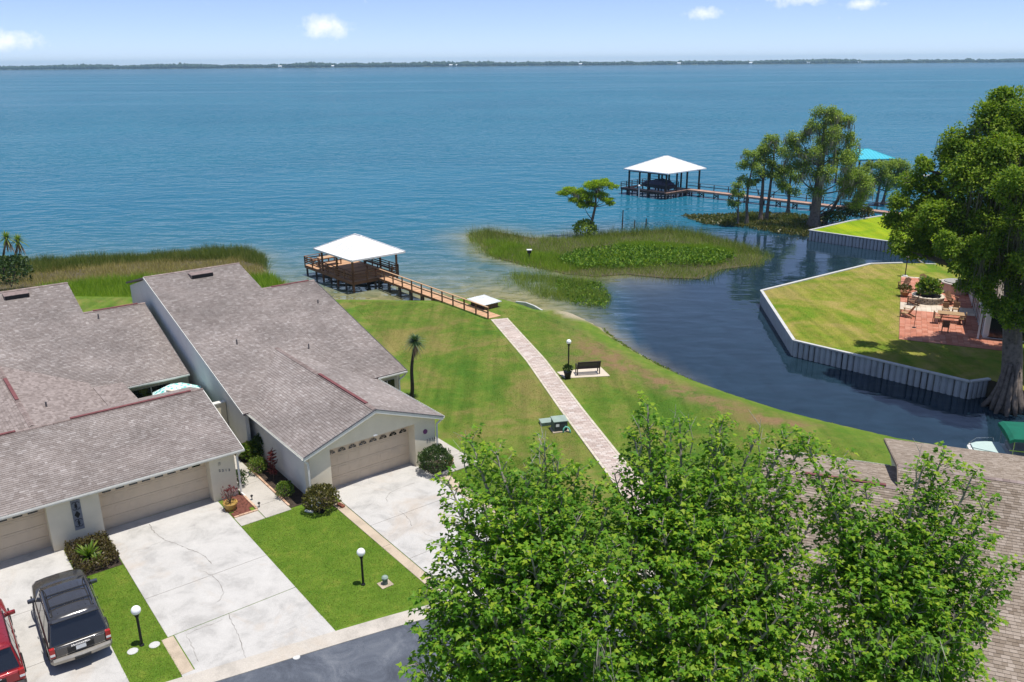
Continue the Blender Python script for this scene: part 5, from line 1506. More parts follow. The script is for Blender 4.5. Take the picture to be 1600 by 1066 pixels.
# cordyline with red leaves
p = at(428, 752)
t = thing('red_plant', 'tall thin red leaved plant against the white side wall', 'plant', p)
MB().tube([(0, 0, -.05), (.03, .02, .8), (.0, .05, 1.6)], [.025, .02, .012], 6).build('stem', 'bark', t)
rng = np.random.default_rng(3); n = 130
P = np.stack([rng.normal(0, .05, n), rng.normal(0, .05, n), rng.uniform(.35, 1.65, n)], 1); al = unit(np.stack([rng.normal(size=n), rng.normal(size=n), rng.uniform(-.1, .9, n)], 1))
V, F = leaf_arrays(KITE, P, al, rng.normal(size=(n, 3)), rng.uniform(.18, .34, n), rng.uniform(.07, .12, n))
mesh_np('foliage', V, F, 'leaf_red', t)
# planting beds
def bed(name, pts, mat, label, z=.02):
    c = sum((Vector((*p[:2], 0)) for p in pts), Vector()) / len(pts)
    o = MB().prism([(p[0] - c.x, p[1] - c.y) for p in pts], -.1, z).build(name, mat, loc=c)
    o['kind'] = 'structure'
    return o
bed('planting_bed', [ab(13.27, 34.3), ab(14.34, 34.3), ab(14.34, 43.5), ab(13.27, 43.5)], 'soil', '')
bed('planting_bed', [ab(14.0, 33.35), ab(15.3, 33.35), ab(15.4, 34.19), ab(13.8, 34.19)], 'soil', '')
bed('planting_bed', [ab(20.35, 32.9), ab(21.5, 32.9), ab(21.5, 34.19), ab(20.35, 34.19)], 'soil', '', .033)
bed('planting_bed', [ab(11.0, 35.55), ab(11.94, 35.55), ab(11.94, 37.09), ab(11.0, 37.09)], 'mulch', '', .034)
bed('planting_bed', [ab(10.82, 35.1), ab(11.7, 35.1), ab(11.7, 35.55), ab(10.82, 35.55)], 'mulch', '', .034)
bed('planting_bed', [ab(4.05, 34.3), ab(5.74, 34.3), ab(5.74, 37.09), ab(4.05, 37.09)], 'soil', '')
def brick_edge(a0, b0, a1, b1, label):
    p, q = ab(a0, b0), ab(a1, b1); L = (q - p).length; n = int(L / .21); d = (q - p) / n; an = math.atan2(d.y, d.x)
    t = thing('brick_edging', label, 'edging', p, an)
    me = None
    for i in range(n):
        o = MB().box(.005, L / n - .005, -.05, .05, -.05, .09).build('brick', 'edge_brick', t, bevel=.006, seg=1)
        o.location = (L / n * i, 0, random.uniform(-.008, .008))
M['edge_brick'] = island_mat('peach_bricks', [(0, (.42, .26, .17)), (.5, (.52, .34, .23)), (1, (.60, .42, .30))], objrand=True)
brick_edge(13.27, 34.5, 13.27, 39.5, 'peach brick edging between the front walk and the shaded bed')
brick_edge(11.95, 35.15, 11.95, 37.05, 'peach brick edging on the walk side of the mulch bed')
brick_edge(10.82, 35.06, 11.95, 35.06, 'peach brick edging in front of the pot by the row house pier')
# pot with reddish plant
p = at(361, 797)
t = thing('potted_plant', 'ochre pot with reddish leggy plant on the mulch by the pier', 'potted plant', p)
MB().lathe([(.16, .03), (.22, .10), (.29, .24), (.31, .34), (.34, .36), (.34, .42), (.29, .42), (.27, .36)], 20).build('pot', 'ochre_pot', t, smooth=True)
MB().lathe([(.24, 0), (.27, .02), (.26, .05)], 18).build('saucer', 'ochre_pot', t)
m = MB(); rr = random.Random(4)
for k in range(9):
    an = k * .7; m.tube([(0, 0, .38), (math.cos(an) * .12, math.sin(an) * .12, .7), (math.cos(an) * .3, math.sin(an) * .3, .95 + rr.random() * .2)], [.022, .015, .008], 5)
m.build('stems', 'bark', t)
leafy(t, 'foliage', 150, .38, .42, 'leaf_red', base=(0, 0, .72), size=(.05, .12), seed=12, thick=.8)
p = at(702, 728)
t = thing('flower_pot', 'small terracotta pot behind the square hedge', 'flower pot', p)
MB().lathe([(.14, .03), (.21, .30), (.24, .31), (.24, .37), (.20, .37), (.19, .32)], 18).build('pot', 'terracotta', t)
leafy(t, 'foliage', 120, .2, .25, 'leaf_bright', base=(0, 0, .33), size=(.05, .12), seed=13)
# bed in front of the ornament: low brown hedge ring, spiky bromeliads, pale stones
t = thing('low_hedge', 'low brown hedge around the bright spiky plant by the ornament wall', 'hedge', ab(4.8, 35.6), TH)
for k, (x0, x1, y0, y1) in enumerate(((-.75, .9, .75, 1.35), (.42, .93, -1.15, .74), (-.7, .4, -1.3, -.75), (-.78, -.45, -.6, .7))):
    rng = np.random.default_rng(40 + k); n = int(900 * max(.3, (x1 - x0) * (y1 - y0)))
    P = np.stack([rng.uniform(x0, x1, n), rng.uniform(y0, y1, n), .42 * rng.random(n) ** .6 + .03], 1)
    V, F = leaf_arrays(KITE, P, unit(rng.normal(size=(n, 3)) + np.array([0, 0, .8])), rng.normal(size=(n, 3)), rng.uniform(.06, .13, n))
    mesh_np('foliage', V, F, 'hedge_brown', t)
m = MB()
for k in range(14): m.tube([(random.uniform(-.7, .7), random.uniform(.8, 1.3) if k % 2 else random.uniform(-1.1, -.75), -.05)] + [(random.uniform(-.7, .7), random.uniform(.8, 1.3) if k % 2 else random.uniform(-1.1, -.75), .3)], .012, 4)
m.build('stems', 'bark', t)
def spiky(loc, label, n, L, mat, seed, rz=0.0):
    t = thing('spiky_plant', label, 'plant', loc)
    rng = np.random.default_rng(seed); m = MB()
    for k in range(n):
        an = rng.uniform(0, 2 * PI); tl = rng.uniform(.25, 1.2); l = L * rng.uniform(.6, 1.1); d = Vector((math.cos(an), math.sin(an), 0)); s = Vector((-d.y, d.x, 0))
        pts = [(0.02, .0, .035), (.45, .35 if tl < .7 else .45, .03), (.8, .42 if tl > .7 else .75, .022), (1.0, .30 if tl > .7 else .85, .004)]
        row = []
        for u, z_, w_ in pts:
            h = l * (u * math.sin(tl)); c = d * h + Vector((0, 0, l * (u * math.cos(tl)) - (u * u * .25 * l) + .02)); row += [c - s * w_, c + s * w_]
        m.add(row, [(0, 1, 3, 2), (2, 3, 5, 4), (4, 5, 7, 6)])
    m.build('leaves', mat, t)
    MB().lathe([(.07, -.05), (.05, .08), (.01, .12)], 8).build('crown_base', 'bark', t)
    return t
spiky(ab(4.75, 35.75), 'bright yellow green spiky plant inside the brown hedge', 80, .95, 'leaf_bright', 5)
spiky(ab(4.95, 35.25), 'smaller spiky plant at the road end of the brown hedge', 40, .5, 'leaf_bright', 6)
m = MB()
rr = random.Random(2)
for k in range(10):
    c = Vector((rr.uniform(-.35, .35), rr.uniform(-.6, .6), .03)); r_ = rr.uniform(.06, .11)
    m = MB().lathe([(r_ * .5, 0), (r_, .03), (r_ * .9, r_ * .6), (r_ * .4, r_ * .8)], 7, (0, 0, 0))
    o = m.build('bed_stone', 'pale_stone', loc=ab(5.1, 35.2) + c)
    tag(o, 'pale rounded stone in the bed under the ornament wall', 'stone', 'stones in the ornament bed')

# transformer, cable box, pedestal, lids, splash blocks
def utility():
    p = at(874, 672)
    t = thing('transformer', 'grey green pad transformer on the lawn beside the paver path', 'transformer', p, math.radians(14))
    MB().box(-.48, .48, -.38, .42, -.1, .05).build('pad', 'concrete_tan', t)
    MB().box(-.40, .40, -.28, .36, .05, .62).build('cabinet', 'util_green', t, bevel=.02)
    lid = MB().hexa([(-.43, -.31, .62), (.43, -.31, .62), (.43, .39, .66), (-.43, .39, .66)], [(-.43, -.31, .67), (.43, -.31, .67), (.43, .39, .74), (-.43, .39, .74)]).build('lid', 'util_green_pale', t, bevel=.012)
    MB().box(-.36, .36, -.296, -.282, .1, .58).build('door', 'util_dark', t)
    MB().box(-.3, -.1, -.305, -.297, .34, .5).build('warning_label', 'white_metal', t)
    p = at(857, 668)
    t = thing('cable_box', 'pale green low cable box left of the transformer', 'box', p + Vector((-.1, .5, 0)), math.radians(14))
    MB().box(-.35, .35, -.28, .3, -.1, .17).build('cabinet', 'util_green_pale', t, bevel=.02)
    MB().box(-.38, .38, -.31, .33, .17, .23).build('lid', 'util_green_pale', t, bevel=.012)
    p = at(884, 676)
    t = thing('hose_loop', 'pale teal hose loop in the grass right of the transformer', 'hose', p)
    MB().tube([(-.15, 0, -.02), (-.12, .05, .2), (0, .1, .32), (.15, .05, .28), (.24, 0, .12), (.26, -.05, -.03)], .05, 8).build('hose', 'teal', t, smooth=True)
    p = at(602, 913)
    t = thing('service_pedestal', 'short grey service box with pale top on the middle lawn', 'pedestal', p, TH)
    MB().box(-.26, .26, -.24, .24, -.05, .02).build('pad', 'concrete_tan', t)
    MB().lathe([(.12, .02), (.12, .26)], 6).build('body', 'util_green', t)
    MB().lathe([(.14, .26), (.15, .32), (.10, .38), (.02, .40)], 6).build('cap', 'util_green_pale', t)
    for (px, py, lb) in ((207.5, 1018.5, 'pale meter lid in the grass left of the lamp by the dark car'), (241.5, 1008.5, 'pale meter lid in the grass right of the lamp by the dark car')):
        p = at(px, py)
        o = MB().lathe([(.19, -.03), (.19, .03), (.16, .04), (.15, .036), (.02, .04)], 18).build('meter_lid', 'cap', loc=p); tag(o, lb, 'lid', 'meter lids')
    p = at(463, 1025)
    o = MB().lathe([(.13, -.06), (.13, .01), (.10, .012)], 14).build('valve_cover', 'cap', loc=p + Vector((0, 0, -.06))); tag(o, 'small pale valve cover in the asphalt by the kerb', 'cover')
    p = at(533, 792)
    t = thing('brick_block', 'single red brick block on the drive edge beside the round shrub', 'brick', p + Vector((0, 0, .03)), TH + math.radians(100))
    o = MB().box(-.21, .21, -.09, .09, 0, .11).build('block', 'brick', t, bevel=.02)
    MB().box(-.14, .14, -.045, .045, .111, .125).build('frog', 'mulch', t)
    p = ab(13.98, 33.45)
    t = thing('splash_block', 'black drain extension below the white downspout at the garage corner', 'drain', p, TH + math.radians(-58))
    MB().box(-.12, .62, -.10, .10, .02, .06).build('trough', 'black', t)
    for y in (-.10, .10): MB().box(-.12, .62, y - .015, y + .015, .061, .11).build('lip', 'black', t)
    p = ab(14.35, 33.55)
    t = thing('garden_ball', 'small pale blue gazing ball beside the round shrub', 'ornament', p)
    MB().lathe([(.09, 0), (.06, .04), (.05, .07)], 12).build('foot', 'black', t)
    ball(t, 'sphere', (0, 0, .17), .11, 'pale_blue', 12)
    p = ab(13.75, 33.52)
    o = MB().box(-.12, .3, -.06, .06, 0, .07).build('white_block', 'white_metal', loc=p); o.rotation_euler = (0, 0, TH - math.radians(58)); tag(o, 'white splash block beside the black drain extension', 'block')
    for k, b in enumerate((36.2, 35.3)):
        p = ab(12.12, b)
        t = thing('path_light', ['small black path light on the walk edge nearer the courtyard', 'small black path light on the walk edge nearer the lawn'][k], 'light', p, 0, 'path lights on the front walk')
        MB().lathe([(.02, 0), (.02, .22), (.07, .23), (.06, .27), (.01, .31)], 10).build('stake', 'black', t)
        MB().lathe([(.035, .17), (.035, .225)], 10).build('lens', 'glass_dark', t)
M['util_green'] = simple('utility_green', (.11, .145, .125), .6, .1, 3)
M['util_green_pale'] = simple('utility_pale_green', (.26, .33, .28), .6, .1, 3)
M['util_dark'] = simple('utility_dark', (.035, .045, .045), .6, .1, 3)
M['teal'] = simple('teal_plastic', (.14, .42, .32), .5, .1, 3)
M['pale_blue'] = simple('pale_blue_glass', (.30, .42, .50), .15, .05, 3, spec=.6)
utility()
# planter by the lamp
p = at(887, 591, .03)
t = thing('urn_planter', 'dark planter with dark leaves at the foot of the park lamp', 'planter', p)
MB().lathe([(.16, 0), (.18, .04), (.24, .30), (.27, .42), (.29, .44), (.28, .48), (.22, .48)], 16).build('pot', 'black', t, smooth=False)
leafy(t, 'foliage', 260, .3, .45, 'hedge', base=(0, 0, .42), size=(.08, .18), seed=21)

# ------------------------------------------------------------------ cars
def car(label, loc, rz, paint, lower, L=5.2, W=2.0, group=None, plate=True, rack=True):
    t = thing('parked_car', label, 'car', loc, rz, group)
    hw = W / 2
    # lower body: lofted sections from tail (y=0) to nose (y=L)
    def sec(y, w_, zb, zt, crown=.04):
        c = .10
        return [(-w_ + c, y, zb), (-w_ + .015, y, zb + .12), (-w_, y, (zb + zt) / 2 + .05), (-w_ + .04, y, zt - .06), (-w_ + .14, y, zt), (-w_ * .45, y, zt + crown * .8), (0, y, zt + crown),
                (w_ * .45, y, zt + crown * .8), (w_ - .14, y, zt), (w_ - .04, y, zt - .06), (w_, y, (zb + zt) / 2 + .05), (w_ - .015, y, zb + .12), (w_ - c, y, zb)]
    prof = [(.06, hw - .06, .48, 1.02, .0), (.14, hw - .02, .42, 1.05, .0), (.7, hw, .40, 1.06, 0), (L * .5, hw, .38, 1.07, 0), (L * .66, hw, .38, 1.08, .02), (L * .70, hw - .01, .38, 1.10, .05), (L * .80, hw - .03, .40, 1.08, .06), (L * .92, hw - .06, .42, 1.03, .06), (L * .975, hw - .12, .45, .96, .05), (L - .06, hw - .2, .52, .86, .02)]
    body = MB().loft([sec(*s) for s in prof]).build('body', paint, t, smooth=True)
    # lower cladding
    for sx in (-1, 1):
        MB().box(min(sx * (hw - .02), sx * (hw + .02)), max(sx * (hw - .02), sx * (hw + .02)), 1.35, L - 1.5, .36, .56).build('side_sill', lower, t, bevel=.015)
    # greenhouse
    b = dict(y0=.16, y1=L * .70, w=hw - .06, z=1.04); r = dict(y0=.50, y1=L * .56, w=hw - .22, z=1.84)
    def fr(u, v):  # u along (0 rear..1 front), v up
        y = (b['y0'] + (b['y1'] - b['y0']) * u) * (1 - v) + (r['y0'] + (r['y1'] - r['y0']) * u) * v
        return y, b['w'] * (1 - v) + r['w'] * v, b['z'] + (r['z'] - b['z']) * v
    B = [(-b['w'], b['y0'], b['z'] - .05), (b['w'], b['y0'], b['z'] - .05), (b['w'], b['y1'], b['z'] - .05), (-b['w'], b['y1'], b['z'] - .05)]
    T = [(-r['w'], r['y0'], r['z'] - .03), (r['w'], r['y0'], r['z'] - .03), (r['w'], r['y1'], r['z'] - .03), (-r['w'], r['y1'], r['z'] - .03)]
    MB().hexa(B, T).build('cabin', paint, t, bevel=.05, seg=3)
    roof = MB().loft([[(-r['w'] * k, y, z - .05), (-r['w'] * k * .96, y, z), (-r['w'] * .5 * k, y, z + .035), (0, y, z + .045), (r['w'] * .5 * k, y, z + .035), (r['w'] * k * .96, y, z), (r['w'] * k, y, z - .05)] for y, z, k in ((r['y0'] - .07, r['z'] - .03, .97), (r['y0'] + .25, r['z'] + .0, 1), ((r['y0'] + r['y1']) / 2, r['z'] + .015, 1), (r['y1'] - .25, r['z'] + .0, 1), (r['y1'] + .03, r['z'] - .03, .98))]).build('roof', paint, t, smooth=True)
    def side_win(u0, u1, sx, nm='side_window'):
        q = []
        for u, v in ((u0, .13), (u1, .13), (u1 - (.03 if u1 > .9 else 0), .90), (u0, .90)):
            y, w_, z = fr(u, v); q.append(Vector((sx * (w_ + .012), y, z)))
        return MB().slab(q if sx > 0 else q[::-1], .02).build(nm, 'car_glass', t)
    for sx in (-1, 1):
        side_win(.06, .33, sx); side_win(.36, .63, sx); side_win(.66, .93, sx)
    def end_win(u, x, v0, v1, off, nm):
        y0, w0, z0 = fr(u, v0); y1, w1, z1 = fr(u, v1)
        return MB().slab([Vector((-w0 * x, y0 + off, z0)), Vector((w0 * x, y0 + off, z0)), Vector((w1 * x, y1 + off, z1)), Vector((-w1 * x, y1 + off, z1))], .02).build(nm, 'car_glass', t)
    end_win(0, .93, .10, .93, -.014, 'rear_window'); end_win(1, .92, .10, .93, .014, 'windscreen')
    MB().box(-r['w'] * .9, r['w'] * .9, r['y0'] - .16, r['y0'] + .02, r['z'] - .02, r['z'] + .015).build('spoiler', paint, t, bevel=.015)
    if rack:
        for sx in (-1, 1):
            MB().tube([(sx * (r['w'] - .1), r['y0'] + .25, r['z'] + .02), (sx * (r['w'] - .1), r['y0'] + .38, r['z'] + .085), (sx * (r['w'] - .1), r['y1'] - .35, r['z'] + .085), (sx * (r['w'] - .1), r['y1'] - .22, r['z'] + .02)], .022, 6).build('roof_rail', 'black', t)
        for y in (r['y0'] + .75, r['y1'] - .85): MB().box(-r['w'] + .1, r['w'] - .1, y - .03, y + .03, r['z'] + .075, r['z'] + .105).build('roof_bar', 'black', t, bevel=.01)
        for x in np.linspace(-.45, .45, 5): MB().box(x - .012, x + .012, r['y0'] + .35, r['y1'] - .4, r['z'] + .03, r['z'] + .052).build('roof_rib', paint, t)
    # bumpers, lights, plate, handles, mirrors
    MB().loft([[(x, y, .40), (x, y - .10, .44), (x, y - .12, .56), (x, y - .06, .64), (x, y + .1, .64)] for x, y in ((-hw + .02, .24), (-hw + .10, .10), (0, .02), (hw - .10, .10), (hw - .02, .24))]).build('rear_bumper', lower, t)
    MB().box(-.26, .26, -.13, .03, .46, .565).build('bumper_step', 'car_trim', t, bevel=.015)
    MB().loft([[(x, y, .36), (x, y + .08, .42), (x, y + .10, .56), (x, y, .64)] for x, y in ((-hw + .06, L - .34), (-hw * .7, L - .12), (0, L - .04), (hw * .7, L - .12), (hw - .06, L - .34))]).build('front_bumper', lower, t)
    MB().box(-.78, .78, .045, .075, .68, 1.0).build('tailgate', paint, t, bevel=.02)
    MB().box(-.42, .42, .02, .046, .72, .93).build('plate_recess', 'car_trim', t, bevel=.01)
    if plate: MB().box(-.16, .16, .008, .02, .76, .91).build('licence_plate', 'white_metal', t)
    MB().box(-.3, .3, .005, .045, .935, .965).build('chrome_bar', 'chrome', t, bevel=.008)
    for sx in (-1, 1):
        q = MB().box(min(sx * (hw - .20), sx * (hw - .03)), max(sx * (hw - .20), sx * (hw - .03)), .03, .16, .70, 1.06).build('tail_light', 'tail_red', t, bevel=.02)
        MB().box(min(sx * (hw - .19), sx * (hw - .04)), max(sx * (hw - .19), sx * (hw - .04)), .022, .034, .78, .86).build('reverse_lens', 'white_metal', q)
        MB().box(min(sx * (hw - .5), sx * (hw - .16)), max(sx * (hw - .5), sx * (hw - .16)), L - .17, L - .08, .72, .88).build('headlight', 'white_metal', t, bevel=.02)
        MB().box(min(sx * (hw - .07), sx * (hw + .19)), max(sx * (hw - .07), sx * (hw + .19)), L * .64, L * .64 + .12, 1.09, 1.24).build('mirror', 'mirror_blue' if rack else paint, t, bevel=.035, seg=3)
        for y in (L * .28, L * .47): MB().box(min(sx * hw, sx * (hw + .025)), max(sx * hw, sx * (hw + .025)), y, y + .18, .92, .96).build('door_handle', 'car_trim', t, bevel=.01)
        for y in (L * .215, L * .795):
            wx = sx * (hw - .12)
            tw = MB().lathe([(.20, -.12), (.355, -.11), (.375, -.06), (.375, .06), (.355, .11), (.20, .12)], 24).xf(Matrix.Translation((wx, y, .375)) @ Matrix.Rotation(PI / 2, 4, 'Y'))
            tyre = tw.build('wheel', 'tyre', t, smooth=False)
            MB().lathe([(.02, -.03), (.10, -.02), (.22, 0), (.23, .02), (.05, .03)], 20).xf(Matrix.Translation((wx + sx * .115, y, .375)) @ Matrix.Rotation(PI / 2, 4, 'Y')).build('rim', 'chrome', tyre)
            MB().tube([(sx * (hw + .012), y + .46 * math.cos(a_), .375 + .46 * math.sin(a_)) for a_ in np.linspace(.15, PI - .15, 12)], .028, 5).build('arch_trim', 'car_trim', t)
    MB().box(-.6, .6, L - .075, L - .03, .66, .9).build('grille', 'car_trim', t, bevel=.02)
    MB().tube([(-.35, L * .665, 1.14), (-.05, L * .64, 1.22), (.28, L * .655, 1.17)], .012, 4).build('wiper', 'black', t)
    return t
def paint_mat(name, col, metallic, rough=.28, coat=.6):
    m, nt, out = _new(name)
    P = pos(nt)
    f = noise(nt, 2.5, 4, .6, P)
    c = ramp(nt, f, [(.3, tuple(x * .9 for x in col)), (.7, tuple(min(1, x * 1.1) for x in col))])
    p = finish(nt, out, c, ramp(nt, noise(nt, 6, 4, .7, P), [(.3, (rough * .8,) * 3), (.7, (rough * 1.35,) * 3)]), None, .5, metallic)
    p.inputs['Coat Weight'].default_value = coat; p.inputs['Coat Roughness'].default_value = .08
    return m
M['paint_grey'] = paint_mat('dark_pewter_paint', (.050, .048, .047), .3, .22, .9)
M['paint_red'] = paint_mat('dark_red_paint', (.26, .012, .016), .25)
M['lower_silver'] = paint_mat('silver_lower_paint', (.36, .33, .28), .5, .4, .2)
M['lower_dark'] = simple('dark_lower_trim', (.05, .05, .05), .5)
M['car_glass'] = simple('car_glass', (.010, .011, .014), .05, .05, spec=.7)
M['car_trim'] = simple('black_car_trim', (.02, .02, .021), .55)
M['chrome'] = simple('chrome', (.62, .62, .62), .25, .05, metallic=1.0)
M['tail_red'] = simple('tail_light_red', (.36, .012, .010), .2, .1, spec=.6)
M['tyre'] = simple('tyre_rubber', (.018, .018, .018), .85)
M['mirror_blue'] = simple('mirror_shell', (.11, .12, .15), .15, .05, metallic=.6)
car('dark grey station car with roof bars parked on the leftmost driveway', ab(3.02, 28.42, .03), TH - math.radians(2.2), 'paint_grey', 'lower_silver')
car('red car at the left picture edge beside the dark grey car', ab(.28, 28.05, .03), TH - math.radians(1), 'paint_red', 'lower_dark', L=5.4, W=1.98, rack=False)

# ------------------------------------------------------------------ canopy boat behind the near house
def canopy_boat():
    ang = math.radians(-16)
    p = at(1548, 703, -.4)
    t = thing('pontoon_boat', 'white boat with green canvas top moored behind the near roof', 'boat', (p.x - .6, p.y + .1, WATER), ang)
    # x towards the stern (right), bow at the left
    def sect(x, hw, zb, zt): return [(x, -hw, zt), (x, -hw * .9, zb + .2), (x, -hw * .35, zb), (x, hw * .35, zb), (x, hw * .9, zb + .2), (x, hw, zt)]
    MB().loft([sect(-.55, .28, .35, .86), sect(-.35, .62, .1, .84), sect(0, .92, -.1, .82), sect(.6, 1.12, -.25, .80), sect(1.6, 1.2, -.3, .78), sect(5.6, 1.2, -.3, .76), sect(5.8, 1.15, -.2, .74)]).build('hull', 'white_metal', t, smooth=False, bevel=.03)
    MB().loft([[(x, -hw, .90), (x, -hw + .12, .94), (x, hw - .12, .94), (x, hw, .90)] for x, hw in ((-.35, .45), (0, .78), (.5, .98), (1.2, 1.05))]).build('foredeck', 'pale_teal', t)
    for y in (-1, 1): MB().tube([(-.5, y * .25, .98), (0, y * .8, 1.12), (.9, y * 1.1, 1.12), (1.0, y * 1.1, .85)], .02, 6).build('bow_rail', 'chrome', t)
    MB().box(1.5, 5.4, -1.05, 1.05, .77, 1.05).build('seat_block', 'boat_grey', t, bevel=.06)
    top = MB().loft([[(x, -1.25, z - .16), (x, -1.22, z), (x, -.6, z + .09), (x, 0, z + .12), (x, .6, z + .09), (x, 1.22, z), (x, 1.25, z - .16)] for x, z in ((1.05, 1.98), (1.25, 2.10), (2.8, 2.18), (4.6, 2.18), (6.0, 2.10), (6.15, 1.98))])
    top.build('canopy', 'green_canvas', t, smooth=False)
    for x in (1.3, 3.4, 5.6):
        for y in (-1.2, 1.2): MB().tube([(x, y, .78), (x, y, 2.0)], .022, 6).build('canopy_pole', 'chrome', t)
    MB().beam((1.1, -1.24, 1.45), (5.0, -1.24, 1.38), .03, .05).build('side_rail', 'chrome', t)
    MB().box(-.32, .02, -.66, -.60, .62, .74).build('registration_mark', 'car_trim', t)
M['green_canvas'] = simple('green_canvas', (.004, .115, .070), .85, .12, 2, .2, 20)
M['pale_teal'] = simple('pale_teal_deck', (.42, .53, .50), .6, .05)
M['boat_grey'] = simple('boat_grey', (.30, .29, .26), .7, .1)
canopy_boat()

# ------------------------------------------------------------------ patio of the peninsula house
def patio():
    p0, p1 = at(1405, 521), at(1408, 432)
    d = (p1 - p0).normalized(); n = Vector((d.y, -d.x, 0)); L = (p1 - p0).length; W = 7.2
    ang = math.atan2(d.y, d.x) - PI / 2
    root = bpy.data.objects.new('patio', None); COL.objects.link(root); root.location = (p0.x, p0.y, 0); root.rotation_euler = (0, 0, ang); root['kind'] = 'structure'
    # local: x right, y away from the camera
    tl = [MB(), MB()]
    band = lambda y: (7.2 < y < 9.3) or y > L - .4
    y = -1.6
    while y < L:
        x = 0.0 + max(0, -y) * .0
        while x < W:
            k = 1 if (band(y)) else 0
            tl[k].box(x + .006, x + .394, y + .006, y + .394, -.05, .028 + random.uniform(0, .004)); x += .4
        y += .4
    tl[0].build('red_tiles', 'red_paver', root, kind='stuff'); tl[1].build('pale_tiles', 'pale_tile', root, kind='stuff')
    MB().box(-.02, W, -1.62, L + .02, -.08, .012).build('bedding', 'mud', root)
    MT = Matrix.Translation((p0.x, p0.y, 0)) @ Matrix.Rotation(ang, 4, 'Z')
    return MT, ang, L
PATIO, PANG, PLEN = patio()
M['teak'] = wood('brown_teak', (.17, .095, .055))
M['rattan'] = wood('tan_wicker', (.36, .24, .13))
M['stone_ring'] = island_mat('planter_stones', [(0, (.26, .22, .17)), (1, (.46, .40, .32))], objrand=True)
def adirondack(px, py, face, label, mat='teak', s=1.0):
    t = thing('lounge_chair', label, 'chair', at(px, py, .035), face, 'chairs on the red patio')
    for i in range(5):
        x = -.24 + i * .12
        MB().hexa([(x - .05, -.1, .30), (x + .05, -.1, .30), (x + .05, -.08, .33), (x - .05, -.08, .33)], [(x - .05, -.46, 1.02 - abs(i - 2) * .05), (x + .05, -.46, 1.02 - abs(i - 2) * .05), (x + .05, -.43, 1.03 - abs(i - 2) * .05), (x - .05, -.43, 1.03 - abs(i - 2) * .05)]).build('back_slat', mat, t)
        MB().box(x - .055, x + .055, -.1, .46, .30 + .0, .335).build('seat_slat', mat, t)
    for sx in (-1, 1):
        MB().box(sx * .34 - .07, sx * .34 + .07, -.25, .55, .58, .61).build('arm_rest', mat, t)
        MB().box(sx * .31 - .03, sx * .31 + .03, .42, .50, 0, .58).build('leg', mat, t)
        MB().beam((sx * .29, .4, .28), (sx * .29, -.5, .03), .05, .12).build('leg', mat, t)
    return t
adirondack(1441, 446, math.radians(160), 'dark slatted chair alone at the lake end of the patio')
adirondack(1413, 451, math.radians(120), 'dark slatted chair on the far lawn edge of the patio')
adirondack(1427, 476, math.radians(60), 'dark slatted chair left of the round planter')
adirondack(1418, 495, math.radians(40), 'wicker chair on the lawn edge in front of the pale band', 'rattan')
adirondack(1484, 474, math.radians(200), 'dark chair turned to the table right of the planter')
def dining(px, py, face, label, mat='rattan'):
    t = thing('dining_chair', label, 'chair', at(px, py, .035), face, 'chairs at the patio table')
    MB().box(-.24, .24, -.22, .24, .42, .48).build('seat', mat, t, bevel=.02)
    MB().box(-.24, .24, -.27, -.22, .5, .98).build('backrest', mat, t, bevel=.02)
    for sx in (-1, 1):
        for y in (-.23, .2): MB().box(sx * .21 - .025, sx * .21 + .025, y - .025, y + .025, 0, .5).build('leg', 'teak', t)
        MB().box(sx * .25 - .025, sx * .25 + .025, -.22, .22, .64, .67).build('arm_rest', mat, t)
c = at(1484, 503, .035)
t = thing('patio_table', 'wooden patio table with crossed legs among the chairs', 'table', c, PANG)
for i in range(7): MB().box(-.95, .95, -.5 + i * .145, -.5 + i * .145 + .13, .70, .735).build('top_slat', 'rattan', t)
for x in (-.7, .7):
    MB().beam((x, -.4, 0), (x, .4, .68), .06, .08).build('leg', 'teak', t); MB().beam((x + .07, .4, 0), (x + .07, -.4, .68), .06, .08).build('leg', 'teak', t)
MB().beam((-.7, 0, .34), (.7, 0, .34), .05, .08).build('stretcher', 'teak', t)
for k, (px, py, f, lb) in enumerate(((1463, 505, -80, 'wicker chair at the left end of the patio table'), (1477, 492, 190, 'left of the two wicker chairs behind the patio table'), (1492, 491, 170, 'right of the two wicker chairs behind the patio table'), (1502, 507, 90, 'wicker chair at the right end of the patio table'), (1476, 519, 0, 'dark chair with its back to the canal at the table', ))):
    dining(px, py, math.radians(f) + PANG, lb, 'rattan' if k < 4 else 'teak')
# round planter ring of stones with a bright palm clump
c = at(1449, 471, .03)
t = thing('round_planter', 'round pale stone planter with bright fern clump in the middle of the patio', 'planter', c)
for row in range(3):
    for k in range(20):
        an = 2 * PI * (k + row * .5) / 20
        o = MB().box(-.17, .17, -.12, .12, 0, .16).build('stone', 'stone_ring', t, bevel=.03, seg=1); o.location = (1.15 * math.cos(an), 1.15 * math.sin(an), row * .165); o.rotation_euler = (0, 0, an + PI / 2)
for k in range(16):
    an = 2 * PI * k / 16; o = MB().box(-.23, .23, -.16, .16, 0, .07).build('cap_stone', 'pale_tile', t, bevel=.015, seg=1); o.location = (1.15 * math.cos(an), 1.15 * math.sin(an), .5); o.rotation_euler = (0, 0, an + PI / 2)
MB().lathe([(1.02, 0), (1.02, .38), (.1, .42)], 20).build('soil', 'soil', t)
leafy(t, 'foliage', 900, .95, 1.5, 'leaf_bright', base=(0, 0, .4), size=(.18, .42), seed=31, thick=.8)
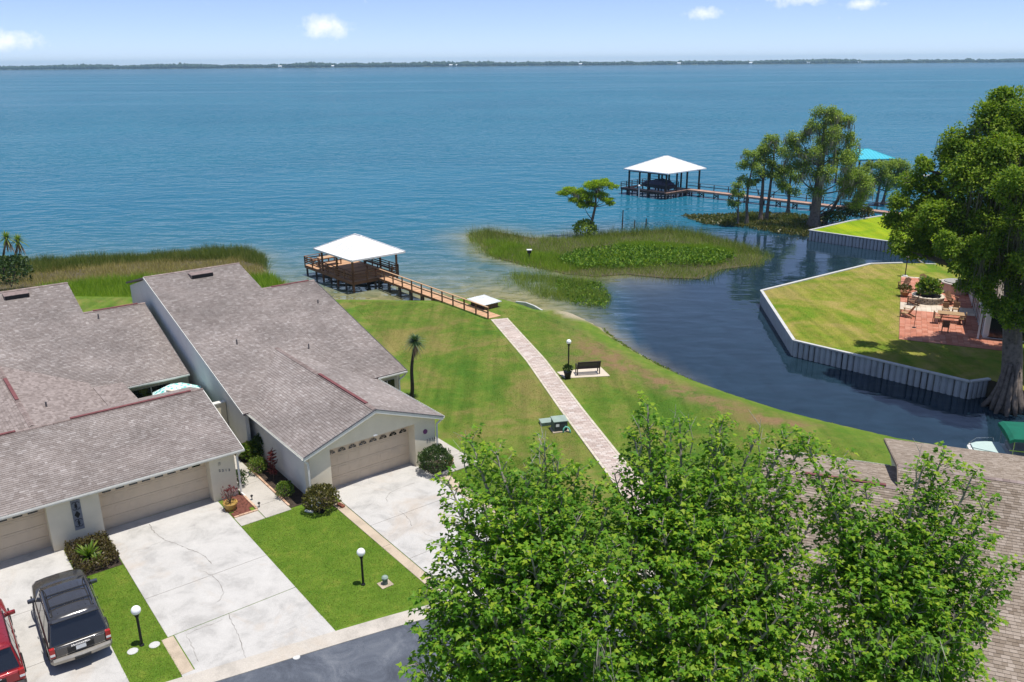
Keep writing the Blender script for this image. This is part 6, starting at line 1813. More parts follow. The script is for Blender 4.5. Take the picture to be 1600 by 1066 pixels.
# stone spa / grill island
c = at(1491, 456, .03)
t = thing('stone_spa', 'grey octagonal stone spa with lid beside the house', 'spa', c)
MB().lathe([(1.15, 0), (1.15, .82), (1.0, .82)], 8).build('wall', 'pale_stone', t)
MB().lathe([(1.28, .825), (1.28, .93), (.95, .935)], 8).build('coping', 'kerb', t)
MB().lathe([(.97, .94), (.97, 1.02), (.1, 1.04)], 16).build('cover', 'boat_grey', t)
c = at(1413, 463, .03)
t = thing('pot_with_shrub', 'low terracotta pot with reddish shrub on the patio edge', 'potted plant', c)
MB().lathe([(.24, 0), (.38, .34), (.42, .36), (.42, .42), (.35, .42)], 16).build('pot', 'terracotta', t)
leafy(t, 'foliage', 320, .55, .6, 'olive_leaf', base=(0, 0, .38), size=(.1, .2), seed=33)
c = at(1428, 512, .03)
t = thing('pole_stand', 'thin leaning black pole standing on the red tiles', 'pole', c)
MB().tube([(0, 0, 0), (.05, .1, 1.2), (.1, .2, 2.0)], .022, 6).build('pole', 'black', t)
MB().lathe([(.16, 0), (.16, .03), (.03, .05)], 12).build('foot', 'black', t)
# post with feeder and a hanging white rope
c = at(1414, 432, .0)
t = thing('feeder_post', 'dark post with pale feeder at the lake end of the patio', 'post', c)
MB().tube([(0, 0, -.3), (0, 0, 3.2)], .05, 8).build('post', 'dark_timber', t)
MB().box(-.14, .14, -.14, .14, 1.9, 2.3).build('feeder', 'pale_deck', t)
MB().add([(-.22, -.22, 2.3), (.22, -.22, 2.3), (.22, .22, 2.3), (-.22, .22, 2.3), (0, 0, 2.5)], [(0, 1, 4), (1, 2, 4), (2, 3, 4), (3, 0, 4), (3, 2, 1, 0)]).build('feeder_roof', 'dark_timber', t)
MB().lathe([(.24, 0), (.24, .1), (.1, .12)], 14).build('base', 'cap', t)
a_, b_ = at(1424, 386, 2.8), at(1462, 413, .9)
pts = [a_.lerp(b_, k / 12) + Vector((0, 0, -1.0 * math.sin(PI * k / 12) * (1 - k / 20))) for k in range(13)]
o = MB().tube([q_ - a_ for q_ in pts], .055, 7).build('hanging_rope', 'cap', loc=a_, smooth=True); tag(o, 'pale hanging rope swing below the big tree by the far water', 'rope')

def peninsula_house():
    e = at(1534, 476, 2.7); f = at(1517, 430, 2.7); g = at(1582, 488, 2.7)
    d = (f - e); d.z = 0; dn = d.normalized(); ang = math.atan2(dn.y, dn.x) - PI / 2
    t = thing('peninsula_house', 'pale house with tan roof under the big mossy tree', 'house', (e.x, e.y, 0), ang)
    Lh = d.length
    X = 13
    s = .34
    MB().box(.5, X - .5, .5, Lh + 6, -.1, 2.55).build('wall', 'stucco_white', t)
    rp = lambda *q: roof_plane(t, q, (0, 1, 0), 'roof', mat='shingle_tan', slab_mat='roof_tan', tabs=True, exposure=.2, tabw=.5)
    rp((0, 0, 2.7), (X / 2, 0, 2.7 + X / 2 * s), (X / 2, Lh + 6.5, 2.7 + X / 2 * s), (0, Lh + 6.5, 2.7))
    rp((X, 0, 2.7), (X / 2, 0, 2.7 + X / 2 * s), (X / 2, Lh + 6.5, 2.7 + X / 2 * s), (X, Lh + 6.5, 2.7))
    MB().add([(.5, .55, 2.55), (X - .5, .55, 2.55), (X / 2, .55, 2.55 + (X / 2 - .5) * s), (.5, .75, 2.55), (X - .5, .75, 2.55), (X / 2, .75, 2.55 + (X / 2 - .5) * s)], [(0, 1, 2), (5, 4, 3), (0, 3, 4, 1), (1, 4, 5, 2), (2, 5, 3, 0)]).build('gable_wall', 'stucco_white', t)
    gutter(t, (0, Lh + 6.5, 2.7), (0, -.02, 2.7), out=(-1, 0, 0))
    MB().beam((-.02, -.02, 2.62), (X / 2, -.02, 2.62 + X / 2 * s), .04, .18).build('rake_board', 'fascia', t)
    # glazed doors and windows on the patio side
    for y0, y1 in ((1.2, 3.6), (4.6, 6.6), (7.4, 9.6)):
        wv = MB().box(.46, .498, y0, y1, .1, 2.15).build('patio_door', 'glass_dark', t)
        MB().box(.43, .459, (y0 + y1) / 2 - .04, (y0 + y1) / 2 + .04, .1, 2.15).build('door_frame', 'fascia', wv)
        MB().box(.43, .459, y0 - .07, y0, .1, 2.2).build('door_frame', 'fascia', wv); MB().box(.43, .459, y1, y1 + .07, .1, 2.2).build('door_frame', 'fascia', wv)
    wv = MB().box(.8, 8.2, .46, .498, .1, 2.4).build('window', 'glass_dark', t)
    for x in (.76, 3.2, 5.7, 8.16): MB().box(x, x + .08, .43, .459, .2, 2.2).build('mullion', 'fascia', wv)
    for p in ((.08, .08),): MB().box(p[0], p[0] + .12, p[1], p[1] + .12, -.1, 2.6).build('corner_post', 'fascia', t)
peninsula_house()
# ------------------------------------------------------------------ foliage materials
M['gum'] = leaf_mat('gum_leaves', [(0.14, (.052, .145, .013)), (0.38, (.105, .250, .019)), (0.60, (.180, .345, .026)), (0.88, (.40, .49, .045))], .47, .5, .2)
M['big_leaf'] = leaf_mat('large_tree_leaves', [(0.12, (0.068, 0.139, 0.018)), (0.45, (0.154, 0.260, 0.025)), (0.85, (0.322, 0.399, 0.047))], .45, .55, .15)
M['cypress'] = leaf_mat('cypress_needles', [(0.12, (0.103, 0.158, 0.036)), (0.45, (0.206, 0.296, 0.053)), (0.85, (0.372, 0.456, 0.097))], .4, .6, .15)
M['cypress_lime'] = leaf_mat('lime_cypress_needles', [(0.12, (0.110, 0.213, 0.013)), (0.45, (0.242, 0.392, 0.020)), (0.85, (0.440, 0.515, 0.033))], .45, .6, .15)
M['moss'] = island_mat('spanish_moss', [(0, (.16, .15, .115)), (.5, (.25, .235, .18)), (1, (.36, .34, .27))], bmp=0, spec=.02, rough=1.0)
M['moss_dark'] = island_mat('shaded_moss', [(0, (.07, .068, .045)), (1, (.16, .15, .105))], bmp=0, spec=.02, rough=1.0)  # darker copy of the moss, shade under the foliage put into its colour
M['pale_bark'] = simple('pale_grey_bark', (.30, .26, .225), .95, .3, 5, .6, 14)
M['cypress_bark'] = simple('cypress_bark', (.155, .125, .105), .95, .35, 4, .8, 9)
M['dark_bark'] = simple('dark_bark', (.07, .055, .045), .95, .3, 5, .6, 12)

def limb_curve(p, q, sag=0.0, wob=.06, n=8, rng=random):
    p, q = Vector(p), Vector(q); L = (q - p).length
    pts = []
    o1, o2 = rng.uniform(-1, 1), rng.uniform(-1, 1)
    for i in range(n + 1):
        k = i / n
        c = p.lerp(q, k)
        c.z += sag * L * math.sin(PI * k)
        c.x += math.sin(k * 5 + o1 * 6) * wob * L * k * (1 - k) * 2; c.y += math.sin(k * 4.3 + o2 * 6) * wob * L * k * (1 - k) * 2
        pts.append(c)
    return pts
def moss_arrays(anchors, rng, length=(.5, 1.4), per=6, spread=.18, wd=(.03, .07)):
    """hanging moss: tapered strands in bunches below the anchor points"""
    A = np.repeat(np.array(anchors), per, 0); n = len(A)
    A = A + rng.normal(size=(n, 3)) * np.array([spread, spread, .1])
    L = rng.uniform(*length, n); W = rng.uniform(*wd, n)
    an = rng.uniform(0, 2 * PI, n); sd_ = np.stack([np.cos(an), np.sin(an), 0 * an], 1)
    sway = rng.normal(size=(n, 3)) * .07; sway[:, 2] = 0
    dn = np.array([0, 0, -1.0])
    V = np.stack([A - sd_ * W[:, None] * .5, A + sd_ * W[:, None] * .5,
                  A + dn * (L * .55)[:, None] + sway + sd_ * (W * .9)[:, None], A + dn * (L * .55)[:, None] + sway - sd_ * (W * .9)[:, None],
                  A + dn * L[:, None] + sway * 2], 1).reshape(-1, 3)
    b = np.arange(n)[:, None] * 5
    F = np.concatenate([b + np.array([[0, 1, 2]]), b + np.array([[0, 2, 3]]), b + np.array([[3, 2, 4]])])
    return V, F

# ------------------------------------------------------------------ near sweet gum trees at the bottom of the picture
def gum_tree(base, trunk_top, tips, label, seed, leaf=.118, ndens=1.3, moss_n=40, bare=0):
    rnd = random.Random(seed); rng = np.random.default_rng(seed)
    base = Vector(base); trunk_top = Vector(trunk_top)
    t = thing('gum_tree', label, 'tree', base, 0, 'leafy trees in the foreground')
    tr = MB()
    tk = limb_curve((0, 0, -.3), trunk_top - base, 0, .03, 10, rnd)
    H = (trunk_top - base).z
    tr.tube(tk, [.24 * (1 - .93 * i / 10) + (.08 if i == 0 else 0) for i in range(11)], 10)
    br = MB(); bare_b = MB()
    CP, CD = [], []
    anchors = []
    for ti, tip in enumerate(tips):
        q = Vector(tip) - base
        # leave the trunk well below the tip, then rise
        hz = math.hypot(q.x, q.y)
        z0 = max(H * .22, min(q.z - hz * 1.25 - .6, H * .97))
        k = max(0, min(1, (z0 + .3) / (H + .3))); f = k * 10; i = min(9, int(f)); p = tk[i].lerp(tk[i + 1], f - i)
        L = (q - p).length
        c = limb_curve(p, q, -.12, .07, 10, rnd)
        r0 = min(.13, .03 + .018 * L)
        br.tube(c, [r0 * (1 - .86 * j / 10) for j in range(11)], 6)
        nt_ = max(6, int(L * 7.5 * ndens))
        for s in range(nt_):
            u = .16 + .84 * (s + rnd.random()) / nt_
            f = u * 10; j = min(9, int(f)); a = c[j].lerp(c[j + 1], f - j)
            axis_ = (c[j + 1] - c[j]).normalized()
            an = s * 2.4 + rnd.random()
            out = axis_.orthogonal().normalized(); out.rotate(Matrix.Rotation(an, 3, axis_))
            tl = (.30 + .95 * (1 - u) ** .8) * rnd.uniform(.55, 1.15) * min(1.0, .45 + L / 6)
            d = (out * .85 + axis_ * .55 + Vector((0, 0, .25))).normalized()
            e = a + d * tl
            e.z -= tl * tl * .08
            br.tube([a, a.lerp(e, .5) + Vector((0, 0, tl * .05)), e], [.014, .009, .004], 4, cap=False)
            m = max(2, int(tl * 6.0))
            for v in range(m):
                w_ = .2 + .8 * (v + 1) / m
                CP.append(tuple(a.lerp(e, w_))); CD.append(tuple(d))
            if rnd.random() < .10: anchors.append(tuple(e))
        if rnd.random() < .8: anchors.append(tuple(c[5]))
    for k in range(bare):
        tip = Vector(tips[rnd.randrange(7)]) - base + Vector((rnd.uniform(-.2, .2), rnd.uniform(-.2, .2), rnd.uniform(.15, .45)))
        a = tip + Vector((rnd.uniform(-.2, .2), rnd.uniform(-.2, .2), -1.3))
        bare_b.tube(limb_curve(a, tip, 0, .1, 6, rnd), [.018, .016, .014, .012, .009, .007, .004], 5)
        for s in range(4):
            b0 = a.lerp(tip, .3 + .18 * s); bare_b.tube([b0, b0 + Vector((rnd.uniform(-.3, .3), rnd.uniform(-.3, .3), rnd.uniform(.15, .4)))], [.008, .003], 4)
    tr.build('trunk', 'pale_bark', t, smooth=True); br.build('branches', 'pale_bark', t, kind='stuff')
    if bare: bare_b.build('dead_twigs', 'dead_wood', t, kind='stuff')
    CP = np.array(CP); CD = np.array(CD); k_ = 9
    CP = np.repeat(CP, k_, 0); CD = np.repeat(CD, k_, 0); n = len(CP)
    az = rng.uniform(0, 2 * PI, n); el = rng.uniform(-.5, .75, n)
    dl = np.stack([np.cos(az) * np.cos(el), np.sin(az) * np.cos(el), np.sin(el)], 1)
    dl = unit(dl + CD * .35)
    LP = CP + dl * rng.uniform(.02, .11, n)[:, None] + rng.normal(0, .035, (n, 3))
    LA = unit(dl + np.array([0, 0, -.35])); LN = unit(np.stack([dl[:, 0] * .35, dl[:, 1] * .35, 0 * az], 1) + rng.normal(0, .3, (n, 3)) + np.array([0, 0, 1.0]))
    LS = leaf * rng.uniform(.55, 1.25, n)
    # the leaves that show largest are pieces of their own, the rest one mass
    wpos = LP + np.array(base)
    dcam = np.linalg.norm(wpos - np.array([0, 0, CAMZ]), axis=1)
    px, py = px_np(wpos)
    near = np.argsort(dcam)
    ok = near[(px[near] > 5) & (px[near] < 1595) & (py[near] > 5) & (py[near] < 1060)][::6][:100]
    mask = np.ones(len(LP), bool); mask[ok] = False
    V, F = leaf_arrays(STAR, LP[mask], LA[mask], LN[mask], LS[mask])
    cr = mesh_np('crown', V, F, 'gum', t, kind='stuff')
    V1, F1 = leaf_arrays(STAR, np.zeros((1, 3)), np.array([[0, 1.0, 0]]), np.array([[0, 0, 1.0]]), np.array([leaf]))
    me = bpy.data.meshes.new('leaf'); me.from_pydata([tuple(v) for v in V1], [], [tuple(int(x) for x in f) for f in F1]); me.materials.append(M['gum'])
    for i in ok:
        y = Vector(LA[i]); z = Vector(LN[i]); x = y.cross(z).normalized(); z = x.cross(y)
        o = bpy.data.objects.new('leaf', me); COL.objects.link(o); o.parent = cr
        o.matrix_local = Matrix.Translation(Vector(LP[i])) @ Matrix((x, y, z)).transposed().to_4x4() @ Matrix.Scale(LS[i] / leaf, 4)
    zt = max(a_[2] for a_ in anchors) if anchors else 0
    anchors = [a_ for a_ in anchors if a_[2] < zt * .8]
    if moss_n and anchors:
        V, F = moss_arrays([anchors[i] for i in rng.integers(0, len(anchors), moss_n)], rng, (.3, 1.1), 22, .09, (.008, .022))
        mesh_np('moss', V, F, 'moss', t, kind='stuff')
    return t, len(LP)
M['dead_wood'] = simple('dead_wood', (.42, .38, .33), .9, .2, 6)
def tipset(rows): return [atY(*r) for r in rows]
n1 = gum_tree((-.4, 15.6, -.1), atY(850, 880, 15.6),
    tipset([(735, 686, 17.0), (775, 702, 16.6), (700, 752, 16.6), (850, 694, 17.2), (872, 722, 16.8), (905, 730, 16.9), (820, 740, 16.4), (715, 800, 16.0), (690, 850, 15.8), (675, 900, 15.6), (680, 948, 15.2), (655, 985, 15.0), (650, 1035, 14.6), (640, 1075, 14.3), (662, 925, 15.4),
            (745, 770, 15.8), (790, 800, 15.4), (840, 790, 15.6), (905, 800, 15.8), (950, 790, 16.4), (720, 850, 15.2), (770, 870, 14.8), (830, 860, 14.8), (890, 860, 14.9), (700, 920, 14.8), (760, 940, 14.2), (820, 930, 14.2), (880, 930, 14.3), (940, 890, 15.0), (690, 1000, 14.4), (740, 1010, 13.9), (800, 1000, 13.7), (860, 1000, 13.7), (920, 990, 14.0), (720, 1080, 13.6), (790, 1085, 13.3), (860, 1085, 13.3), (930, 1085, 13.5), (690, 1095, 14.0), (960, 950, 14.6), (960, 850, 15.4), (945, 1020, 13.8), (970, 1075, 13.5), (965, 905, 14.9), (930, 760, 16.6), (880, 770, 16.2)]),
    'left foreground tree with bright star shaped leaves beside the middle driveway', 21, moss_n=26, bare=5)
n2 = gum_tree((3.3, 15.9, -.1), atY(1060, 880, 15.9),
    tipset([(1012, 632, 17.6), (1040, 668, 17.3), (990, 680, 17.2), (1062, 660, 17.8), (1130, 656, 17.6), (1125, 690, 17.4), (1182, 684, 17.4), (1232, 676, 17.6), (1258, 682, 17.9), (960, 740, 17.0), (1010, 745, 16.6), (1070, 740, 16.7), (1120, 750, 16.6), (1175, 750, 16.7), (1225, 745, 16.9), (975, 800, 16.2), (1030, 810, 15.8), (1085, 815, 15.7), (1140, 815, 15.8), (1195, 820, 16.0), (1235, 815, 16.3), (1000, 870, 15.3), (1055, 880, 15.0), (1110, 885, 15.0), (1170, 890, 15.1), (1220, 890, 15.4), (985, 950, 14.7), (1045, 950, 14.4), (1105, 960, 14.3), (1165, 960, 14.4), (1220, 960, 14.7), (990, 1030, 14.2), (1060, 1035, 13.9), (1120, 1040, 13.8), (1180, 1040, 13.9), (1230, 1040, 14.2), (1010, 1100, 13.6), (1090, 1105, 13.4), (1170, 1105, 13.4), (1245, 1000, 14.6), (965, 870, 15.6), (970, 930, 15.0), (955, 1000, 14.4), (960, 1060, 14.0), (985, 760, 16.8), (1245, 760, 17.0), (1250, 860, 15.9), (1260, 930, 15.2), (1265, 1060, 14.0), (1275, 800, 16.6), (1280, 890, 15.8), (1272, 960, 15.0)]),
    'middle foreground tree rising highest with pale bare twigs at its top', 22, moss_n=50, bare=7)
n3 = gum_tree((8.0, 15.4, -.1), atY(1380, 950, 15.4),
    tipset([(1262, 690, 17.4), (1305, 712, 17.0), (1298, 770, 16.4), (1352, 762, 16.6), (1390, 812, 16.1), (1444, 724, 16.6), (1476, 706, 16.7), (1470, 770, 16.3), (1520, 742, 16.5), (1540, 784, 16.3), (1500, 820, 15.9), (1530, 850, 15.7), (1574, 880, 15.5), (1555, 905, 15.3), (1548, 958, 14.9), (1520, 930, 15.1), (1330, 830, 15.8), (1290, 860, 15.6), (1370, 880, 15.2), (1425, 860, 15.4), (1460, 830, 15.7), (1455, 910, 14.9), (1400, 940, 14.6), (1340, 930, 14.8), (1285, 940, 14.9), (1500, 985, 14.5), (1530, 1035, 14.2), (1540, 1080, 13.9), (1450, 990, 14.2), (1390, 1010, 14.0), (1330, 1010, 14.2), (1275, 1020, 14.4), (1300, 1085, 13.6), (1370, 1090, 13.4), (1440, 1080, 13.6), (1490, 1090, 13.7)]),
    'right foreground tree growing against the tan roof', 23, ndens=1.25, moss_n=36, bare=2)
print('gum leaves', n1[1], n2[1], n3[1])

# ------------------------------------------------------------------ trees of leaf clumps
def clump_tree(name, label, base, trunk, lobes, leafmat, seed, bark='cypress_bark', leaf=(.16, .30), per=34, flat=.75, moss=None, shape=KITE, group=None, limb_r=.12, moss_len=(.6, 1.8), shell=.55, moss_w=(.04, .10), puff=0, puff_r=.5):
    """trunk: [(point, radius)...]; lobes: [(centre, radius)...]; leaves thick on the upper shell of each lobe"""
    rnd = random.Random(seed); rng = np.random.default_rng(seed)
    base = Vector(base)
    t = thing(name, label, 'tree', base, 0, group)
    tp = [Vector(p) - base for p, r in trunk]
    tr = MB().tube(tp, [r for p, r in trunk], 14)
    tr.build('trunk', bark, t, smooth=True)
    br = MB(); parts = []; anchors = []
    for c, r in lobes:
        c = Vector(c) - base
        # limb from the nearest lower trunk point
        cand = [p for p in tp[1:] if p.z < c.z - .2 * abs(c.z - p.z)] or tp[1:2]
        p = min(cand, key=lambda p_: (p_ - c).length + max(0, p_.z - c.z + 1) * 2)
        L = (c - p).length
        br.tube(limb_curve(p, c, -.04, .08, 7, rnd), [max(.02, (limb_r * min(1, L / 5) + .03) * (1 - .8 * i / 7)) for i in range(8)], 6)
        for k in range(5):
            e = c + Vector((rnd.uniform(-1, 1), rnd.uniform(-1, 1), rnd.uniform(-.2, .8))).normalized() * r * .85
            br.tube([c - (c - p) * .12, c.lerp(e, .5) + Vector((0, 0, .05)), e], [.035, .022, .008], 4, cap=False)
        subs = [(np.array(c), r)]
        if puff:
            sd_ = unit(rng.normal(size=(puff, 3)) * np.array([1, 1, .8]) + np.array([0, 0, .25]))
            subs = [(np.array(c) + v_ * r * .62 * np.array([1, 1, flat]), r * puff_r * rng.uniform(.75, 1.2)) for v_ in sd_] + [(np.array(c), r * .55)]
        for c, r in subs:
            n = int(per * 4 * PI * r * r)
            d = unit(rng.normal(size=(n, 3)) + np.array([0, 0, .28]))
            ph = rng.uniform(0, 6, 6)
            bm = 1 + .22 * np.sin(d[:, 0] * 4 + ph[0]) * np.sin(d[:, 1] * 4 + ph[1]) + .16 * np.sin(d[:, 2] * 6 + d[:, 0] * 5 + ph[2]) + .10 * np.sin(d[:, 1] * 11 + ph[3]) * np.sin(d[:, 0] * 12 + ph[4])
            k = (1 - shell * rng.random(n) ** 1.6) * bm
            P = d * (k * r)[:, None] * np.array([1, 1, flat]) + np.array(c)
            al = unit(d * .6 + rng.normal(size=(n, 3)) * .6 + np.array([0, 0, -.1])); nr = unit(d * .6 + rng.normal(size=(n, 3)) * .45 + np.array([0, 0, .9]))
            parts.append(leaf_arrays(shape, P, al, nr, rng.uniform(leaf[0], leaf[1], n)))
            if moss:
                low = P[d[:, 2] < .2]
                m_ = int(moss * r * r)
                if len(low) and m_: anchors += [tuple(x) for x in low[rng.integers(0, len(low), m_)]]
    br.build('limbs', bark, t)
    V, F = merge(parts)
    mesh_np('crown', V, F, leafmat, t, kind='stuff')
    if anchors:
        V, F = moss_arrays(anchors, rng, moss_len, 14, .24, moss_w)
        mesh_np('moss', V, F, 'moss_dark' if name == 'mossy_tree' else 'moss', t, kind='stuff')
    return t, len(F)
def L3(rows, Y, s):
    """lobes from photo positions: (px, py, radius px, depth offset)"""
    out = []
    for r in rows:
        Yd = Y + (r[3] if len(r) > 3 else 0)
        c = atY(r[0], r[1], Yd)
        w_ = (c - Vector((0, 0, CAMZ))).dot(_fwd)
        out.append((c, r[2] * w_ / FPX * s))
    return out
# the very large tree at the right edge
bt = at(1572, 632, -.9)
TY = bt.y
lob = L3([(1578, 165, 30), (1540, 195, 36), (1600, 190, 40), (1510, 225, 34, 1), (1560, 240, 42, -1), (1612, 250, 45), (1478, 262, 20, 1), (1505, 280, 34, -1), (1545, 300, 42, -2), (1592, 310, 42, -2), (1636, 300, 45), (1480, 240, 16, 2),
          (1470, 330, 24, -1), (1515, 345, 36, -2), (1560, 360, 38, -3), (1605, 370, 40, -3), (1650, 360, 45, -1), (1490, 385, 26, -3), (1530, 400, 34, -3.5), (1575, 410, 34, -3.5), (1620, 430, 40, -3), (1500, 420, 18, -3.5), (1545, 445, 22, -3.5), (1590, 460, 26, -3.5), (1660, 420, 45, -2),
          (1680, 250, 50, 1), (1690, 330, 50, 1), (1640, 190, 45, 2), (1580, 210, 40, 4), (1620, 260, 45, 5), (1560, 330, 36, 5), (1530, 260, 30, 4), (1610, 490, 22, -3), (1512, 445, 16, -3), (1535, 462, 18, -3.5), (1560, 480, 20, -4), (1590, 500, 22, -4), (1525, 435, 20, -4), (1660, 480, 36, -2), (1520, 370, 30, 4), (1580, 400, 36, 4), (1640, 230, 45, -3), (1600, 290, 42, -5), (1650, 300, 45, -4), (1610, 350, 42, -6), (1650, 390, 42, -5), (1615, 410, 34, -6.5), (1690, 400, 45, -2), (1730, 320, 45, 0), (1700, 260, 45, 3)], TY + 4, 1.08)
# the long low limbs that reach out to the left over the lawn
lob += L3([(1440, 262, 22), (1420, 285, 24), (1455, 292, 26), (1408, 318, 24), (1440, 325, 30), (1470, 320, 26), (1398, 352, 22), (1428, 362, 30, -1), (1462, 358, 30, -1), (1405, 385, 24, -1), (1438, 395, 30, -1), (1470, 390, 28, -1), (1490, 340, 28, 1), (1495, 370, 28), (1485, 400, 24), (1455, 340, 26, -3), (1430, 340, 24, 3), (1480, 370, 26, -3)], TY + 5.5, .95)
b1 = clump_tree('mossy_tree', 'huge dark green tree with flared mossy trunk at the right picture edge', bt, [(bt + Vector((0, 0, -.6)), 1.0), (bt + Vector((0, 0, .35)), .8), (bt + Vector((.05, 0, 1.4)), .60), (bt + Vector((.15, .5, 3.0)), .58), (bt + Vector((.3, 1.5, 5.2)), .52), (bt + Vector((.5, 2.7, 7.8)), .44), (bt + Vector((.7, 3.6, 10.5)), .34), (bt + Vector((.8, 4.1, 13.2)), .22), (bt + Vector((.8, 4.4, 15.6)), .10)],
    lob, 'big_leaf', 31, flat=.92, leaf=(.12, .22), per=72, moss=2.2, limb_r=.26, moss_len=(.8, 2.4), shell=.6, puff=7, puff_r=.46, moss_w=(.015, .04))
# buttress roots of that trunk
m = MB(); rr = random.Random(3)
for k in range(15):
    an = k * 2 * PI / 15 + rr.uniform(-.15, .15); d = Vector((math.cos(an), math.sin(an), 0)); R = rr.uniform(1.0, 1.5)
    m.tube([d * .45 + Vector((0, 0, 2.4 + rr.uniform(-.5, .5))), d * .60 + Vector((0, 0, 1.1)), d * .86 + Vector((0, 0, .25)), d * R + Vector((0, 0, -.45))], [.08, .16, .19, .10], 7)
m.build('buttress_roots', 'cypress_bark', b1[0], smooth=True)
# ------------------------------------------------------------------ bald cypresses in the shallows
def cypress(px, py, label, top, lobes, seed, r0=.3, mat='cypress', moss=10, per=26, lean=(0, 0), z=WATER, flat=.85, leaf=(.13, .27), moss_len=(.4, 1.3), scale=1.08):
    b = at(px, py, z); T = atY(top[0], top[1], b.y)
    tr = [(b + Vector((0, 0, -1.0)), r0 * 2.0), (b + Vector((0, 0, .15)), r0 * 1.7), (b.lerp(T, .10), r0 * 1.1), (b.lerp(T, .3) + Vector((lean[0], 0, 0)), r0 * .9), (b.lerp(T, .55) + Vector((lean[0] * 1.3, lean[1], 0)), r0 * .72), (b.lerp(T, .8) + Vector((lean[0] * .5, lean[1], 0)), r0 * .45), (T, r0 * .14)]
    return clump_tree('cypress_tree', label, b, tr, L3(lobes, b.y, scale), mat, seed, bark='cypress_bark', leaf=leaf, per=per, flat=flat, moss=moss, limb_r=.09, moss_len=moss_len, shell=.75, group='cypress trees by the canal mouth', moss_w=(.025, .06), puff=6, puff_r=.42)
cypress(1271, 356, 'largest mossy cypress with thick trunk at the canal mouth', (1292, 178), [(1290, 180, 22), (1270, 200, 20), (1315, 190, 20), (1248, 215, 18), (1300, 215, 24, -1), (1325, 220, 18), (1240, 240, 16), (1270, 240, 22, -1), (1310, 250, 24, -1), (1332, 245, 16, 1), (1235, 225, 14, 1), (1255, 265, 18, -1), (1290, 275, 22, -2), (1328, 275, 20), (1345, 285, 18), (1275, 300, 16, -1), (1320, 300, 18, 1), (1350, 305, 16), (1340, 318, 14), (1240, 260, 14), (1305, 180, 16, 2), (1290, 230, 22, 3)], 41, r0=.62, moss=2.8, per=32, moss_len=(.4, 1.4))
cypress(1197, 346, 'pale trunked cypress left of the largest one, second crown from it', (1212, 222), [(1205, 222, 16), (1195, 240, 14), (1220, 240, 16), (1212, 262, 14), (1228, 270, 14), (1200, 275, 12), (1224, 290, 12)], 42, r0=.22, moss=2.2, per=32)
cypress(1188, 347, 'cypress with bottle shaped base beside the pale trunk', (1196, 228), [(1190, 235, 13), (1180, 252, 14), (1200, 256, 13), (1188, 272, 12), (1180, 285, 10)], 43, r0=.26, moss=2.2, per=32)
cypress(1166, 352, 'slender cypress on a pale stump second from the left', (1180, 240), [(1172, 244, 14), (1164, 260, 13), (1182, 262, 12), (1160, 280, 11), (1172, 290, 9)], 44, r0=.2, moss=2.2, per=32, lean=(-.3, 0))
cypress(1153, 354, 'small leftmost cypress leaning over the water', (1154, 285), [(1152, 290, 10), (1146, 302, 9), (1158, 305, 8), (1142, 315, 8), (1150, 320, 8)], 45, r0=.13, moss=3, per=32)
cypress(1231, 334, 'dark cypress behind the walkway left of the largest one', (1236, 262), [(1232, 268, 14), (1218, 278, 13), (1246, 280, 12), (1225, 292, 12), (1240, 300, 11)], 46, r0=.24, moss=2.5, per=32)
cypress(1287, 350, 'cypress close behind the largest one with low hanging branches', (1335, 268), [(1335, 275, 16), (1350, 290, 14), (1320, 290, 14), (1345, 312, 12), (1330, 322, 12)], 47, r0=.26, moss=2.2, per=32)
cypress(1369, 321, 'thin cypress beyond the walkway in open water, left of two', (1378, 270), [(1372, 275, 14), (1385, 272, 14), (1364, 288, 11), (1382, 290, 12), (1352, 266, 12), (1364, 258, 11), (1340, 272, 11), (1376, 260, 12), (1355, 284, 11)], 48, r0=.2, moss=2, per=32)
cypress(1379, 319, 'thin cypress beyond the walkway in open water, right of two', (1396, 252), [(1395, 258, 16), (1408, 262, 16), (1388, 262, 14), (1402, 278, 14), (1418, 272, 14), (1395, 290, 12), (1412, 290, 14), (1345, 280, 12, 1)], 49, r0=.2, moss=1.5, per=32)
# flat topped lime cypress on the reed island
cypress(918, 370, 'small flat topped lime green cypress on the reed island', (934, 285), [(940, 286, 14), (925, 290, 12), (955, 291, 9), (890, 300, 12), (905, 302, 13), (878, 303, 9), (918, 306, 12), (938, 305, 11), (948, 312, 10), (900, 313, 10), (912, 320, 10), (925, 318, 9), (955, 318, 7)], 50, r0=.2, mat='cypress_lime', moss=3, per=70, lean=(.2, 0), flat=.5, leaf=(.10, .20), moss_len=(.3, .9), scale=1.3)
shrub(914, 370, 1.4, 2.0, 'low green bush around the foot of the lime cypress', 'cypress', 900, (.18, .38), seed=61, z=WATER)
for k, (px, py, r, h, lb) in enumerate(((1300, 349, 1.4, 1.5, 'dark bush at the corner of the bright green lawn'), (1322, 344, 1.6, 1.7, 'round green bush on the lake edge of the bright green lawn'), (1345, 340, 1.5, 1.4, 'pale green bush beside the far walkway end'))):
    shrub(px, py, r, h, lb, 'hedge' if k < 2 else 'olive_leaf', 800, (.18, .36), seed=62 + k, z=-.6)
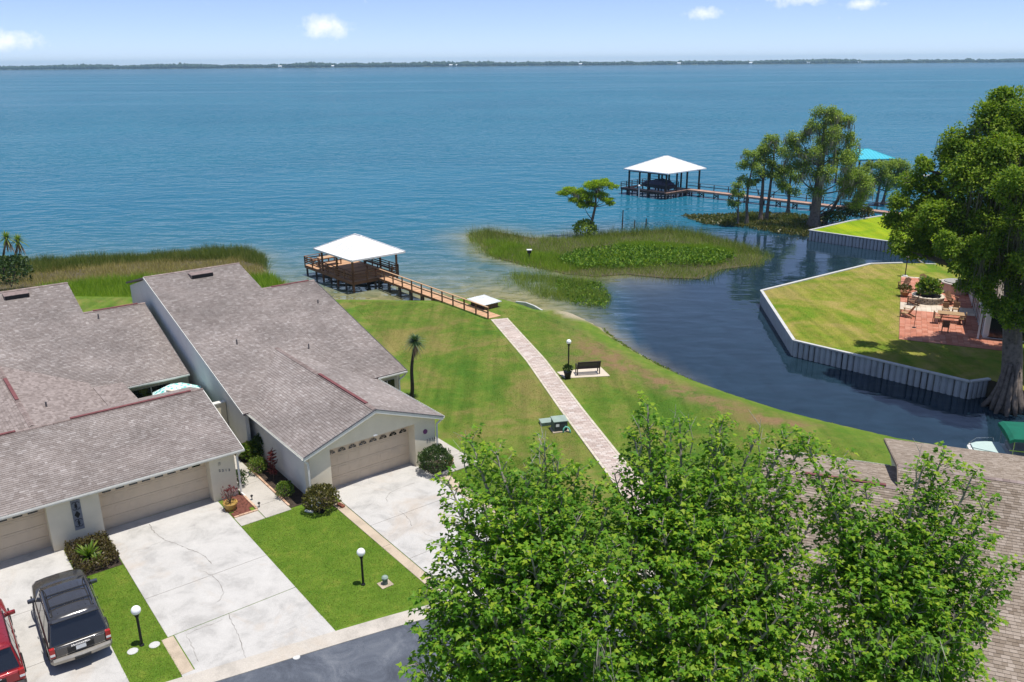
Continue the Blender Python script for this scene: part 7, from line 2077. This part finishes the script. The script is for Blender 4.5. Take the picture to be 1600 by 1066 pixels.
# left edge: dark bush and thin palms
shrub(18, 448, 1.9, 3.0, 'dense dark green bush at the left edge behind the row house', 'hedge', 1500, (.16, .34), seed=70, z=-.5)
def palm(base, top, nf, fl, label, mat, seed, r=(.14, .10), droop=.5, name='palm_tree', skirt=0):
    b, T = Vector(base), Vector(top)
    t = thing(name, label, 'palm', b, 0)
    c = limb_curve((0, 0, -.2), T - b, 0, .05, 10, random.Random(seed))
    MB().tube(c, [r[0] + (r[1] - r[0]) * i / 10 for i in range(11)], 8).build('trunk', 'dark_bark', t, smooth=True)
    rng = np.random.default_rng(seed); m = MB(); dead = MB()
    top_ = c[-1]
    for k in range(nf + skirt):
        an = k * 2.399; el = (1.35 - 1.75 * (k / nf)) if k < nf else -1.15 + rng.uniform(-.2, .2)
        L = fl * rng.uniform(.75, 1.1)
        d = Vector((math.cos(an) * math.cos(el), math.sin(an) * math.cos(el), math.sin(el))); s = Vector((-math.sin(an), math.cos(an), 0))
        row = []
        for u in (0.05, .35, .7, 1.0):
            p = top_ + d * L * u + Vector((0, 0, -droop * L * u * u)); w_ = fl * .055 * (1.1 - u) + .004
            row += [p - s * w_, p + s * w_]
        (m if k < nf else dead).add(row, [(0, 1, 3, 2), (2, 3, 5, 4), (4, 5, 7, 6)])
    m.build('fronds', mat, t)
    if skirt: dead.build('dead_fronds', 'rattan', t)
    return t
M['yucca'] = leaf_mat('dark_strap_leaves', [(0.15, (.030, .065, .026)), (0.5, (.065, .125, .045)), (0.85, (.17, .23, .12))], .3)
pb = at(642, 622)
palm(pb, atY(648.5, 534, pb.y - .1), 130, .82, 'slim dark cabbage tree with round leaf head on the lawn beside the gabled house', 'yucca', 5, (.13, .075), .35, 'cabbage_tree', 26)
for k, (px, py, tx, ty, lb) in enumerate(((20, 432, 28, 376, 'pale thin palm right of the pair at the left edge'), (4, 436, 10, 372, 'pale thin palm left of the pair at the left edge'))):
    b = at(px, py, -.6)
    palm(b, atY(tx, ty, b.y), 60, 1.3, lb, 'leaf_bright', 90 + k, (.13, .09), .4, skirt=20)

# ------------------------------------------------------------------ marsh: reeds, grass, broad leaves, lily pads
M['reed_olive'] = leaf_mat('olive_reeds', [(0.15, (0.109, 0.161, 0.024)), (0.5, (0.211, 0.293, 0.045)), (0.85, (0.379, 0.425, 0.105))], .35, .7, .1)
M['reed_dark'] = leaf_mat('dark_reeds', [(0.15, (0.051, 0.087, 0.016)), (0.5, (0.109, 0.159, 0.027)), (0.85, (0.218, 0.242, 0.061))], .3, .7, .1)
M['reed_green'] = leaf_mat('green_marsh_grass', [(0.15, (0.111, 0.207, 0.018)), (0.5, (0.216, 0.358, 0.025)), (0.85, (0.367, 0.468, 0.062))], .35, .7, .1)
M['reed_tan'] = leaf_mat('tan_marsh_grass', [(0.15, (0.216, 0.180, 0.054)), (0.5, (0.372, 0.312, 0.108)), (0.85, (0.552, 0.468, 0.204))], .35, .7, .1)
M['turf'] = leaf_mat('turf_blades', [(0.25, (.078, .150, .020)), (0.5, (.155, .235, .034)), (0.72, (.33, .33, .085))], .3, .7, .1, bigw=.7, bigs=.9)
def reeds(name, poly, n, h, wd, mat, label, seed, inside=None, z=WATER, lean=.22, edge_taper=1.5, holes=.0, cat='reeds'):
    rng = np.random.default_rng(seed)
    q = sample_poly(poly, n, rng)
    d = edge_dist(q, poly)
    keep = rng.random(len(q)) < np.clip(.25 + d / edge_taper, 0, 1)
    if inside is not None: keep &= inside(q, d)
    if holes: keep &= vnoise(q, 2.2, seed) > holes * rng.random(len(q)) * 1.6
    q = q[keep]; n = len(q)
    lean = lean * 1.9
    hh = rng.uniform(h[0], h[1], n) * (.35 + .8 * vnoise(q, 2.4, seed + 1) + .5 * vnoise(q, .8, seed + 2))
    al = unit(np.stack([rng.normal(0, lean, n), rng.normal(0, lean, n), np.ones(n)], 1))
    an = rng.uniform(0, 2 * PI, n); nr = np.stack([np.cos(an), np.sin(an), 0 * an], 1)
    V, F = leaf_arrays(BLADE, np.column_stack([q, np.full(n, z - .15)]), al, nr, hh + .15, rng.uniform(wd[0], wd[1], n))
    c = np.array([*np.mean([p[:2] for p in poly], 0), z]); 
    o = mesh_np(name, V - c, F, mat, kind='stuff'); o.location = c
    o['label'] = label; o['category'] = cat
    return o
isl_band = [w(*p) for p in ((905, 398), (960, 392), (1040, 394), (1120, 398), (1150, 408), (1120, 418), (1040, 420), (960, 424), (905, 424), (870, 412))]
isl_lush = [w(*p) for p in ((960, 384), (1040, 380), (1110, 386), (1160, 398), (1110, 400), (1040, 394), (960, 394))]
isl_lush2 = [w(*p) for p in ((750, 378), (800, 380), (850, 395), (900, 405), (930, 420), (880, 428), (810, 415), (765, 400))]
inb = lambda P: (lambda q, d: in_poly(q, np.array(P)))
notin = lambda *Ps: (lambda q, d: ~np.any([in_poly(q, np.array(P)) for P in Ps], axis=0))
def mudbank(name, poly, drop, top=-1.14):
    c = np.mean([p[:2] for p in poly], 0)
    MB().prism([(p[0], p[1]) for p in poly], -3, top).build(name, 'mud', kind='structure')
shrunk = lambda P, k: [tuple(np.array(p[:2]) * k + np.mean([r[:2] for r in P], 0) * (1 - k)) for p in P]
mudbank('marsh_bank', shrunk(ISLAND, .93), 0); mudbank('marsh_bank', shrunk(MARSH, .97), 0, -1.12)
reeds('reed_bed', ISLAND, 42000, (.5, 1.0), (.02, .05), 'reed_olive', 'olive reeds covering the large reed island', 101, notin(isl_band, isl_lush), edge_taper=2.2)
reeds('dark_reed_fringe', ISLAND, 16000, (.9, 1.6), (.02, .05), 'reed_dark', 'dark taller reeds along the lake side rim of the reed island', 102, lambda q, d: (q[:, 1] > np.interp(q[:, 0], [-6, 10, 30], [103, 103.5, 92])) & (d < 4), edge_taper=.8)
reeds('marsh_grass', isl_lush, 22000, (.4, .8), (.03, .06), 'reed_green', 'bright green low grass in the middle of the reed island', 103)
reeds('marsh_grass', isl_lush2, 24000, (.4, .85), (.03, .06), 'reed_green', 'green low grass on the left half of the reed island', 104, holes=.5)
reeds('reed_rim', ISLAND, 9000, (.3, .8), (.02, .05), 'reed_tan', 'tan thin reeds along the canal side rim of the reed island', 105, lambda q, d: d < 2.6, edge_taper=.6)
def broadleaf(name, poly, n, label, seed, mat='hedge', size=(.18, .36), h=(.2, .8)):
    rng = np.random.default_rng(seed); q = sample_poly(poly, n, rng)
    P = np.column_stack([q, WATER + rng.uniform(h[0], h[1], len(q))])
    al = unit(rng.normal(size=(len(q), 3)) * np.array([1, 1, .4]) + np.array([0, 0, 1.0])); nr = unit(rng.normal(size=(len(q), 3)))
    V, F = leaf_arrays(KITE, P, al, nr, rng.uniform(*size, len(q)))
    c = np.array([*np.mean(q, 0), WATER]); o = mesh_np(name, V - c, F, mat, kind='stuff'); o.location = c; o['label'] = label; o['category'] = 'water plants'
M['broad'] = leaf_mat('dark_broad_leaves', [(0.15, (0.049, 0.112, 0.015)), (0.5, (0.113, 0.225, 0.024)), (0.85, (0.259, 0.360, 0.040))], .35, .55, .15)
reeds('marsh_grass', isl_band, 14000, (.4, .9), (.03, .06), 'reed_green', 'green grass blades mixed into the broad leaved band of the island', 118, holes=.6)
broadleaf('broadleaf_band', isl_band, 8000, 'dark green broad leaved plants on the canal side of the island', 106, 'broad')
reeds('reed_patch', REEF, 20000, (.5, 1.15), (.018, .04), 'reed_olive', 'thin reeds standing in shallow water off the lawn corner', 107, holes=.65, edge_taper=2.5)
broadleaf('floating_leaves', [w(*p) for p in ((870, 440), (935, 445), (955, 468), (945, 484), (900, 478), (870, 460))], 1300, 'loose green water plants in the reed patch off the lawn corner', 108, 'broad', (.15, .3), (.02, .5))
reeds('reed_sprigs', [w(*p) for p in ((770, 440), (800, 425), (830, 440), (870, 476), (835, 470), (790, 462))], 2600, (.3, .8), (.015, .03), 'reed_olive', 'sparse reed sprigs in the sandy shallows behind the low shed', 109, holes=.8)
reeds('reed_sprigs', [w(*p) for p in ((725, 362), (775, 356), (790, 372), (745, 402), (728, 392))], 2600, (.4, .9), (.015, .035), 'reed_olive', 'sparse reed sprigs at the left tip of the reed island', 110, holes=.6)
reeds('left_marsh', MARSH, 46000, (.35, .8), (.03, .06), 'reed_tan', 'tan marsh grass along the lake behind the row houses', 111, lambda q, d: np.ones(len(q), bool), edge_taper=1.0)
marsh_back = [w(*p) for p in ((-160, 440), (-60, 424), (40, 411), (120, 404), (220, 400), (300, 394), (380, 390), (414, 399), (420, 425), (405, 418), (370, 408), (300, 410), (200, 414), (110, 424), (0, 436), (-160, 460))]
reeds('dark_reed_fringe', marsh_back, 26000, (.8, 1.35), (.025, .055), 'reed_dark', 'dark tall reeds on the lake side of the left marsh', 112, edge_taper=.8)
marsh_front = [w(*p) for p in ((60, 456), (120, 452), (220, 444), (330, 440), (430, 442), (450, 462), (330, 478), (240, 490), (130, 488), (60, 470))]
reeds('marsh_grass', marsh_front, 34000, (.5, 1.0), (.03, .06), 'reed_green', 'fresh green grass between the left marsh and the roofs', 113, z=-.75, edge_taper=.6)
reeds('reed_bed', CYPRESS_BED, 15000, (.4, 1.0), (.02, .05), 'reed_dark', 'dark reeds round the cypress trunks at the canal mouth', 114, holes=.45)
broadleaf('floating_leaves', CYPRESS_BED, 5000, 'floating green leaves below the cypress trunks', 115, 'olive_leaf', (.2, .45), (.0, .25))
broadleaf('bank_plants', [w(*p) for p in ((940, 512), (960, 530), (1000, 556), (1090, 601), (1200, 640), (1380, 686), (1380, 689), (1200, 645), (1090, 606), (1000, 561), (955, 533))], 2600, 'ragged green weeds along the lawn bank of the canal', 116, 'turf', (.08, .16), (.01, .12))
reeds('bank_reeds', [(33.2, 47.0), (40, 43.8), (55, 41.4), (55, 42.9), (40, 45.2), (33.6, 48.6)], 5200, (.6, 1.3), (.03, .06), 'reed_green', 'green reeds along the canal bank right of the huge tree', 119, z=-1.0, edge_taper=.5)
# short grass of the front lawns
def turf(poly, n, label, seed, mat='turf', zz=None):
    rng = np.random.default_rng(seed); q = sample_poly(poly, n, rng)
    z, sd_, _ = ground_z(q)
    if zz is not None: z = np.full(len(q), zz)
    if mat == 'lawn':
        bare_ = np.clip(1 - np.abs(sd_ - 3.9) / 2.2, 0, 1) * np.clip((q[:, 0] - 3) / 4, 0, 1)
        keep = (sd_ > .5) & (rng.random(len(q)) > bare_ * .9)
        q, z = q[keep], z[keep]; n = len(q)
    al = unit(np.stack([rng.normal(0, .9, n), rng.normal(0, .9, n), np.ones(n)], 1)); an = rng.uniform(0, 2 * PI, n)
    V, F = leaf_arrays(BLADE, np.column_stack([q, z - .005]), al, np.stack([np.cos(an), np.sin(an), 0 * an], 1), rng.uniform(.025, .06, n), rng.uniform(.012, .025, n))
    c = np.array([*np.mean(q, 0), 0]); o = mesh_np('lawn_blades', V - c, F, mat, kind='stuff'); o.location = c; o['label'] = label; o['category'] = 'grass'
M['turf_dry'] = leaf_mat('dry_turf_blades', [(0.15, (.09, .14, .018)), (0.5, (.155, .185, .03)), (0.85, (.25, .23, .06))], .25, .7, .1)
turf([ab(10.73, 24.85), ab(15.0, 24.05), ab(15.0, 33.3), ab(13.3, 34.2), ab(10.73, 34.2)], 46000, 'short bright lawn between the two open driveways', 121)
turf([ab(3.97, 26.2), ab(5.57, 25.85), ab(5.57, 28.2), ab(5.81, 28.3), ab(5.81, 34.35), ab(3.97, 34.35)], 19000, 'narrow bright lawn strip beside the parked cars', 122)
turf([ab(20.95, 26), ab(25, 26), ab(25, 32.62), ab(20.95, 32.62)], 36000, 'bright lawn right of the gabled house driveway', 123)

turf([at(545, 470), at(640, 470), at(690, 476), at(764, 503), at(930, 715), at(890, 780), at(720, 700), at(640, 610), at(655, 590)], 90000, 'mown lawn between the gabled house and the paver path', 124, 'lawn')
turf([at(785, 488), at(800, 474), at(846, 488), at(905, 515), at(960, 548), at(1040, 592), at(1150, 636), at(1300, 680), at(1400, 703), at(1240, 760), at(985, 730), at(895, 605)], 80000, 'mown lawn between the paver path and the canal', 125, 'lawn')
turf([PEN[0], PEN[1], PEN[2], PEN[3], (32.6, 55.5), tuple(at(1405, 523)[:2]), tuple(at(1408, 430)[:2]), PEN[11], PEN[12]], 70000, 'mown lawn of the patio plot inside the seawall', 126, 'lawn_far', 0.0)
# ------------------------------------------------------------------ clouds and haze
HAZE = MB().box(-9500, 9500, -9500, 9500, -8, 60)
hz = HAZE.build('haze', 'haze', kind='stuff'); hz['label'] = 'thin pale haze over the lake'
